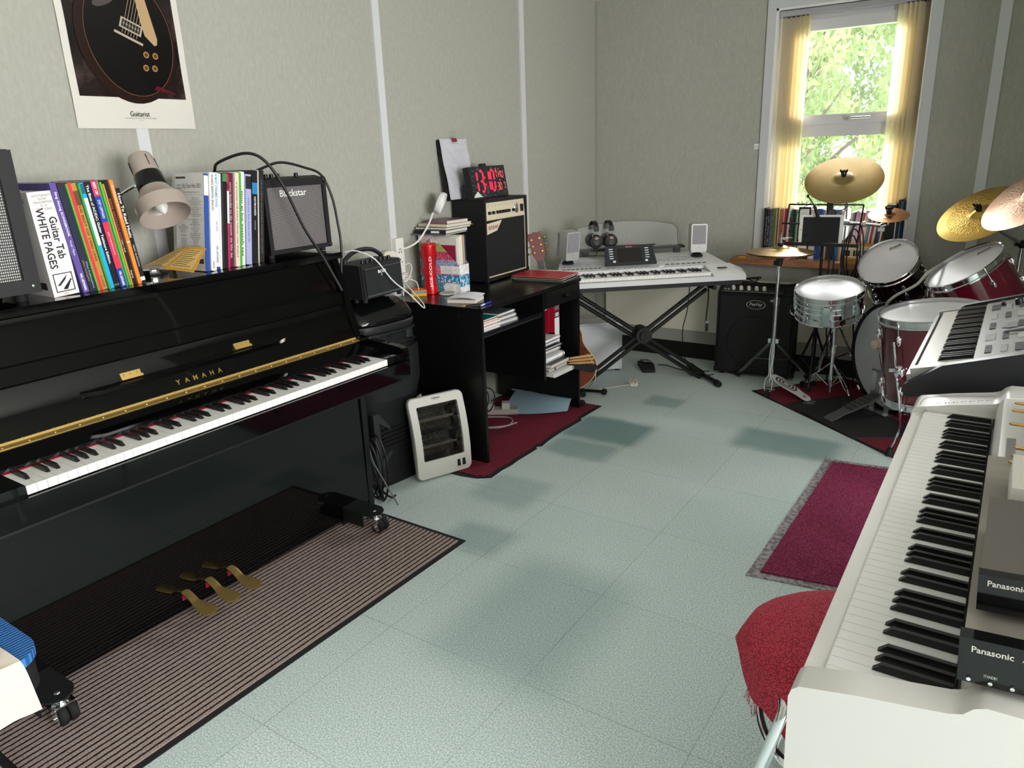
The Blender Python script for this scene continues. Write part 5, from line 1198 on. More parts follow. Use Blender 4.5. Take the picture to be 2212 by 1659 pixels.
# ---------------------------------------------------------------- acoustic guitar beyond the desk
ax = Vector((-.27, .0, .963)).normalized(); fn = Vector((.62, -.78, 0)); fn = (fn - ax * fn.dot(ax)).normalized(); sx_ = ax.cross(fn).normalized()
GM = Matrix.Identity(4)
for i in range(3): GM[i][0], GM[i][1], GM[i][2], GM[i][3] = -sx_[i] if False else sx_[i], ax[i], fn[i], (.475, 3.715, .055)[i]
if GM.to_3x3().determinant() < 0:
    for i in range(3): GM[i][0] = -GM[i][0]
t = thing('acoustic_guitar', 'reddish sunburst acoustic guitar standing between the desk and the corner keyboard', 'guitar', M=GM)
def gout(n=60, s=1):
    pts = []
    for i in range(n):
        a = 2 * PI * i / n; y = .215 - .215 * math.cos(a)
        wv = .172 * math.sin(a / 2 * 2) if False else 0
        q = y / .43
        hw = (.17 * math.sin(PI * min(1, q / .9)) ** .55 if q < .45 else .17 * math.sin(PI * .5) ** .55)
        # lower bout, waist, upper bout
        hw = .172 * math.sqrt(max(0, 1 - ((q - .29) / .30) ** 2)) if q < .29 else (.172 - .047 * math.sin((q - .29) / .36 * PI / 2) ** 2 if q < .65 else (.125 + .006 * math.sin((q - .65) / .17 * PI) if q < .82 else .125 * math.sqrt(max(0, 1 - ((q - .82) / .18) ** 2))))
        pts.append((s * (hw if a <= PI else -hw), y))
    return pts
SUN = mat('sunburst', '7a3416', .15, noise=(5, '4a1a0c', .42, .62))
part('body', B(mat('guitar_sides', '4a1c10', .2)).prism(gout(), -.095, 0, 'z').use(SUN).prism(gout(s=.985), 0, .0015, 'z'), t, world=False)
g_ = gout(); b = B(mat('cream_binding', 'd8c8a0', .4)).tube([(x, y, .0005) for x, y in g_], .003, 6, closed=True); part('binding', b, t, world=False)
part('sound_hole', B(INK).disc(.048, T(0, .27, .0016), .0004, 28), t, world=False)
part('bridge', B(mat('rosewood', '2a1812', .4)).box(-.075, .115, .0016, .075, .14, .010).bev(.003), t, world=False)
NK = mat('neck_mahogany', '6a2c18', .3)
nk = part('neck', B(NK).prism([(-.024, .40), (.024, .40), (.021, .80), (-.021, .80)], -.018, .003, 'z').bev(.006, 2), t, world=False)
part('fingerboard', B(MT['rosewood']).prism([(-.026, .33), (.026, .33), (.0215, .80), (-.0215, .80)], .0032, .008, 'z'), nk, world=False)
hd = part('headstock', B(mat('headstock_red', '6a2414', .4)).prism([(-.022, .80), (.022, .80), (.037, .84), (.04, .965), (.02, .962), (0, .968), (-.02, .962), (-.04, .965), (-.037, .84)], -.014, .003, 'z', T(0, 0, 0)).bev(.002), t, world=False)
GOLD = mat('gold_tuner', 'c8a058', .2, 1)
for s_ in (-1, 1):
    for k in range(3):
        y = .85 + k * .038
        b = B(GOLD).cyl((s_ * .024, y, .003), (s_ * .024, y, .014), .0055, .005, 10).cyl((s_ * .03, y, -.008), (s_ * .052, y, -.008), .003, n=8).sph((s_ * .056, y, -.008), (.008, .0065, .004), 10, 6)
        part('tuner', b, hd, 'gold tuning peg', world=False)
b = B(STL)
for k in range(6): b.cyl((-.018 + k * .0072, .13, .0105), (-.015 + k * .006, .80, .0095), .0006, n=4)
part('strings', b, t, world=False)
b = B(RUB).cyl((.44, 3.70, .02), (.60, 3.62, .045), .012).cyl((.44, 3.70, .02), (.64, 3.83, .045), .012).cyl((.40, 3.74, .02), (.40, 3.74, .5), .010).sph((.60, 3.62, .02), .02, 10, 6).sph((.64, 3.83, .02), .02, 10, 6).cyl((.40, 3.74, .02), (.30, 3.80, .01), .011)
one('guitar_stand', B(BLK).cyl((.33, 3.80, .012), (.33, 3.84, .42), .009).cyl((.33, 3.80, .014), (.585, 3.615, .022), .009).cyl((.33, 3.80, .014), (.60, 3.86, .022), .009).use(RUB).sph((.59, 3.61, .021), .02, 10, 7).sph((.605, 3.862, .021), .02, 10, 7), 'black folding guitar stand with rubber feet beside the desk', 'guitar stand')

# ---------------------------------------------------------------- arranger keyboard across the corner
TD = Vector((.754, .656, 0)).normalized(); TB = Vector((-TD.y, TD.x, 0)); TO = Vector((1.05, 4.315, .71))
TM = fr(TO, TD, TB)            # x along the keys, y to the back, z up from the key tops
t = thing('arranger_keyboard', 'silver arranger keyboard with tilted display set across the corner', 'keyboard', M=TM)
TSIL = mat('arranger_silver', 'dcdddc', .36, .05); TDK = mat('arranger_dark', '2a2d33', .3)
part('case', B(TSIL).prism([(-.905, -.035), (.242, -.035), (.238, .02), (.20, .17), (.14, .36), (.12, .385), (-.79, .385), (-.81, .36), (-.87, .17)], -.05, -.0225, 'z').bev(.006, 2), t, world=False)
part('base', B(BLKP).prism([(-.89, -.02), (.225, -.02), (.18, .17), (.12, .37), (-.78, .37), (-.86, .17)], -.078, -.0505, 'z'), t, world=False)
for pl in ([(.040, -.033), (.238, -.033), (.234, .02), (.205, .132), (.040, .132)], [(-.902, -.033), (-.812, -.033), (-.812, .132), (-.878, .132), (-.9, .02)]):
    v = [(x, y, -.022) for x, y in pl] + [(x, y, (.010 + .02 * max(0, y) / .13) - (.024 if y < 0 else 0)) for x, y in pl]; n = len(pl)
    part('end_cheek', B(TSIL).add(v, [tuple(range(n - 1, -1, -1)), tuple(range(n, 2 * n))] + [(i, (i + 1) % n, n + (i + 1) % n, n + i) for i in range(n)]).bev(.006, 2), t, world=False)
dz = lambda y: .022 + (y - .13) * .22
pl = [(-.878, .1325), (.2, .1325), (.14, .36), (.12, .385), (-.79, .385), (-.81, .36)]; n = 6
v = [(x, y, -.022) for x, y in pl] + [(x, y, dz(y)) for x, y in pl]
dk = part('control_deck', B(TSIL).add(v, [tuple(range(n - 1, -1, -1)), tuple(range(n, 2 * n))] + [(i, (i + 1) % n, n + (i + 1) % n, n + i) for i in range(n)]).bev(.005, 2), t, world=False)
keyboard(t, TM @ T(-.810, .0, 0), 36, 0, .8465 / 36, .128, .085, .02, .011, .004)
part('key_felt', B(INK).box(-.812, .126, -.02, .04, .1315, .0035), t, world=False)
BTN = mat('key_button_light', 'a9abad', .4); BTD = mat('key_button_dark', '55575b', .4)
bl = {}
def btn(x, y, w_, d_, M):
    k = (w_, d_, M.name)
    if k not in bl: bl[k] = part('button', B(M).box(-w_ / 2, -d_ / 2, 0, w_ / 2, d_ / 2, .0035).bev(.001), dk, world=False); o = bl[k]
    else: o = bl[k].copy(); COL.objects.link(o)
    o.parent = dk; o.location = (x, y, dz(y) + .0002); o.rotation_euler = (math.atan(.22), 0, 0)
for i in range(9):
    for j in range(4): btn(-.83 + i * .028, .205 + j * .022, .024, .012, BTN)
for i in range(9): btn(-.83 + i * .028, .175, .02, .008, BTD)
for i in range(8): btn(-.55 + i * .035, .155, .024, .010, BTN); 
for i in range(8): btn(-.24 + i * .032, .23 + .0 * i, .024, .012, BTN); btn(-.24 + i * .032, .255, .024, .012, BTN)
for i in range(8): btn(-.18 + i * .034, .175, .022, .008, BTD)
for i in range(8): btn(-.12 + i * .026, .285, .02, .012, BTN)
part('data_wheel', B(TSIL).lathe([(.022, 0), (.02, .006), (.006, .006), (.006, .002), (0, .002)], 24, T(-.225, .165, dz(.165)) @ RX(.216)), dk, world=False)
b = B(INK).box(.10, .04, .0155, .155, .075, .0168); b.use(GREYP).box(.118, .05, .0169, .138, .062, .0185); part('usb_slot', b, t, world=False)
part('lettering', B(mat('dim_print', '9a9b9c', .5)).text('Tyros', T(.17, .0, .0112) @ RX(.0), .06, .009, shear=.2), t, world=False)
SM_ = fr((-.578, .150, .05), (1, 0, 0), (0, .5, .86))
dsp = part('display_panel', B(TDK).prism([(0, 0), (.325, 0), (.31, .125), (.015, .125)], -.016, 0, 'z', SM_).bev(.002), t, 'dark tilted display', world=False)
b = B(mat('lcd_off', '24221f', .12)).prism([(.085, .016), (.235, .016), (.235, .105), (.085, .105)], 0, .0008, 'z', SM_); part('screen', b, dsp, world=False)
b = B(WINK).text('YAMAHA', SM_ @ T(.16, .115, 0), .045, .006)
for k in range(5):
    for x in (.045, .27): b.box(x - .012, .04 + k * .015, .0001, x + .012, .045 + k * .015, .002, SM_)
for x in (.06, .262): b.box(x - .008, .016, .0001, x + .008, .028, .002, SM_)
part('panel_print', b, dsp, world=False)
# clear music rest with black ledge
CLR = mat('clear_acrylic', 'eef2ee', .25, trans=0, alpha=.08, spec=.2)
def arch(u, v): x = -.715 + .68 * u; z1 = .245 + .042 * math.sin(PI * u) ** .8 - (.02 if u in (0, 1) else 0); return (x, .395 + .03 * v, .112 + (z1 - .112) * v)
part('music_rest', B(CLR).grid(arch, 24, 2, .003), t, 'clear curved music rest', world=False)
e = [arch(0, v / 4) for v in range(5)] + [arch(u / 24, 1) for u in range(25)] + [arch(1, 1 - v / 4) for v in range(5)]
part('rest_edge', B(mat('acrylic_edge', '5a5c54', .2)).tube(e, .0016, 5), t, world=False)
b = B(BLKP).prism([(.365, .108), (.415, .100), (.415, .124), (.39, .112), (.366, .122)], -.70, .0, 'x').box(-.67, .372, .0765, -.63, .39, .112).box(-.07, .372, .0765, -.03, .39, .112).bev(.002)
part('rest_ledge', b, t, world=False)
def sat(x, y, rz, tilt, lab):
    s = thing('satellite_speaker', lab, 'speaker', M=TM @ T(x, y, dz(y) + .0012) @ RZ(rz))
    part('foot', B(BLKP).lathe([(.036, 0), (.038, .004), (.03, .018), (.014, .026), (.012, .032)], 24), s, world=False)
    Ms = T(0, 0, .032) @ RX(tilt)
    b = B(SILV).prism([(-.045, 0), (.045, 0), (.05, .012), (.05, .165), (.044, .174), (-.044, .174), (-.05, .165), (-.05, .012)], -.045, .03, 'y', Ms)
    b.prism([(-.042, .01), (.042, .01), (.042, .155), (-.042, .155)], .03, .062, 'y', Ms); b.bev(.007, 2); part('cabinet', b, s, world=False)
    part('grille', B(mat('grey_grille', '8f8d90', .6, bump=(500, .5))).prism([(-.041, .05), (.041, .05), (.041, .166), (-.041, .166)], -.0485, -.0455, 'y', Ms).bev(.002), s, world=False)
    part('lettering', B(INK).text('YAMAHA', fr(Ms @ Vector((0, -.0455, .03)), (1, 0, 0), Ms.to_3x3() @ Vector((0, 0, 1))), .02, .003), s, world=False)
sat(.05, .285, -.12, .0, 'silver satellite speaker on the right of the corner keyboard')
sat(-.785, .27, .45, .12, 'silver satellite speaker on the left of the corner keyboard, angled inwards')
def phones(x, lab, dy=0):
    s = thing('headphones', lab, 'headphones', M=TM @ T(x, .40, .112))
    for yy, sg in ((-.068, -1), (.075, 1)):
        b = B(BLKP).lathe([(.034, 0), (.040, .004), (.041, .014), (.037, .018), (.026, .02), (.024, .023), (0, .023)], 28, zfr((0, yy - sg * .012, .062), (0, sg, 0)))
        b.use(mat('ear_pad', '1c1c1e', .85)).tor(.033, .011, zfr((0, yy - sg * .018, .062), (0, sg, 0)), 24, 8)
        c_ = part('ear_cup', b, s, world=False)
        b = B(mat('dim_emblem', '8a8c90', .4)).tor(.009, .0015, zfr((0, yy + sg * .0122, .056), (0, sg, 0)), 20, 5).use(mat('bronze_badge', '9c8058', .4)).box(-.011, yy + sg * .0115 - .001, .078, .011, yy + sg * .0115 + .001, .09)
        part('emblem', b, c_, world=False)
        b = B(CHR).tube([(-.022, yy, .088), (-.02, yy, .108), (.02, yy, .108), (.022, yy, .088)], .0022, 6, sub=3).cyl((-.004, yy, .108), (-.004, yy, .132), .0022).cyl((.004, yy, .108), (.004, yy, .132), .0022); part('yoke', b, s, world=False)
        part('slider', B(BLKP).box(-.016, yy - .006, .126, .016, yy + .006, .158).bev(.003), s, world=False)
    b = B(BLKP).grid(lambda u, v: (-.013 + .026 * v, -.068 + .143 * u, .155 + .03 * math.sin(PI * u) ** .6), 20, 2, -.005); part('headband', b, s, world=False)
    part('lead', B(CBL).tube([(0, -.068, .024), (.005, -.07, -.01), (-.02, -.075, -.03), (-.06, -.08, -.0355 + .01), (-.16, -.06, -.022)], .0022, 6, sub=6), s, world=False)
phones(-.59, 'left pair of black headphones hanging over the clear music rest')
phones(-.495, 'right pair of black headphones hanging over the clear music rest')
put('recorder_mouthpiece', B(CBL).cyl((-.47, .39, .1325), (-.385, .39, .1325), .005).use(mat('red_plastic', 'd83044', .35)).cyl((-.385, .39, .1325), (-.315, .39, .1325), .008).use(WINK).box(-.383, .381, .122, -.312, .39, .1245).use(BLK).cyl((-.315, .39, .1325), (-.19, .39, .1325), .0045), TM, 'black pointer with a red sleeve lying on the music rest ledge', 'pointer')
# X stand
t = thing('keyboard_stand', 'black double braced X keyboard stand under the corner keyboard', 'stand', (TO.x - .35 * TD.x, TO.y - .35 * TD.y, 0))
def tp(a, b_, z): return TO + TD * a + TB * b_ + Vector((0, 0, z - TO.z))
for a0, a1, yb in ((.05, -.77, .10), (-.77, .07, .14)):
    for o in (0, .035):
        q0, q1 = tp(a0 - .02, yb, .618), tp(a1, yb, .035)
        d = (q1 - q0).normalized(); nrm = d.cross(TB).normalized(); 
        if nrm.z < 0: nrm = -nrm
        part('beam', B(BLK).tube([q0 - nrm * o, q1 - nrm * o], .0125, 10), t)
    q = tp(a1, yb, .024); s_ = TD * (.05 if a1 > 0 else -.05)
    part('leg', B(BLK).tube([tp(a1, .36, .022), q, tp(a1 + (.02 if a1 > 0 else -.02), -.02, .022)], .0135, 10), t)
    for yy in (.37, -.03): part('foot', B(RUB).cyl(tp(a1 + (.02 if a1 > 0 and yy < 0 else 0), yy, .021), tp(a1 + (.02 if a1 > 0 and yy < 0 else 0), yy - .045, .021), .02, .019, 14), t)
    part('support_arm', B(BLK).tube([tp(a0, -.01, .619), tp(a0, .34, .619)], .0125, 10), t)
    part('arm_pad', B(RUB).cyl(tp(a0, -.03, .619), tp(a0, .03, .619), .0128), t)
part('hinge', B(BLKP).cyl(tp(-.35, .07, .325), tp(-.35, .175, .325), .05, n=24).cyl(tp(-.35, .055, .325), tp(-.35, .07, .325), .028, n=16), t)
b = B(mat('faint_decal', '4a4a4c', .5)).text('STAGG', fr(tp(-.13, .0868, .475), (TD * .82 + Vector((0, 0, .58))), TB.cross(TD) * -1 + Vector((0, 0, 0))), .08, .01) if False else None
t = thing('subwoofer', 'pale grey rounded subwoofer on the floor under the corner keyboard', 'subwoofer', (.34, 4.36, 0))
UM = fr((.47, 4.392, 0), TD, TB)
b = B(mat('subwoofer_grey', 'd0d2d4', .45)).box(-.32, 0, .012, 0, .17, .335).bev(.02, 4); b.v = [UM @ p for p in b.v]; part('cabinet', b, t)
b = B(mat('subwoofer_baffle', 'd8dadc', .5)).box(-.3, -.012, .02, -.03, .0, .325).bev(.008, 2); b.v = [UM @ p for p in b.v]; part('front_panel', b, t)
for x in (-.29, -.03):
    for y in (.02, .15): part('foot', B(RUB).lathe([(.015, 0), (.015, .0125)], 10, UM @ T(x, y, 0)), t)
PM = T(.60, 4.50, 0) @ RZ(-.95)
t = thing('volume_pedal', 'black foot volume pedal on the carpet beside the subwoofer', 'pedal', M=PM)
part('base', B(BLKP).prism([(-.10, 0), (.10, 0), (.10, .022), (.06, .05), (-.10, .03)], -.04, .04).bev(.006, 2), t, world=False)
part('treadle', B(GREYP).prism([(-.092, .036), (.04, .058), (.04, .064), (-.092, .043)], -.026, .026).bev(.003), t, world=False)
# plug and cords on the floor
t = thing('mains_plug', 'white three pin plug lying on the carpet with its cord running behind the desk', 'plug', (.678, 4.11, 0))
QM = T(.685, 4.115, .017) @ RZ(.4) @ RX(.25)
part('body', B(WHT).prism([(-.026, -.016), (-.02, -.026), (.02, -.026), (.026, -.016), (.026, .012), (.012, .026), (-.012, .026), (-.026, .012)], -.009, .009, 'z', QM).bev(.003, 2), t)
b = B(BRASS).box(-.004, .008, .009, .004, .012, .03, QM).box(-.016, -.014, .009, -.008, -.010, .026, QM).box(.008, -.014, .009, .016, -.010, .026, QM)
part('pins', b, t)
part('cord', B(mat('ivory_cord', 'd6cdb4', .5)).tube([(.672, 4.088, .012), (.63, 4.05, .008), (.55, 3.95, .006), (.52, 3.88, .006), (.50, 3.86, .02), (.56, 3.83, .10), (.57, 3.80, .2), (.53, 3.78, .27)], .0035, 7, sub=6), t)
one('power_lead', B(CBL).tube([tp(-.02, .2, .628), tp(-.03, .2, .45), tp(-.05, .22, .3), tp(-.02, .26, .14), tp(.02, .3, .05), tp(.02, .3, .006), (1.0, 4.62, .006)], .003, 6, sub=7), 'thin black lead hanging from the corner keyboard to the floor', 'cable')
one('pedal_lead', B(CBL).tube([(.66, 4.56, .02), (.70, 4.62, .006), (.78, 4.58, .006), (.85, 4.56, .006), (.93, 4.48, .006), (1.0, 4.50, .006), (1.05, 4.56, .006)], .003, 6, sub=6), 'black pedal lead running across the carpet to the bass amplifier', 'cable')
t = thing('hanging_strap', 'black strap with a plastic buckle hanging under the corner keyboard', 'strap', tp(.02, .0, .3))
q = [tp(.03, .03, .618), tp(.035, .03, .56), tp(.028, .03, .46), tp(.028, .03, .40)]
part('webbing', B(mat('black_webbing', '141416', .8)).grid(lambda u, v: tuple(q[0] * (1 - u) + q[3] * u + TD * (.004 * math.sin(u * 5) + .009 * v)), 8, 1, .002), t)
b = B(GREYP).box(-.012, -.005, .02, .012, .005, .036).use(BLKP).box(-.008, -.004, -.03, .010, .004, .02).bev(.002); b.v = [TM.to_3x3() @ p + tp(.034, .03, .37) for p in b.v]; part('buckle', b, t)
# ---------------------------------------------------------------- bass amplifier by the back wall
PVM = T(1.036, 4.605, 0) @ RZ(.11)
t = thing('bass_amplifier', 'large black bass amplifier with white control knobs by the back wall', 'amplifier', M=PVM)
PW_, PH_, PD_ = .475, .575, .205
part('cabinet', B(mat('black_carpet_covering', '121314', .8, bump=(300, .4))).prism([(.0, .02), (PD_, .02), (PD_, PH_), (.075, PH_), (.0, PH_ - .035)], 0, PW_, 'x').bev(.008, 2), t, world=False)
b = B(mat('black_mesh_grille', '0e0f10', .6, bump=(500, .4))).box(.02, -.010, .035, PW_ - .02, -.0005, PH_ - .045); part('grille', b, t, world=False)
part('speaker_ring', B(BLK).tor(.165, .004, zfr((PW_ / 2, -.010, .23), (0, -1, 0)), 44, 6), t, world=False)
Fp2 = zfr((.24, -.0108, .475), (0, -1, 0))
b = B(mat('badge_silver', 'c9cacc', .3, .4)); n = 36
E_ = lambda s_: [(.058 * s_ * math.cos(2 * PI * i / n), .028 * s_ * math.sin(2 * PI * i / n)) for i in range(n)]
o_, i_ = E_(1), E_(.93); b.add([(x, y, .001) for x, y in o_] + [(x, y, .001) for x, y in i_], [(j, (j + 1) % n, n + (j + 1) % n, n + j) for j in range(n)], Fp2)
b.text('PeaVey', Fp2, .08, .026, shear=.25, bold=.015, d=.001)
part('badge', b, t, 'oval silver maker badge', world=False)
sl = math.atan2(.035, .075)
PF = fr((0, .004, PH_ - .031), (1, 0, 0), (0, .075, .035))
cp = part('control_panel', B(mat('panel_black', '18191b', .35)).box(.02, .002, .0, PW_ - .08, .07, .004, PF), t, world=False)
b = B(mat('panel_print_grey', '9a9b9d', .5)).box(.02, .003, .0042, PW_ - .085, .006, .0046, PF)
for k in range(9): b.box(.05 + k * .038, .012, .0042, .068 + k * .038, .0145, .0046, PF)
part('panel_print', b, cp, world=False)
for k in range(5):
    part('knob', B(mat('white_knob', 'e4e2da', .4)).lathe([(.012, .004), (.0125, .012), (.010, .026), (0, .027)], 16, PF @ T(.09 + k * .047, .033, 0)), cp, 'white knob', world=False)
for k, x in enumerate((.04, .06)): part('jack_socket', B(STL).tor(.006, .002, PF @ T(x, .03, .0045), 14, 6), cp, world=False)
part('handle', B(RUB).box(.14, .11, PH_ + .001, .33, .14, PH_ + .014).bev(.006, 2), t, world=False)
for x in (.04, PW_ - .04):
    for y in (.04, PD_ - .03): part('foot', B(RUB).lathe([(.018, 0), (.02, .0205)], 12, T(x, y, 0)), t, world=False)
for x in (0, PW_): part('corner', B(BLKP).box(x - .004, -.004, .018, x + .004, .03, .05).bev(.003), t, world=False)
b = B(CBL)
for k in range(3): b.tube([(1.12 + .01 * k + .11 * math.cos(g), 4.745 + .02 * k + .035 * math.sin(g), .592 + .006 * k + .02 * max(0, math.sin(g + k)) ** 3) for g in [2 * PI * i / 12 for i in range(12)]], .004, 6, closed=True, sub=4)
b.tube([(1.2, 4.77, .596), (1.3, 4.74, .585), (1.42, 4.78, .585), (1.50, 4.80, .60)], .0035, 6, sub=5)
one('cable_coil', b, 'black cable coiled on top of the bass amplifier', 'cable')
# ---------------------------------------------------------------- drum kit
MAR = mat('maroon_lacquer', '4a0a18', .08, coat=.6, noise=(900, '6a1428', .45, .6)); DSH = mat('dark_lacquer', '1a0609', .08, coat=.5)
HEAD = mat('coated_drumhead', 'e2e2e5', .36, noise=(6, 'd6d6da', .3, .7), bump=(500, .12)); HOOP = mat('hoop_chrome', 'd4d6d8', .14, 1)
def drum(name, label, c, n, r, depth, shellm, logo, lugs, long_lug=False, a0=0, logo_at=None, snare=False):
    Z_ = Vector(n).normalized(); M = zfr(c, Z_)
    t = thing(name, label, 'drum', M=M)
    rs = r - .012
    prof = [(rs, -depth), (rs, -.008)]
    if snare: prof = [(rs, -depth + .01), (rs, -depth * .64), (rs + .002, -depth * .62), (rs + .002, -depth * .6), (rs, -depth * .58), (rs, -depth * .42), (rs + .002, -depth * .4), (rs + .002, -depth * .38), (rs, -depth * .36), (rs, -.01)]
    part('shell', B(shellm).lathe(prof + [(rs - .006, -.006), (rs - .006, -depth + .004)], 56), t, world=False)
    part('drumhead', B(HEAD).lathe([(rs + .001, -.016), (rs + .001, -.004), (rs - .004, -.0008), (rs - .03, 0), (0, .0004)], 56), t, world=False)
    for z0, s_ in ((0, 1), (-depth, -1)):
        part('hoop', B(HOOP).lathe([(rs + .003, z0 - s_ * .022), (rs + .010, z0 - s_ * .022), (rs + .010, z0 - s_ * .016), (rs + .005, z0 - s_ * .012), (rs + .005, z0 + s_ * .010), (rs + .009, z0 + s_ * .013), (rs + .006, z0 + s_ * .016), (rs + .001, z0 + s_ * .012), (rs + .001, z0 - s_ * .02)], 56), t, 'chrome hoop', world=False)
    part('bottom_head', B(mat('resonant_head', 'b8bcc0', .3)).lathe([(rs - .001, -depth - .002), (0, -depth - .0025)], 40), t, world=False)
    lug = rod = None
    for k in range(lugs):
        a = a0 + 2 * PI * k / lugs; R_ = RZ(a)
        if long_lug: lb = B(CHR).cb((rs + .006, 0, -depth / 2), (.012, .014, depth * .52)).bev(.004, 2)
        else: lb = B(CHR).sph((rs + .004, 0, -.075), (.015, .0115, .026), 12, 9)
        rb_ = B(CHR).cyl((rs + .0075, 0, -.07), (rs + .0075, 0, .006), .0025, n=8).cyl((rs + .0075, 0, .0), (rs + .0075, 0, .014), .0042, .0035, 8)
        rb_.cyl((rs + .0075, 0, -depth + .07), (rs + .0075, 0, -depth - .012), .0025, n=8)
        if lug is None:
            lug = part('lug', lb, t, world=False); rod = part('tension_rod', rb_, t, world=False); low = None
            if not snare: low = part('lug', B(CHR).sph((rs + .004, 0, -depth + .075), (.015, .0115, .026), 12, 9), t, world=False)
        for o in ((lug, rod, low) if low else (lug, rod)):
            c_ = o if k == 0 else o.copy()
            if k: COL.objects.link(c_); c_.parent = t
            c_.matrix_local = R_
    if logo:
        p0, up = logo_at
        L = M.inverted() @ Vector(p0); L.z = .0006; ud = M.to_3x3().inverted() @ Vector(up); ud.z = 0
        F = fr(L, ud.cross(Vector((0, 0, 1))), ud)
        b = B(INK if logo[1] == 'k' else mat('dim_logo', 'b9bcc6', .5)).text('EVANS', F, .062, .0155, shear=.25, bold=.03, d=.0006)
        b.box(-.034, -.0155, .0004, .036, -.0145, .0007, F)
        part('lettering', b, t, world=False)
    return t, M
camv = Vector((2.562, 0, 1.44))
def nearside(c, n): # drum edge direction away from the camera inside its plane
    n = Vector(n).normalized(); d = Vector(c) - camv; d = d - n * d.dot(n); return d.normalized()
c1, n1 = Vector((2.002, 4.542, .788)), (-.241, -.652, .719); u1 = nearside(c1, n1); s1 = u1.cross(Vector(n1).normalized())
drum('tom_drum', 'dark tom drum tilted steeply beneath the window sill, above the bass drum', c1, n1, .162, .215, DSH, ('E', 'k'), 6, a0=.3, logo_at=(c1 + u1 * .09 + s1 * .062, u1))
c2, n2 = Vector((2.382, 4.158, .838)), (-.524, -.254, .813); u2 = nearside(c2, n2); s2 = u2.cross(Vector(n2).normalized())
drum('tom_drum', 'maroon tom drum tilted toward the player behind the floor tom', c2, n2, .185, .255, MAR, ('E', 'k'), 6, a0=.1, logo_at=(c2 + u2 * .075 + s2 * .105, u2))
cf = Vector((2.304, 3.658, .704)); nf = (-.133, -.069, .989)
ft, FM = drum('floor_tom', 'maroon floor tom on bent chrome legs nearest the silver keyboard', cf, nf, .213, .385, MAR, None, 8, a0=.25)
IF = FM.inverted()
for k, (top, brk, knee, foot) in enumerate((((2.192, 3.478, .60), (2.217, 3.478, .465), (2.257, 3.50, .215), (2.212, 3.66, .035)), ((2.56, 3.60, .5), (2.58, 3.60, .4), (2.60, 3.60, .2), (2.66, 3.58, .03)), ((2.37, 3.90, .5), (2.39, 3.915, .4), (2.40, 3.92, .2), (2.42, 3.98, .03)))):
    L = part('leg', B(CHR).tube([top, brk, knee, foot], .0055, 8, sub=2), ft)
    part('foot', B(RUB).lathe([(.02, 0), (.02, .012), (.011, .034), (.008, .04)], 14, T(foot[0], foot[1], .0078)), L)
    b = B(CHR).sph(Vector(brk) + (cf - Vector(brk)) * Vector((1, 1, 0)).length * .0 + Vector((.012, .01, 0)), (.024, .024, .034), 14, 9).cyl(Vector(brk) + Vector((-.012, -.012, .012)), Vector(brk) + Vector((.02, .02, .012)), .012, n=10).box(brk[0] - .028, brk[1] - .022, brk[2] + .006, brk[0] - .012, brk[1] - .012, brk[2] + .022)
    part('leg_bracket', b, L)
cs = Vector((1.748, 4.349, .65)); nsn = (-.02, -.232, .972); us = nearside(cs, nsn); ss = us.cross(Vector(nsn).normalized())
CHS = mat('snare_chrome', 'c8ccce', .07, 1)
sd_, SNM = drum('snare_drum', 'chrome snare drum in front of the music stand', cs, nsn, .186, .135, CHS, ('E', 'w'), 8, True, a0=.35, logo_at=(cs + us * .13 + ss * .03, us), snare=True)
aa = -1.35
b = B(CHR).box(.174, -.02, -.115, .188, .02, -.045, RZ(aa)).box(.186, -.012, -.07, .2, .012, -.025, RZ(aa)).box(.186, -.016, -.125, .196, .016, -.118, RZ(aa)).bev(.003, 2)
part('strainer', b, sd_, world=False)
# snare stand
t = thing('snare_stand', 'low chrome tripod stand holding the chrome snare drum', 'stand', (1.775, 4.43, 0))
part('tube', B(CHR).cyl((1.785, 4.44, .03), (1.785, 4.44, .30), .0125).cyl((1.785, 4.44, .30), (1.78, 4.42, .47), .0095).cyl((1.785, 4.44, .27), (1.785, 4.44, .31), .016), t)
b = B(CHR)
bc_ = cs - Vector(nsn).normalized() * .162
hub = Vector((1.78, 4.42, .465))
for k in range(3):
    a = 1.2 + k * 2 * PI / 3; e = SNM @ Vector((.196 * math.cos(a), .196 * math.sin(a), -.158)); up_ = SNM @ Vector((.199 * math.cos(a), .199 * math.sin(a), -.11))
    part('basket_arm', B(CHR).tube([hub, hub.lerp(e, .5) + Vector((0, 0, -.012)), e, up_], .0055, 7, sub=3), t)
    part('grip', B(RUB).cyl(e.lerp(up_, .3), up_ + (up_ - e) * .15, .009), t)
for fx, fy, cc in ((1.90, 4.40, 1), (1.61, 4.55, 1), (1.84, 4.66, 1)):
    h0 = Vector((1.785, 4.44, .215)); e = Vector((fx, fy, .035)); md = h0.lerp(e, .55); d = (e - h0).normalized(); sdv = d.cross(Vector((0, 0, 1))).normalized() * .011
    L = part('leg', B(CHR).tube([h0, md - sdv, md.lerp(e, .5) - sdv * 1.3, e], .0035, 6, sub=3).tube([h0, md + sdv, md.lerp(e, .5) + sdv * 1.3, e], .0035, 6, sub=3).cyl((1.785, 4.44, .06), md, .004), t)
    part('foot', B(RUB).box(-.014, -.011, 0, .014, .011, .03, T(fx, fy, .0085) @ RZ(math.atan2(d.y, d.x))).bev(.004), L)
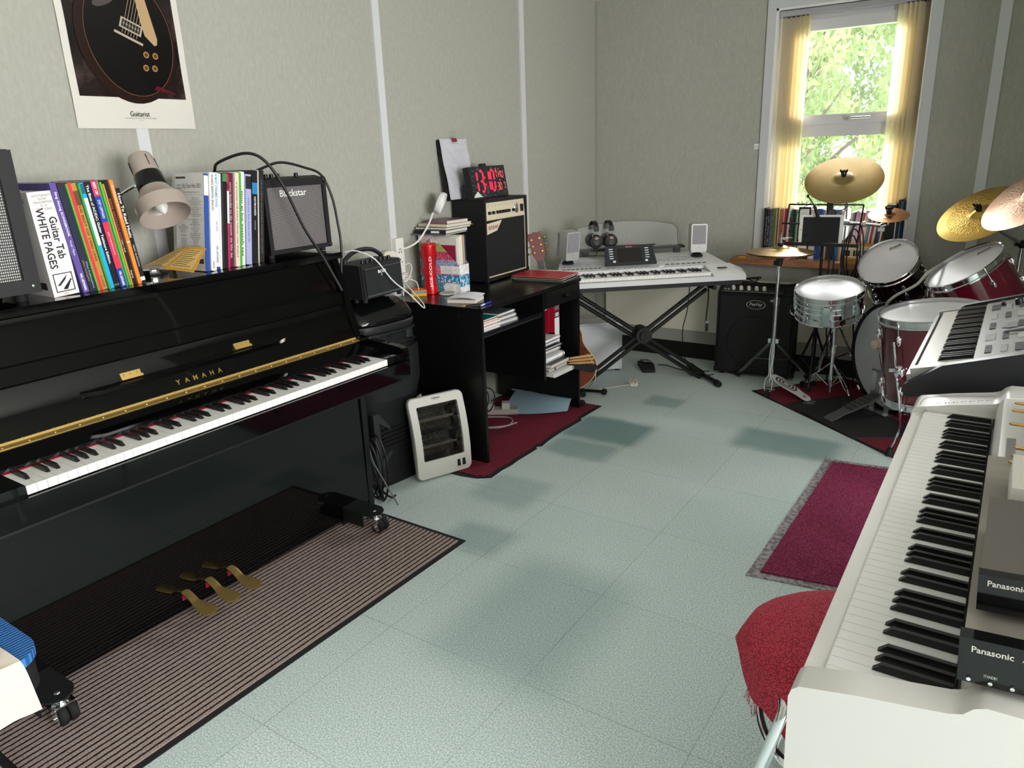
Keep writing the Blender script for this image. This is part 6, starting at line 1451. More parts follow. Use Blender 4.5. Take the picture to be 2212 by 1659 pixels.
# cymbals
def cymbal_mat(name, col, rough, groove, lathe_r=900, hammered=0):
    M = mat(name, col, rough, 1); nt, p = nodes(M); pos, xyz = opos(nt)
    r2 = mth(nt, 'SQRT', mth(nt, 'ADD', mth(nt, 'MULTIPLY', xyz[0], xyz[0]), mth(nt, 'MULTIPLY', xyz[1], xyz[1])))
    g = mth(nt, 'SINE', mth(nt, 'MULTIPLY', r2, lathe_r)); n = texnoise(nt, pos, 22, 4)
    c = mixc(nt, mth(nt, 'MULTIPLY', n, .7), srgb(col), srgb(groove)); nt.links.new(c, p.inputs['Base Color'])
    p.inputs['Anisotropic'].default_value = .6
    h = mth(nt, 'ADD', mth(nt, 'MULTIPLY', g, .5), mth(nt, 'MULTIPLY', n, .3))
    if hammered:
        vo = nt.nodes.new('ShaderNodeTexVoronoi'); vo.inputs['Scale'].default_value = hammered; nt.links.new(pos, vo.inputs['Vector'])
        msk = mth(nt, 'MULTIPLY', mth(nt, 'GREATER_THAN', r2, .06), mth(nt, 'LESS_THAN', r2, .155)); h = mth(nt, 'ADD', h, mth(nt, 'MULTIPLY', mth(nt, 'MULTIPLY', vo.outputs['Distance'], msk), 4))
    bumpn(nt, p, h, .25, .001); return M
CYW = cymbal_mat('worn_bronze', 'b39a6c', .36, '9a8258'); CYB = cymbal_mat('brilliant_bronze', 'd9b364', .16, 'caa050', 1300, 120); CYR = cymbal_mat('pink_bronze', 'd8b49c', .24, 'c89a7c', 1500, 90); CYH = cymbal_mat('hat_bronze', 'c2a878', .30, 'aa8e60'); CYS = cymbal_mat('splash_bronze', 'd09a70', .26, 'b87e54')
def disc_profile(r, bell, bh, bow_, t_=.0012):
    P = [(.006, bh)]
    for k in range(1, 7): a = k / 6; P.append((bell * a, bh * math.cos(a * PI / 2) ** .8 if a < 1 else 0))
    for k in range(1, 9): a = k / 8; P.append((bell + (r - bell) * a, -bow_ * a ** 1.5))
    return P + [(q, z - t_) for q, z in reversed(P)]
def cymbal(label, c, n, r, M_, bell=.055, bh=.016, bow_=.014, wing=True, group=None, mark=None):
    F = zfr(c, n); t = thing('cymbal', label, 'cymbal', M=F, group=group)
    part('plate', B(M_).lathe(disc_profile(r, bell, bh, bow_), 64, T(0, 0, bow_ * .0)), t, world=False)
    if wing:
        b = B(mat('cymbal_felt', '1e1e1f', .9)).lathe([(.006, bh), (.015, bh + .001), (.015, bh + .011), (.006, bh + .012)], 18); part('felt', b, t, world=False)
        b = B(BLK).cyl((0, 0, bh + .012), (0, 0, bh + .030), .006).box(-.019, -.0025, bh + .015, .019, .0025, bh + .028).box(-.021, -.003, bh + .022, -.013, .003, bh + .034).box(.013, -.003, bh + .022, .021, .003, bh + .034).bev(.001)
        part('wing_nut', b, t, world=False)
    return t, F
def script(t, F, s, p, up, w_, z, M_=None):
    ud = F.to_3x3().inverted() @ Vector(up); ud.z = 0; L = Vector((0, 0, z)) - ud.normalized() * p
    b = B(M_ or INK).text(s, fr(L, ud.cross(Vector((0, 0, 1))), ud), w_, None, shear=.35, d=.0009); part('lettering', b, t, world=False)
cc_, cn_ = Vector((1.706, 4.68, 1.238)), Vector((.045, -.576, .816))
cymbal('large worn bronze crash cymbal hanging in front of the window', cc_, cn_, .21, CYW, .055, .018, .016)
t = thing('cymbal_stand', 'straight chrome stand with side arm carrying the crash and splash cymbals', 'stand', (1.72, 4.69, 0))
part('tube', B(CHR).cyl((1.735, 4.70, .12), (1.735, 4.70, .55), .0125).cyl((1.735, 4.70, .55), (1.73, 4.70, 1.14), .0095).cyl((1.735, 4.70, .53), (1.735, 4.70, .57), .016), t)
part('tilter', B(CHR).sph((1.728, 4.70, 1.155), .016, 12, 8).cyl((1.728, 4.70, 1.15), cc_ - cn_.normalized() * -.045, .004).cyl((1.70, 4.70, 1.155), (1.755, 4.70, 1.155), .006), t)
for e in ((1.62, 4.86), (1.90, 4.80), (1.66, 4.60)):
    h0 = Vector((1.735, 4.70, .42)); e = Vector((e[0], e[1], .02)); d = (e - h0).normalized(); sv = d.cross(Vector((0, 0, 1))).normalized() * .008
    L = part('leg', B(CHR).cyl(h0 + sv, e + sv, .004, n=8).cyl(h0 - sv, e - sv, .004, n=8).cyl((1.735, 4.70, .16), h0.lerp(e, .55), .004, n=8), t)
    part('foot', B(RUB).sph((e.x, e.y, .022), .016, 10, 7), L)
arm = part('boom_arm', B(CHR).cyl((1.70, 4.70, .985), (1.95, 4.545, .985), .008).cyl((1.60, 4.76, .985), (1.70, 4.70, .985), .008), t)
part('clamp', B(CHR).box(1.705, 4.67, .965, 1.76, 4.72, 1.005).sph((1.85, 4.612, .985), (.02, .016, .016), 12, 8).bev(.004), arm)
part('arm_end', B(CHR).sph((1.95, 4.545, .985), .015, 12, 8).tube([(1.95, 4.545, .985), (1.975, 4.53, .99), (1.985, 4.512, 1.01), (1.983, 4.505, 1.06)], .004, 7, sub=4).box(1.93, 4.54, .955, 1.965, 4.55, .975), arm)
ts, Fs = cymbal('small splash cymbal on a chrome side arm by the window', Vector((1.982, 4.503, 1.052)), (.032, -.301, .953), .1016, CYS, .03, .010, .006)
script(ts, Fs, 'Zildjian', .06, (0, 1, 0), .05, -.001)
tc, Fc2 = cymbal('brilliant gold crash cymbal with hammered centre tilted left of the pinkish ride', Vector((2.402, 4.428, 1.075)), (-.375, -.497, .782), .203, CYB, .05, .018, .012)
tr, Fr_ = cymbal('large pinkish ride cymbal cut off by the right edge', Vector((2.607, 3.99, 1.21)), (-.576, -.343, .742), .235, CYR, .06, .02, .018)
script(tr, Fr_, 'Ride 2002', .12, (.3, 1, 0), .09, -.007)
for base, top, nn, lab, hubz in (((2.60, 4.62, 0), (2.402, 4.428, 1.075), (-.375, -.497, .782), 'boom stand holding the gold crash cymbal behind the toms', .9), ((2.84, 4.05, 0), (2.607, 3.99, 1.21), (-.576, -.343, .742), 'boom stand holding the pinkish ride cymbal beyond the right edge', 1.02)):
    t = thing('cymbal_stand', lab, 'stand', base); bb_ = Vector(base); tt = Vector(top); nn = Vector(nn).normalized()
    pv = Vector((base[0], base[1], hubz)); tip = tt - nn * .06
    part('tube', B(CHR).cyl(bb_ + Vector((0, 0, .1)), bb_ + Vector((0, 0, .55)), .0135).cyl(bb_ + Vector((0, 0, .55)), pv, .0105), t)
    am = part('boom_arm', B(STL).cyl(tip + (pv - tip) * 1.35, tip, .008), t)
    part('tilter', B(CHR).sph(tip, .015, 12, 8).cyl(tip, tt + nn * .045, .004).cyl(tip - Vector((.03, 0, 0)), tip + Vector((.03, 0, 0)), .006), am)
    part('clamp', B(BLK).sph(pv, (.022, .022, .022), 12, 8).cyl(pv - Vector((.03, .02, 0)), pv + Vector((.03, .02, 0)), .009), t)
    for k in range(3):
        a = .6 + k * 2.094; e = bb_ + Vector((.22 * math.cos(a), .22 * math.sin(a), .02)); h0 = bb_ + Vector((0, 0, .42))
        L = part('leg', B(CHR).cyl(h0, e, .0065, n=8).cyl(bb_ + Vector((0, 0, .14)), h0.lerp(e, .55), .0045, n=8), t)
        part('foot', B(RUB).sph((e.x, e.y, .022), .015, 10, 7), L)
# hi-hat
HC = Vector((1.457, 4.392, .862))
t, Fh = cymbal('upper cymbal of the hi-hat pair on the left of the kit', HC, (0, -.01, 1), .187, CYH, .05, .019, .02, wing=False)
script(t, Fh, 'Zildjian', .10, (.2, 1, 0), .075, -.0035)
b = B(CHR).cyl((0, 0, .02), (0, 0, .066), .009, n=12).cyl((0, 0, .045), (0, 0, .085), .005, n=10).box(-.008, -.008, .05, .03, .008, .062).tube([(.02, 0, .06), (.045, .005, .062), (.065, -.005, .056)], .004, 6, sub=3); part('clutch', b, t, world=False)
b = B(mat('cymbal_felt', '1e1e1f', .9)).lathe([(.005, .019), (.018, .02), (.018, .03), (.005, .031)], 18); part('felt', b, t, world=False)
cymbal('lower cymbal of the hi-hat pair, face up under the other', HC - Vector((0, 0, .0445)), (0, .01, -1), .187, CYH, .05, .019, .016, wing=False)
t = thing('hi_hat_stand', 'chrome hi-hat stand with a black and white ringed footboard', 'stand', (HC.x, HC.y, 0))
X, Y = HC.x, HC.y
part('rod', B(CHR).cyl((X, Y, .05), (X, Y, .95), .0032, n=8), t)
part('tube', B(CHR).cyl((X, Y, .06), (X, Y, .56), .0125).cyl((X, Y, .56), (X, Y, .775), .010).cyl((X, Y, .535), (X, Y, .575), .0165).box(X - .034, Y - .006, .548, X - .012, Y + .006, .56), t)
part('seat_cup', B(BLK).lathe([(.011, .76), (.016, .765), (.020, .80), (.034, .806), (.034, .813), (.004, .82)], 20, T(X, Y, 0)).box(X - .03, Y - .01, .765, X - .012, Y + .01, .79), t)
part('leg_hub', B(CHR).cyl((X, Y, .30), (X, Y, .335), .02).box(X - .03, Y - .012, .305, X + .03, Y + .012, .33).bev(.003), t)
for ex, ey in ((1.205, 4.585), (1.60, 4.70)):
    h0 = Vector((X, Y, .32)); e = Vector((ex, ey, .03)); d = (e - h0).normalized()
    L = part('leg', B(STL).box(-.012, -.0035, 0, .012, .0035, (e - h0).length, zfr(h0, d)).bev(.0015), t)
    part('foot', B(RUB).cyl(e + d * -.01 + Vector((0, 0, .004)), e + d * .014 + Vector((0, 0, .004)), .02, n=14), L)
    part('brace', B(STL).box(-.008, -.002, 0, .008, .002, (h0.lerp(e, .52) - Vector((X, Y, .20))).length, zfr((X, Y, .20), h0.lerp(e, .52) - Vector((X, Y, .20)))), L)
e = Vector((1.475, 4.262, .012)); h0 = Vector((X, Y, .32))
b = B(CHR)
for s_ in (-1, 1): b.tube([h0 + Vector((s_ * .006, 0, 0)), h0.lerp(e, .3) + Vector((s_ * .012, 0, 0)), h0.lerp(e, .62) + Vector((s_ * .004, 0, 0)), h0.lerp(e, .72) + Vector((s_ * .02, 0, 0)), h0.lerp(e, .9) + Vector((s_ * .02, 0, 0)), e + Vector((0, 0, .03))], .003, 6, sub=3)
L = part('leg', b, t, 'bent wire front leg'); part('foot', B(RUB).lathe([(.018, 0), (.018, .008), (.009, .04), (.006, .042)], 4, T(e.x, e.y, .0085) @ RZ(.6)), L)
p0, p1 = Vector((1.475, 4.36, .115)), Vector((1.715, 4.255, .028))
FBM = fr(p0, p1 - p0, Vector((0, 0, 1)).cross(p1 - p0)); LN = (p1 - p0).length
ol = [(.0, -.022), (.05, -.038), (.11, -.042), (.17, -.034), (.205, -.028), (LN - .02, -.028), (LN, -.014), (LN, .014), (LN - .02, .028), (.205, .028), (.17, .034), (.11, .042), (.05, .038), (0, .022)]
fbd = part('footboard', B(mat('footboard_white', 'd9d8d4', .35)).prism(ol, -.008, 0, 'z', FBM).bev(.002), t, 'white footboard with black rings')
b = B(INK)
for r0, r1 in ((.034, .040), (.022, .028), (.010, .016)):
    nq = 32; v = [((.105 + q * math.cos(2 * PI * i / nq) * 1.9), q * math.sin(2 * PI * i / nq), .0006) for q in (r0, r1) for i in range(nq)]
    b.add(v, [(i, i + nq, (i + 1) % nq + nq, (i + 1) % nq) for i in range(nq)], FBM)
b.text('LP', FBM @ T(LN - .035, 0, 0) @ RZ(-PI / 2), .03, .026, bold=.02); part('ring_print', b, fbd)
b = B(STL).cyl(p0, (X, Y, .2), .003).box(p1.x - .03, p1.y - .03, .009, p1.x + .03, p1.y + .03, .016); b.tube([(X - .03, Y, .012), (X + .03, Y, .012)], .006).box(X - .03, Y - .03, .009, X + .03, Y + .03, .014); part('pedal_linkage', b, t)
# bass drum
BC = Vector((2.105, 4.29, .316)); BN = Vector((-.66, -.75, 0)).normalized(); BM = zfr(BC, BN)
t = thing('bass_drum', 'bass drum with grey batter head standing on the floor behind the floor tom', 'drum', M=BM)
R0 = .30
part('shell', B(MAR).lathe([(R0 - .018, -.40), (R0 - .018, -.012)], 64), t, world=False)
for z0, s_ in ((0, 1), (-.41, -1)):
    part('hoop', B(mat('black_hoop', '0c0c0d', .15)).lathe([(R0 - .014, z0 - s_ * .03), (R0, z0 - s_ * .03), (R0, z0 + s_ * .012), (R0 - .014, z0 + s_ * .012), (R0 - .014, z0 - s_ * .03)], 64).use(MAR).lathe([(R0 + .0006, z0 - s_ * .02), (R0 + .0008, z0 - s_ * .002)], 64), t, world=False)
part('drumhead', B(mat('bass_head', 'bdbec2', .35, bump=(300, .1))).lathe([(R0 - .016, .002), (R0 - .022, -.003), (0, -.003)], 64), t, world=False)
part('front_head', B(mat('bass_front', '18181a', .3)).lathe([(R0 - .016, -.412), (0, -.412)], 48), t, world=False)
part('head_ring', B(BLK).lathe([(R0 - .024, -.0022), (R0 - .036, -.0018)], 64), t, world=False)
lk = None
for k in range(10):
    a = .2 + 2 * PI * k / 10
    if lk is None:
        lb = B(CHR).box(R0 - .004, -.012, -.04, R0 + .006, .012, .012).cyl((R0 + .010, 0, -.13), (R0 + .010, 0, .02), .003).box(R0 + .004, -.016, .008, R0 + .02, .016, .014).bev(.002); lk = part('claw', lb, t, world=False)
        lg = part('lug', B(CHR).sph((R0 - .012, 0, -.13), (.016, .012, .028), 12, 8), t, world=False)
    for o in (lk, lg):
        c_ = o if k == 0 else o.copy()
        if k: COL.objects.link(c_); c_.parent = t
        c_.matrix_local = RZ(a)
for s_ in (-1, 1):
    e = BC - BN * .25 + Vector((-BN.y, BN.x, 0)) * s_ * .34; q = BC - BN * .28 + Vector((-BN.y, BN.x, 0)) * s_ * .27 + Vector((0, 0, -.12))
    part('spur', B(CHR).cyl(q, (e.x, e.y, .012), .006).cyl(q - Vector((0, 0, .0)), q + (BC - q).normalized() * .03, .018).sph((e.x, e.y, .019), .011, 10, 7), t)
# tom mount and flexible lead
part('tom_mount', B(CHR).cyl(BC - BN * .18 + Vector((0, 0, .28)), BC - BN * .18 + Vector((0, 0, .44)), .0125).box(-.03, -.02, 0, .03, .02, .04, T(*(BC - BN * .18 + Vector((0, 0, .41))))).cyl(BC - BN * .18 + Vector((0, 0, .43)), Vector((2.11, 4.60, .66)), .009).cyl(BC - BN * .18 + Vector((0, 0, .43)), Vector((2.33, 4.25, .72)), .009).sph(BC - BN * .18 + Vector((.03, 0, .44)), .024, 12, 8), t)
one('flexible_hose', B(mat('grey_hose', '9a9890', .45)).tube([(2.075, 4.20, .575), (2.072, 4.10, .64), (2.11, 4.09, .69), (2.19, 4.11, .745), (2.23, 4.16, .80), (2.28, 4.30, .83)], .007, 9, sub=6), 'grey flexible lead bending from the bass drum up between the toms', 'cable')
# bass pedal
t = thing('bass_drum_pedal', 'grey ribbed bass drum pedal with a felt beater', 'pedal', (1.96, 4.13, 0))
q0, q1 = BC + BN * .315, BC + BN * .05; q0 = Vector((q0.x, q0.y, .034)); q1 = Vector((q1.x, q1.y, .125))
PM2 = fr(q0, q1 - q0, Vector((0, 0, 1)).cross(q1 - q0)); LN = (q1 - q0).length
PGR = mat('cast_grey', '6f7072', .4, .5)
pb = part('footboard', B(PGR).prism([(-.06, -.03), (-.02, -.036), (.03, -.03), (.09, -.04), (.19, -.044), (LN, -.028), (LN, .028), (.19, .044), (.09, .04), (.03, .03), (-.02, .036), (-.06, .03)], -.008, 0, 'z', PM2).bev(.003), t)
b = B(mat('pedal_tread', '3a3b3d', .7)).prism([(.07, -.03), (.19, -.036), (LN - .02, -.022), (LN - .02, .022), (.19, .036), (.07, .03)], 0, .003, 'z', PM2)
b.use(PGR)
for k in range(5): b.box(.09 + k * .03, -.03, .0031, .095 + k * .03, .03, .0055, PM2)
b.text('Pearl', PM2 @ T(.02, 0, .0006) @ RZ(-PI / 2), .04, .014, shear=.2); part('tread', b, pb)
side_ = Vector((-BN.y, BN.x, 0))
hp_ = BC + BN * .045
b = B(STL)
for s_ in (-1, 1): b.box(-.012, -.012, 0, .012, .012, .225, T(hp_.x + side_.x * s_ * .055, hp_.y + side_.y * s_ * .055, .012)); 
b.cyl(Vector((hp_.x, hp_.y, .235)) - side_ * .075, Vector((hp_.x, hp_.y, .235)) + side_ * .075, .009).box(-.08, -.03, 0, .08, .03, .01, T(hp_.x, hp_.y, .0098) @ RZ(math.atan2(side_.y, side_.x))).bev(.002)
b.tube([q1, (hp_.x, hp_.y, .19), (hp_.x, hp_.y, .225)], .006, 6); part('pedal_frame', b, t)
bt = BC + BN * .10; bt = Vector((bt.x, bt.y, .40))
part('beater_rod', B(CHR).cyl((hp_.x, hp_.y, .235), bt, .004), t)
part('beater', B(mat('cream_felt', 'd8c8aa', .9)).lathe([(.012, -.026), (.024, -.022), (.027, 0), (.024, .022), (.012, .026)], 20, zfr(bt, BN)), t, 'cream felt beater')
part('base_plate', B(BLK).box(-.30, -.035, 0, .0, .035, .006, T(hp_.x, hp_.y, .0125) @ RZ(math.atan2(-BN.y, -BN.x))), t)
# music stand, tablet, microphone clip
t = thing('music_stand', 'black folding wire music stand behind the snare drum', 'music stand', (1.645, 4.61, 0))
BKM = mat('black_steel', '121213', .35)
fp = lambda x, z: (x, 4.57 + (z - .87) / .217 * .08, z)
def bar(b, a, c, w_=.006): b.tube([fp(*a), fp(*c)], w_, 6)
b = B(BKM)
bar(b, (1.425, 1.087), (1.83, 1.088), .005); bar(b, (1.425, 1.087), (1.424, .873), .005); bar(b, (1.83, 1.088), (1.828, .874), .005); bar(b, (1.40, .98), (1.86, .984), .0055); bar(b, (1.645, 1.16), (1.645, .80), .0065); bar(b, (1.50, .88), (1.75, 1.08), .0035)
desk_ = part('desk_frame', b, t)
part('ledge', B(BKM).box(1.41, 4.535, .862, 1.845, 4.575, .866).box(1.41, 4.533, .862, 1.845, 4.536, .882), desk_)
part('tube', B(BKM).cyl((1.645, 4.60, .52), (1.645, 4.58, .86), .008).cyl((1.645, 4.60, .08), (1.645, 4.60, .55), .0125).cyl((1.645, 4.60, .52), (1.645, 4.60, .56), .018).box(1.62, 4.59, .53, 1.67, 4.60, .55), t)
for ex, ey in ((1.51, 4.69), (1.72, 4.79), (1.66, 4.47)):
    e = Vector((ex, ey, .022)); h0 = Vector((1.645, 4.60, .37))
    L = part('leg', B(BKM).tube([h0, e], .007, 8).cyl((1.645, 4.60, .10), h0.lerp(e, .6), .004, n=6), t); part('foot', B(RUB).sph((e.x, e.y, .022), .014, 10, 6), L)
TBM = fr((1.632, 4.556, .8675), (.2325, .0, .004), (0, .075, .97))
t = thing('tablet', 'white bordered tablet with black screen on the music stand', 'tablet', M=TBM)
part('body', B(mat('tablet_white', 'dcdad4', .3)).prism([(x, y + .0845) for x, y in rrect(.1175, .0845, .012)], -.008, 0, 'z').bev(.002), t, world=False)
part('screen', B(mat('tablet_screen', '17181c', .08)).box(-.100, .012, .0002, .100, .157, .0008), t, world=False)
part('camera', B(INK).disc(.0025, T(-.110, .0845, 0), .0006, 12), t, world=False)
t = thing('microphone', 'thin clip microphone with a wire hanging on the music stand', 'microphone', (1.58, 4.58, 1.03))
part('body', B(BLKP).cyl((1.615, 4.548, 1.022), (1.585, 4.56, 1.09), .010, .0085, 12).cyl((1.585, 4.56, 1.09), (1.545, 4.575, 1.137), .0035), t)
part('capsule', B(RUB).sph((1.543, 4.576, 1.14), (.0075, .0075, .011), 12, 8), t)
part('clip', B(STL).box(1.588, 4.553, 1.045, 1.597, 4.558, 1.1, Matrix.Identity(4)).use(BLKP).box(1.64, 4.62, 1.06, 1.675, 4.645, 1.13).bev(.003), t)
part('lead', B(CBL).tube([(1.56, 4.60, 1.10), (1.50, 4.60, 1.06), (1.46, 4.60, .99), (1.45, 4.59, .93)], .002, 6, sub=5), t)
b = B(CBL)
for k in range(3): b.tube([(1.79 + .012 * k + .042 * math.cos(g), 4.60 + .014 * k, .80 + .01 * k + (.125 + .02 * k) * math.sin(g)) for g in [2 * PI * i / 16 for i in range(16)]], .0042, 7, closed=True, sub=4)
one('cable_coil', b, 'loops of black cable hung on the right corner of the music stand', 'cable')
for x, lab in ((1.685, 'first black cable hanging down from the music stand'), (1.71, 'second black cable hanging down beside the stand pole'), (1.835, 'black cable hanging straight down under the coil on the music stand')):
    one('hanging_cable', B(CBL).tube([(x, 4.56, .86), (x + .006, 4.57, .75), (x - .004, 4.585, .62), (x + .01, 4.60, .45), (x + .03, 4.64, .2), (x + .04, 4.66, .012)], .0042, 7, sub=5), lab, 'cable')
# ---------------------------------------------------------------- window sill: books, file, toy piano
SZ = WZ0 + .0006
SB = [ # colour, thickness, height, description
 ('141416', .011, .305, 'black music book touching the left window reveal'), ('1b1b1e', .013, .30, 'black white-lettered music book, second from the left reveal on the sill'), ('3a2a2c', .012, .30, 'brown black music book, third from the left reveal on the sill'),
 ('4a6a94', .008, .30, 'steel blue music book near the left end of the sill'), ('7a3a34', .009, .30, 'rust red music book near the left end of the sill'), ('4a8a3c', .010, .302, 'leaf green music book near the left end of the sill'), ('5c7a52', .006, .30, 'thin moss green music book near the left end of the sill'),
 ('c8a878', .009, .296, 'tan wire bound book near the left end of the sill'), ('6a4a34', .007, .298, 'dark brown music book left of the red ones on the sill'), ('d8cfc8', .006, .302, 'thin white music book left of the orange one on the sill'), ('b8683c', .020, .30, 'thick orange brown book left of the red ones on the sill'),
 ('d0ccc8', .006, .30, 'thin pale book just left of the red one on the sill'), ('c0242e', .013, .302, 'red music book on the left half of the sill'), ('a83030', .007, .30, 'thin darker red book beside the red one on the sill'), ('e4e2de', .012, .31, 'white book above the pink file on the sill'), ('7c2434', .010, .25, 'maroon white-lettered book in the pink file on the sill'), ('23504c', .012, .30, 'dark teal book behind the pink file on the sill'), ('1a2a24', .010, .298, 'very dark green book right of the pink file on the sill'), ('5c9a4c', .008, .30, 'green book right of the pink file on the sill'), ('d9d9d6', .006, .30, 'thin white book left of the framed label file on the sill')]
x = WX0 + .016
def sillbook(x, c, th, h, lean, lab, d=.2, y=None, tx=None, group='books on the window sill'):
    b = book(th, h, d, c)
    if tx: b.use(bmat('d8d4d0')).text(tx, fr((0, th / 2, h * .55), (0, 0, -1), (0, 1, 0)), h * .6, th * .5, d=.0006)
    M = T(x, y if y else 4.868 + .004 * math.sin(x * 90), SZ) @ RY(lean) @ RZ(-PI / 2)
    put('book', b, M, lab, 'book', group)
for i, (c, th, h, lab) in enumerate(SB):
    sillbook(x, c, th, h, 0, lab, tx=filler(40 + i, 1, 7) if i in (1, 2, 4, 7, 15) else None); x += th + .0007
# pink patterned file in front of the books
t = thing('magazine_file', 'pink patterned magazine file standing low in front of the sill books', 'magazine file', (1.375, 4.83, SZ))
b = B(FL[2]).box(1.322, 4.852, SZ, 1.412, 4.862, SZ + .10); b.use(FL[0]).box(1.322, 4.8515, SZ, 1.412, 4.852, SZ + .035); b.use(FL[2]).box(1.322, 4.80, SZ, 1.324, 4.852, SZ + .06).box(1.410, 4.80, SZ, 1.412, 4.852, SZ + .06).box(1.322, 4.80, SZ, 1.412, 4.802, SZ + .06)
part('box', b, t)
part('handle_ring', B(STL).tor(.01, .0015, zfr((1.40, 4.7995, SZ + .045), (0, -1, 0)), 18, 6), t)
t = thing('label_file', 'black framed file with a white ruled label panel on the sill', 'box file', (1.452, 4.87, SZ))
part('case', B(BLK).box(x + .001, 4.866, SZ, x + .072, 5.03, SZ + .315).bev(.002), t)
b = B(WINK).box(x + .009, 4.8648, SZ + .012, x + .064, 4.866, SZ + .303); b.use(GREYP)
for k in range(9): b.box(x + .011, 4.8642, SZ + .03 + k * .03, x + .062, 4.8648, SZ + .0315 + k * .03)
part('label_panel', b, t)
x += .0745
SC2 = [('dcb8ac', .012, .30, 'pale pink book right of the framed label file'), ('c8ccd4', .022, .302, 'clear grey folder right of the pale pink book on the sill'), ('26407c', .030, .305, 'navy ring binder behind the tablet on the sill'), ('2f62b0', .012, .30, 'bright blue book beside the navy binder on the sill'), ('b89a80', .024, .30, 'tan folder behind the tablet on the sill'), ('33343a', .030, .305, 'charcoal ring binder behind the tablet on the sill'), ('1c1c1f', .012, .30, 'black book right of the charcoal binder on the sill'), ('2a62ac', .026, .302, 'blue ring binder at the right of the tablet'), ('d8a85c', .008, .295, 'mustard book right of the blue ring binder'), ('e8e0d0', .008, .295, 'cream book right of the mustard one on the sill')]
for c, th, h, lab in SC2: sillbook(x, c, th, h, 0, lab); x += th + .0007
ln = .10; r = random.Random(4)
SD = [('d8d4d0', 'pale grey'), ('8c8a8c', 'mid grey'), ('5a2f34', 'dark maroon'), ('c8a8b4', 'lilac pink'), ('d4b8c4', 'light mauve'), ('b0a8a0', 'warm grey'), ('c83038', 'scarlet'), ('e8dccc', 'ivory'), ('e0b8ac', 'salmon'), ('2a7894', 'teal blue'), ('e4d4c0', 'oatmeal'), ('a83448', 'crimson'), ('d8ccc0', 'stone'), ('3a3444', 'dark plum'), ('4a4c7c', 'indigo'), ('dcd0b8', 'parchment'), ('d8b074', 'honey'), ('e4dcd8', 'off white'), ('8a6474', 'dusty plum'), ('6c7480', 'slate'), ('4a4644', 'umber'), ('b8a090', 'beige')]
x += .012
for i, (c, nm) in enumerate(SD):
    th = r.uniform(.008, .0135)
    if x + th > 1.897: break
    sillbook(x, c, th, r.uniform(.285, .302), .09, '%s spined book leaning right in the row behind the toy piano' % nm, tx=filler(70 + i, 1, 6) if i % 3 == 0 else None); x += th / math.cos(.09) + .0009
t = thing('box_file', 'fat black box file near the right end of the sill', 'box file', (1.945, 4.87, SZ))
part('case', B(BLK).box(1.922, 4.86, SZ, 1.972, 5.03, SZ + .33).bev(.003), t); part('papers', B(PAPER).box(1.926, 4.87, SZ + .3302, 1.968, 5.02, SZ + .338), t)
sillbook(1.9735, 'e6e4e6', .006, .25, 0, 'white plastic folder right of the fat black box file', y=4.864); sillbook(1.981, '16171a', .014, .36, .0, 'tall black folder against the right window reveal', y=4.868); sillbook(1.996, '3a74a8', .005, .352, .0, 'thin blue folder edge against the right reveal', y=4.868)
t = thing('toy_piano', 'small wooden toy piano with a row of keys on the sill', 'toy piano', (1.83, 4.79, SZ))
PINE = mat('yellow_pine', 'd69a48', .4, noise=(20, 'c08234', .4, .65), stretch=(2, 14, 14))
part('case', B(PINE).box(1.715, 4.778, SZ, 1.945, 4.842, SZ + .028).box(1.715, 4.815, SZ + .028, 1.945, 4.842, SZ + .11).box(1.715, 4.778, SZ + .028, 1.721, 4.815, SZ + .04).bev(.002), t)
for k in range(15):
    if k == 0: kk = part('white_key', B(mat('cream_key', 'e8dcb8', .35)).box(1.722, 4.7775, SZ + .0285, 1.7355, 4.8145, SZ + .036).box(1.722, 4.812, SZ + .036, 1.7355, 4.8145, SZ + .095).bev(.001), t)
    else: copypart(kk, t, (k * .0147, 0, 0))
kk = None
for k in (0, 1, 3, 4, 5, 7, 8, 10, 11, 12):
    if kk is None: kk = part('black_key', B(EBON).box(1.7315, 4.806, SZ + .0365, 1.7405, 4.8118, SZ + .070).bev(.001), t)
    else: copypart(kk, t, (k * .0147, 0, 0))
part('lettering', B(INK).box(1.75, 4.7774, SZ + .012, 1.79, 4.778, SZ + .014).box(1.81, 4.7774, SZ + .012, 1.825, 4.778, SZ + .014), t)
one('eraser', B(mat('yellow_rubber', 'd8a838', .7)).box(1.105, 4.77, SZ, 1.145, 4.79, SZ + .010).bev(.002), 'small yellow eraser on the left end of the sill', 'eraser')
one('sticker', B(WINK).box(1.125, 4.8985, 1.405, 1.155, 4.8995, 1.445).use(GREYP).box(1.125, 4.898, 1.437, 1.155, 4.8985, 1.443).box(1.128, 4.898, 1.42, 1.15, 4.8985, 1.422).box(1.128, 4.898, 1.412, 1.148, 4.8985, 1.414), 'small white label stuck to the left window lining', 'sticker') if False else one('sticker', B(WINK).box(1.120, 4.9105, 1.405, 1.152, 4.9118, 1.445).use(GREYP).box(1.120, 4.910, 1.438, 1.152, 4.9105, 1.444).box(1.123, 4.910, 1.42, 1.148, 4.9105, 1.422).box(1.123, 4.910, 1.412, 1.146, 4.9105, 1.414), 'small white printed label stuck beside the left window lining', 'sticker')
one('notice', B(PAPER).box(2.0135, 4.925, 1.08, 2.0175, 4.975, 1.27).use(RED).box(2.013, 4.93, 1.16, 2.0134, 4.945, 1.165), 'small white card fixed in the right window reveal', 'notice')
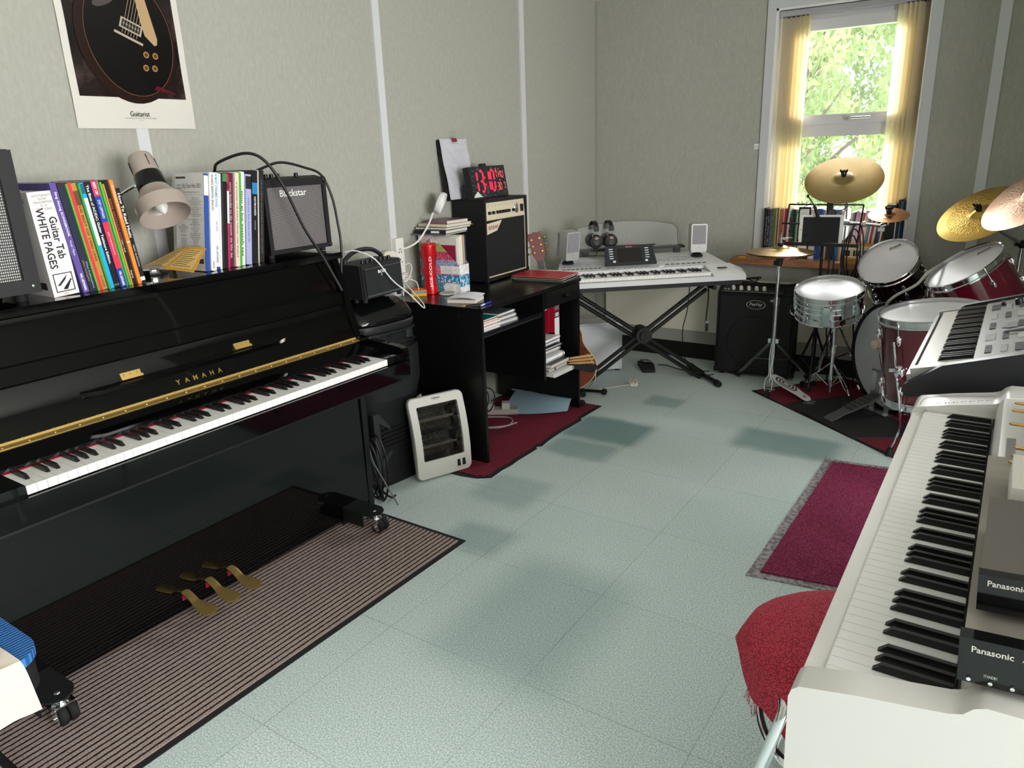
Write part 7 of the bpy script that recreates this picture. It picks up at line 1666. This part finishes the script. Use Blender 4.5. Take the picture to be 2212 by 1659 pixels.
# vertical blinds drawn to both sides
FAB = mat('cream_blind_fabric', 'efe8d8', .8, bump=(350, .3)); nt, p = nodes(FAB)
tl = nt.nodes.new('ShaderNodeBsdfTranslucent'); tl.inputs[0].default_value = srgb('f8f2e2'); mx = nt.nodes.new('ShaderNodeMixShader'); mx.inputs[0].default_value = .75
nt.links.new(p.outputs[0], mx.inputs[1]); nt.links.new(tl.outputs[0], mx.inputs[2]); nt.links.new(mx.outputs[0], nt.nodes['Material Output'].inputs[0])
t = thing('vertical_blind', 'cream vertical blind drawn back to both sides of the window', 'blind', (1.617, 4.95, 2.16))
b = B(mat('blind_rail', 'a9a9ad', .4)).box(WX0 + .016, 4.925, 2.148, WX1 - .016, 4.965, 2.178).bev(.003); part('headrail', b, t)
sl = None
def slat(x, a, w_=.089, z0=.80):
    Ms = T(x, 4.945, 0) @ RZ(a)
    b = B(FAB).grid(lambda u, v: ((u - .5) * w_, .004 * math.sin(PI * u) + .002 * math.sin(v * 7), z0 + (2.142 - z0) * v), 6, 10, .0008)
    b.v = [Ms @ p for p in b.v]; o = part('slat', b, t)
    h = B(BLKP).box(x - .004, 4.941, 2.14, x + .004, 4.949, 2.149); part('hanger', h, t)
for k, (x, a) in enumerate(((1.268, -.12), (1.296, -.25), (1.322, -.35), (1.352, -.55), (1.376, -.9))): slat(x, a)
for k, (x, a) in enumerate(((1.90, .10), (1.925, .45), (1.948, .7), (1.968, .85), (1.985, 1.0))): slat(x, a, z0=.82)
part('control_chain', B(WHT).tube([(1.235, 4.93, 2.15), (1.236, 4.93, 1.5), (1.238, 4.93, 1.06), (1.233, 4.932, 1.04), (1.229, 4.93, 1.06), (1.229, 4.93, 1.6), (1.23, 4.93, 2.15)], .0016, 5, sub=3), t)
# ---------------------------------------------------------------- white digital piano at the right
PWH = mat('piano_white', 'd4d2ce', .28, coat=.2); PWS = mat('piano_silver_white', 'd0ceca', .3, .05)
t = thing('digital_piano', 'white digital piano at the right edge with its keys facing the room', 'piano', (2.66, 1.58, 0))
chk = [(2.397, .575), (2.393, .722), (2.397, .735), (2.406, .743), (2.481, .760), (2.575, .777), (2.590, .783), (2.600, .795), (2.612, .801), (2.66, .803), (2.95, .835), (2.95, .575)]
for y0, y1 in ((.885, .935), (2.172, 2.285)):
    part('cheek', B(PWH).prism(chk, y0, y1).bev(.009, 3), t)
b = B(mat('groove_grey', 'a5a2a2', .4))
for o in (0, .006):
    b.tube([(2.412 + o, 2.19, .7435 + .001), (2.416 + o, 2.24, .7455), (2.432 + o, 2.257 - o, .749), (2.50, 2.258 - o, .765), (2.58, 2.250 - o, .779)], .0012, 5, sub=4)
part('groove', b, t)
part('front_rail', B(PWH).box(2.398, .935, .66, 2.4275, 2.172, .727).bev(.008, 3), t)
part('key_bed', B(PWH).box(2.399, .935, .575, 2.95, 2.172, .655), t)
part('key_well', B(mat('slip_silver', 'c6c4c2', .35)).box(2.43, 2.1655, .69, 2.586, 2.1725, .742), t)
b = B(mat('jack_print', '6e6c6c', .5))
for k in range(7): b.cb((2.452 + k * .0185, 2.1900, .7535 + k * .0042 + .0015), (.004, .004, .0006)); b.cb((2.459 + k * .0185, 2.1900, .7555 + k * .0042 + .0015), (.005, .0015, .0006))
part('socket_legend', b, t)
kp = part('panel', B(PWS).prism([(2.586, .66), (2.586, .765), (2.589, .783), (2.598, .795), (2.612, .799), (2.95, .832), (2.95, .66)], .9355, 2.1715).bev(.002), t)
part('key_felt', B(INK).box(2.5825, .937, .70, 2.5855, 2.166, .741), t)
b = B(mat('vent_slot', '8a8684', .5))
vt = None
for k in range(8):
    if vt is None: vt = part('vent_slot', B(MT['vent_slot']).box(2.610, 1.61, .7993, 2.6114, 1.86, .8004), kp)
    else: copypart(vt, kp, (k * .0022, 0, k * .0002))
keyboard(t, fr((2.4285, 2.1645, .735), (0, -1, 0), (1, 0, 0)), 52, 5, 1.225 / 52, .150, .098, .021, .012, .003, mat('cool_key', 'e2e1de', .22))
for y0 in (.89, 2.24):
    part('side_leg', B(PWH).box(2.60, y0, .01, 2.92, y0 + .04, .574).bev(.006, 2), t)
part('back_board', B(PWH).box(2.86, .931, .2, 2.88, 2.239, .573), t)
ZP = .8
# receiver, player and other gear standing on the piano
TPE = mat('taupe_metal', '8a847a', .38, .4); DVB = mat('black_gloss_front', '0a0a0b', .08); NB = mat('silver_print', 'c8c4bc', .35, .3)
GM_ = T(2.583, .915, .8035) @ RY(-.075)
t = thing('av_receiver', 'black fronted audio receiver with taupe case on the white piano', 'receiver', M=GM_)
part('case', B(TPE).box(0, .02, .008, .43, .64, .062).bev(.003, 2), t, world=False)
part('front_panel', B(DVB).box(-.004, -.002, .006, .434, .02, .066).bev(.003, 2), t, world=False)
b = B(NB).text('Panasonic', fr((.030, -.0024, .053), (1, 0, 0), (0, 0, 1)), .042, .0085, bold=.02).text('AV CONTROL RECEIVER', fr((.095, -.0024, .052), (1, 0, 0), (0, 0, 1)), .072, .005).text('STANDBY', fr((.03, -.0024, .020), (1, 0, 0), (0, 0, 1)), .014, .004)
part('lettering', b, t, world=False)
b = B(CHR)
for k in range(4): b.lathe([(.003, 0), (.0025, .003), (0, .0032)], 8, fr((.008 + .022 * k, -.002, .012), (1, 0, 0), (0, 0, 1)))
part('screws', b, t, world=False)
for q in ((.03, .04), (.40, .04), (.03, .60), (.40, .60)): part('foot', B(RUB).lathe([(.014, 0), (.016, .009)], 10, T(q[0], q[1], -.001)), t, world=False)
GD = T(2.589, .972, .8735) @ RY(-.075)
t = thing('disc_player', 'black disc player stacked on the receiver on the white piano', 'disc player', M=GD)
part('case', B(mat('dark_taupe_metal', '5c5852', .35, .4)).box(0, .015, .006, .42, .25, .05).bev(.003, 2), t, world=False)
part('front_panel', B(DVB).box(-.002, -.002, .004, .422, .015, .053).bev(.002, 2), t, world=False)
part('lettering', B(NB).text('Panasonic', fr((.028, -.0024, .043), (1, 0, 0), (0, 0, 1)), .04, .008, bold=.02).text('DVD/CD', fr((.068, -.0024, .041), (1, 0, 0), (0, 0, 1)), .026, .005), t, world=False)
part('disc_drawer', B(STL).box(.065, -.006, .014, .2, -.002, .03).bev(.002), t, world=False)
for q in ((.03, .04), (.39, .04), (.03, .21), (.39, .21)): part('foot', B(RUB).lathe([(.012, -.0018), (.013, .0065)], 10, T(q[0], q[1], 0)), t, world=False)
b = B(mat('lead_foil', 'b9b6ac', .3, .3)).box(2.612, 1.27, .8745, 2.82, 1.42, .925).bev(.012, 3)
one('adaptor_box', b, 'glossy grey white adaptor box on the receiver behind the disc player', 'box')
one('equipment_rail', B(mat('brushed_blue_silver', 'b4b9c4', .25, .7)).box(2.655, 1.43, .872, 2.70, 2.10, .905).bev(.004, 2) if False else B(MT['lead_foil']).box(2.66, 1.615, .8085, 2.72, 2.08, .86).bev(.006, 2).use(mat('brushed_blue_silver', 'b4b9c4', .25, .7)).box(2.664, 1.62, .8605, 2.72, 2.075, .864), 'long silver metal box lying along the top of the white piano', 'box')
GOLDP = mat('gold_plug', 'd0a868', .2, 1)
for k, (y, z, L) in enumerate(((2.02, .834, .04), (1.96, .834, .04), (1.86, .834, .045), (1.59, .876, .035), (1.545, .876, .04), (1.51, .876, .03), (1.475, .876, .04), (1.44, .876, .03))):
    t = thing('jack_plug', ('%s gold tipped jack plug from the far end of the silver box' % ('first', 'second', 'third', 'fourth', 'fifth', 'sixth', 'seventh', 'eighth')[k]), 'plug', (2.62, y, z), group='jack plugs on the white piano')
    x0 = 2.622 - .004 * (k % 3); b = B(GOLDP).cyl((x0, y, z), (x0 + L, y, z), .0034, n=10).sph((x0, y, z), (.005, .0034, .0034), 10, 7).cyl((x0 + .012, y, z), (x0 + .014, y, z), .0028, n=10)
    part('pin', b, t, 'gold pin')
    part('sleeve', B(CHR).cyl((x0 + L, y, z), (x0 + L + (.0 if k < 3 else .035) + .001, y, z), .0075, n=14), t)
# ---------------------------------------------------------------- silver workstation keyboard beyond it
KM2 = fr((2.376, 3.285, .785), (0, -1, 0), (1, 0, .235))
t = thing('workstation_keyboard', 'silver keyboard with black end caps between the white piano and the drums', 'keyboard', M=KM2)
KSL = mat('workstation_silver', '93928f', .36, .1)
part('case', B(KSL).box(-.03, -.018, -.055, .885, .42, -.022).bev(.004), t, world=False)
part('front_lip', B(KSL).box(-.03, -.03, -.05, .885, -.0185, -.012).bev(.004, 2), t, world=False)
for x0, x1 in ((-.06, -.031), (.886, .917)):
    part('end_cap', B(mat('end_cap_black', '17181a', .38)).prism([(-.045, -.055), (-.035, -.035), (.07, .012), (.43, .036), (.43, -.075), (-.03, -.075)], x0, x1, 'x').bev(.006, 2), t, world=False)
part('under_tray', B(BLKP).box(-.03, -.01, -.085, .885, .42, -.056), t, world=False)
KSD = part('control_deck', B(KSL).prism([(.142, -.021), (.142, .008), (.42, .026), (.42, -.021)], -.03, .885, 'x').bev(.002), t, world=False)
part('key_block', B(KSL).box(.849, -.018, -.021, .885, .1415, .004).bev(.003), t, world=False)
part('key_block', B(KSL).box(-.03, -.018, -.021, -.003, .1415, .004).bev(.003), t, world=False)
keyboard(t, KM2, 36, 0, .8465 / 36, .138, .092, .02, .011, .003, mat('warm_key', 'd8d4cc', .28))
bl2 = {}
kz = lambda y: .008 + (y - .142) / .278 * .018
def kb_(x, y, w_, d_, M):
    k = (w_, d_, M.name)
    if k not in bl2: bl2[k] = o = part('button', B(M).box(-w_ / 2, -d_ / 2, 0, w_ / 2, d_ / 2, .004).bev(.001), KSD, world=False)
    else: o = bl2[k].copy(); COL.objects.link(o)
    o.parent = KSD; o.location = (x, y, kz(y) + .0002)
for row, y in enumerate((.175, .215, .255)):
    for g in range(5):
        for k in range(5): kb_(.06 + g * .165 + k * .019 + row * .01, y, .011, .016 if (g + row) % 3 else .026, BTN if (g + row) % 2 else BTD)
for x, y in ((.05, .30), (.10, .245)): part('rotary_knob', B(BLK).lathe([(.013, 0), (.012, .02), (.009, .022), (0, .022)], 18, T(x, y, kz(y))), KSD, world=False)
part('slider', B(BLK).box(.02, .19, kz(.19), .075, .20, kz(.19) + .012).bev(.002), KSD, world=False)
part('screen', B(mat('grey_screen', '3a3d3e', .15)).box(.25, .30, kz(.36), .62, .40, kz(.4) + .001), KSD, world=False)
part('mode_pads', B(GREYP).box(.42, .215, kz(.26), .5, .245, kz(.26) + .002), KSD, world=False)
b = B(GREYP).sph((.58, .27, kz(.27) + .0075), (.006, .045, .006), 10, 8)
put('plectrum_tool', B(mat('dark_grey_pen', '4c4c50', .4)).tube([(.575, .21, kz(.21) + .0085), (.585, .27, kz(.27) + .0075), (.59, .34, kz(.34) + .0075)], [.0022, .0065, .006, .004], 10), KM2, 'dark grey stylus lying across the silver keyboard buttons', 'pen')
t = thing('keyboard_stand', 'black keyboard stand under the silver keyboard beyond the white piano', 'stand', (2.58, 2.86, 0))
for y in (2.60, 3.10):
    part('leg', B(BLK).tube([(2.36, y, .02), (2.80, y, .60), (2.80, y, .745)], .014, 8).tube([(2.80, y, .02), (2.40, y, .60), (2.40, y, .655)], .014, 8), t)
part('crossbar', B(BLK).cyl((2.58, 2.60, .31), (2.58, 3.10, .31), .012), t)
# ---------------------------------------------------------------- stool with red cover
t = thing('stool', 'chrome legged stool with a frayed red woven cushion cover under the white piano', 'stool', (2.41, 1.40, 0))
RW = mat('red_weave', 'a81f34', .85); nt, p = nodes(RW); pos, xyz = opos(nt)
vo = nt.nodes.new('ShaderNodeTexVoronoi'); vo.inputs['Scale'].default_value = 330; nt.links.new(pos, vo.inputs['Vector'])
f = mth(nt, 'SUBTRACT', 1, vo.outputs['Distance'])
nt.links.new(ramp(nt, f, [(.35, srgb('8a1c30')), (.6, srgb('c23448')), (.9, srgb('dc5868'))]), p.inputs['Base Color']); bumpn(nt, p, f, .7, .002)
def cover(u, v):
    a = 2 * PI * u; rr = .205 * min(1, v / .62) if v < .62 else .205 + .016 * (v - .62) / .38
    z = .522 - .05 * min(1, v / .62) ** 3 if v < .62 else .472 - (v - .62) / .38 * (.075 + .028 * math.sin(a * 3 + .6) + .02 * math.sin(a * 7))
    rr *= 1 + .05 * math.cos(4 * a + .4) * (v ** 2); fold = .004 * math.sin(a * 22) * max(0, v - .5) + .003 * math.sin(14 * v + a * 3) * v
    return (2.412 + rr * math.cos(a), 1.395 + rr * math.sin(a), z + fold)
part('cushion_cover', B(RW).grid(lambda u, v: cover(u, .001 + .999 * v), 96, 26, .002), t, 'red woven cover')
b = B(RW)
r = random.Random(3)
for k in range(16):
    u = .60 + .035 * r.random(); q = Vector(cover(u, 1)); b.tube([q, q + Vector((r.uniform(-.006, .002), r.uniform(-.006, .004), -.014)), q + Vector((r.uniform(-.01, .004), r.uniform(-.008, .006), -.03))], .0005, 3)
part('frayed_threads', b, t)
part('seat', B(BLKP).lathe([(.10, .425), (.19, .43), (.195, .462), (.15, .468), (0, .47)], 40, T(2.412, 1.395, 0)), t)
b = None
for s_ in (1, -1):
    part('leg', B(CHR).tube([(2.42 + .1 * s_ + (0 if s_ > 0 else 0), 1.22, .44), (2.33, 1.195, .43), (2.30, 1.18, .30), (2.265, 1.17, .16), (2.24, 1.165, .012)] if s_ < 0 else [(2.52, 1.22, .44), (2.545, 1.19, .30), (2.58, 1.165, .012)], .0125, 12, sub=4), t)
    part('leg', B(CHR).tube([(2.41 + .09 * s_, 1.57, .44), (2.41 + .13 * s_, 1.60, .30), (2.41 + .17 * s_, 1.625, .012)], .0125, 12, sub=4), t)
part('foot_ring', B(CHR).tube([(2.405 + .155 * math.cos(a), 1.385 + .225 * math.sin(a), .335) for a in [2 * PI * i / 24 for i in range(24)]], .010, 12, closed=True, sub=3), t)
# stool at the upright piano, cut by the left edge
t = thing('piano_stool', 'blue ribbed stool seat with a crumpled cream cloth at the bottom left corner', 'stool', (.77, .27, 0))
BLU = mat('blue_ribbed_cover', '2f6fb4', .8); nt, p = nodes(BLU); pos, xyz = opos(nt)
f = mth(nt, 'SINE', mth(nt, 'MULTIPLY', xyz[0], PI / .005)); nt.links.new(ramp(nt, f, [(0, srgb('245a9c')), (1, srgb('3f86cc'))]), p.inputs['Base Color']); bumpn(nt, p, f, .7, .002)
b = B(BLU).prism([(.77 + x, .29 + y) for x, y in rrect(.178, .255, .07)], .43, .452, 'z').bev(.008, 2); part('seat', b, t)
b = B(BLKP).prism([(.77 + x, .29 + y) for x, y in rrect(.172, .249, .066)], .36, .4295, 'z').bev(.01, 2); part('seat_shell', b, t)
part('column', B(CHR).cyl((.77, .29, .06), (.77, .29, .36), .025), t)
for k in range(5):
    a = k * 2 * PI / 5 + .3; e = (.77 + .21 * math.cos(a), .29 + .21 * math.sin(a))
    L = part('leg', B(BLK).cyl((.77, .29, .075), (e[0], e[1], .06), .018, .012), t); part('castor', B(RUB).sph((e[0], e[1], .0375), (.022, .022, .0295), 12, 8), L)
CLO = mat('cream_cloth', 'ded2c4', .9, bump=(9, .6))
def cloth(u, v):
    x = .60 + .43 * u; y = .03 + .475 * v - .02 * math.sin(u * 3)
    over = max(0, u - .80) / .20
    z = .459 + .006 * math.sin(u * 11 + v * 7) + .004 * math.sin(v * 19) + .02 * max(0, 1 - abs(v - .45 - .2 * u) / .06) * .5
    if over > 0: x = .944 + .020 * math.sin(min(1, over * 2.5) * PI / 2) + .006 * abs(math.sin(v * 14)) * over; z = .460 - .14 * max(0, over - .12) ** 1.1 + .003 * math.sin(v * 17)
    return (x, y, z)
one('cloth', B(CLO).grid(cloth, 44, 36, .0015), 'crumpled cream cloth draped over the blue stool seat', 'cloth')
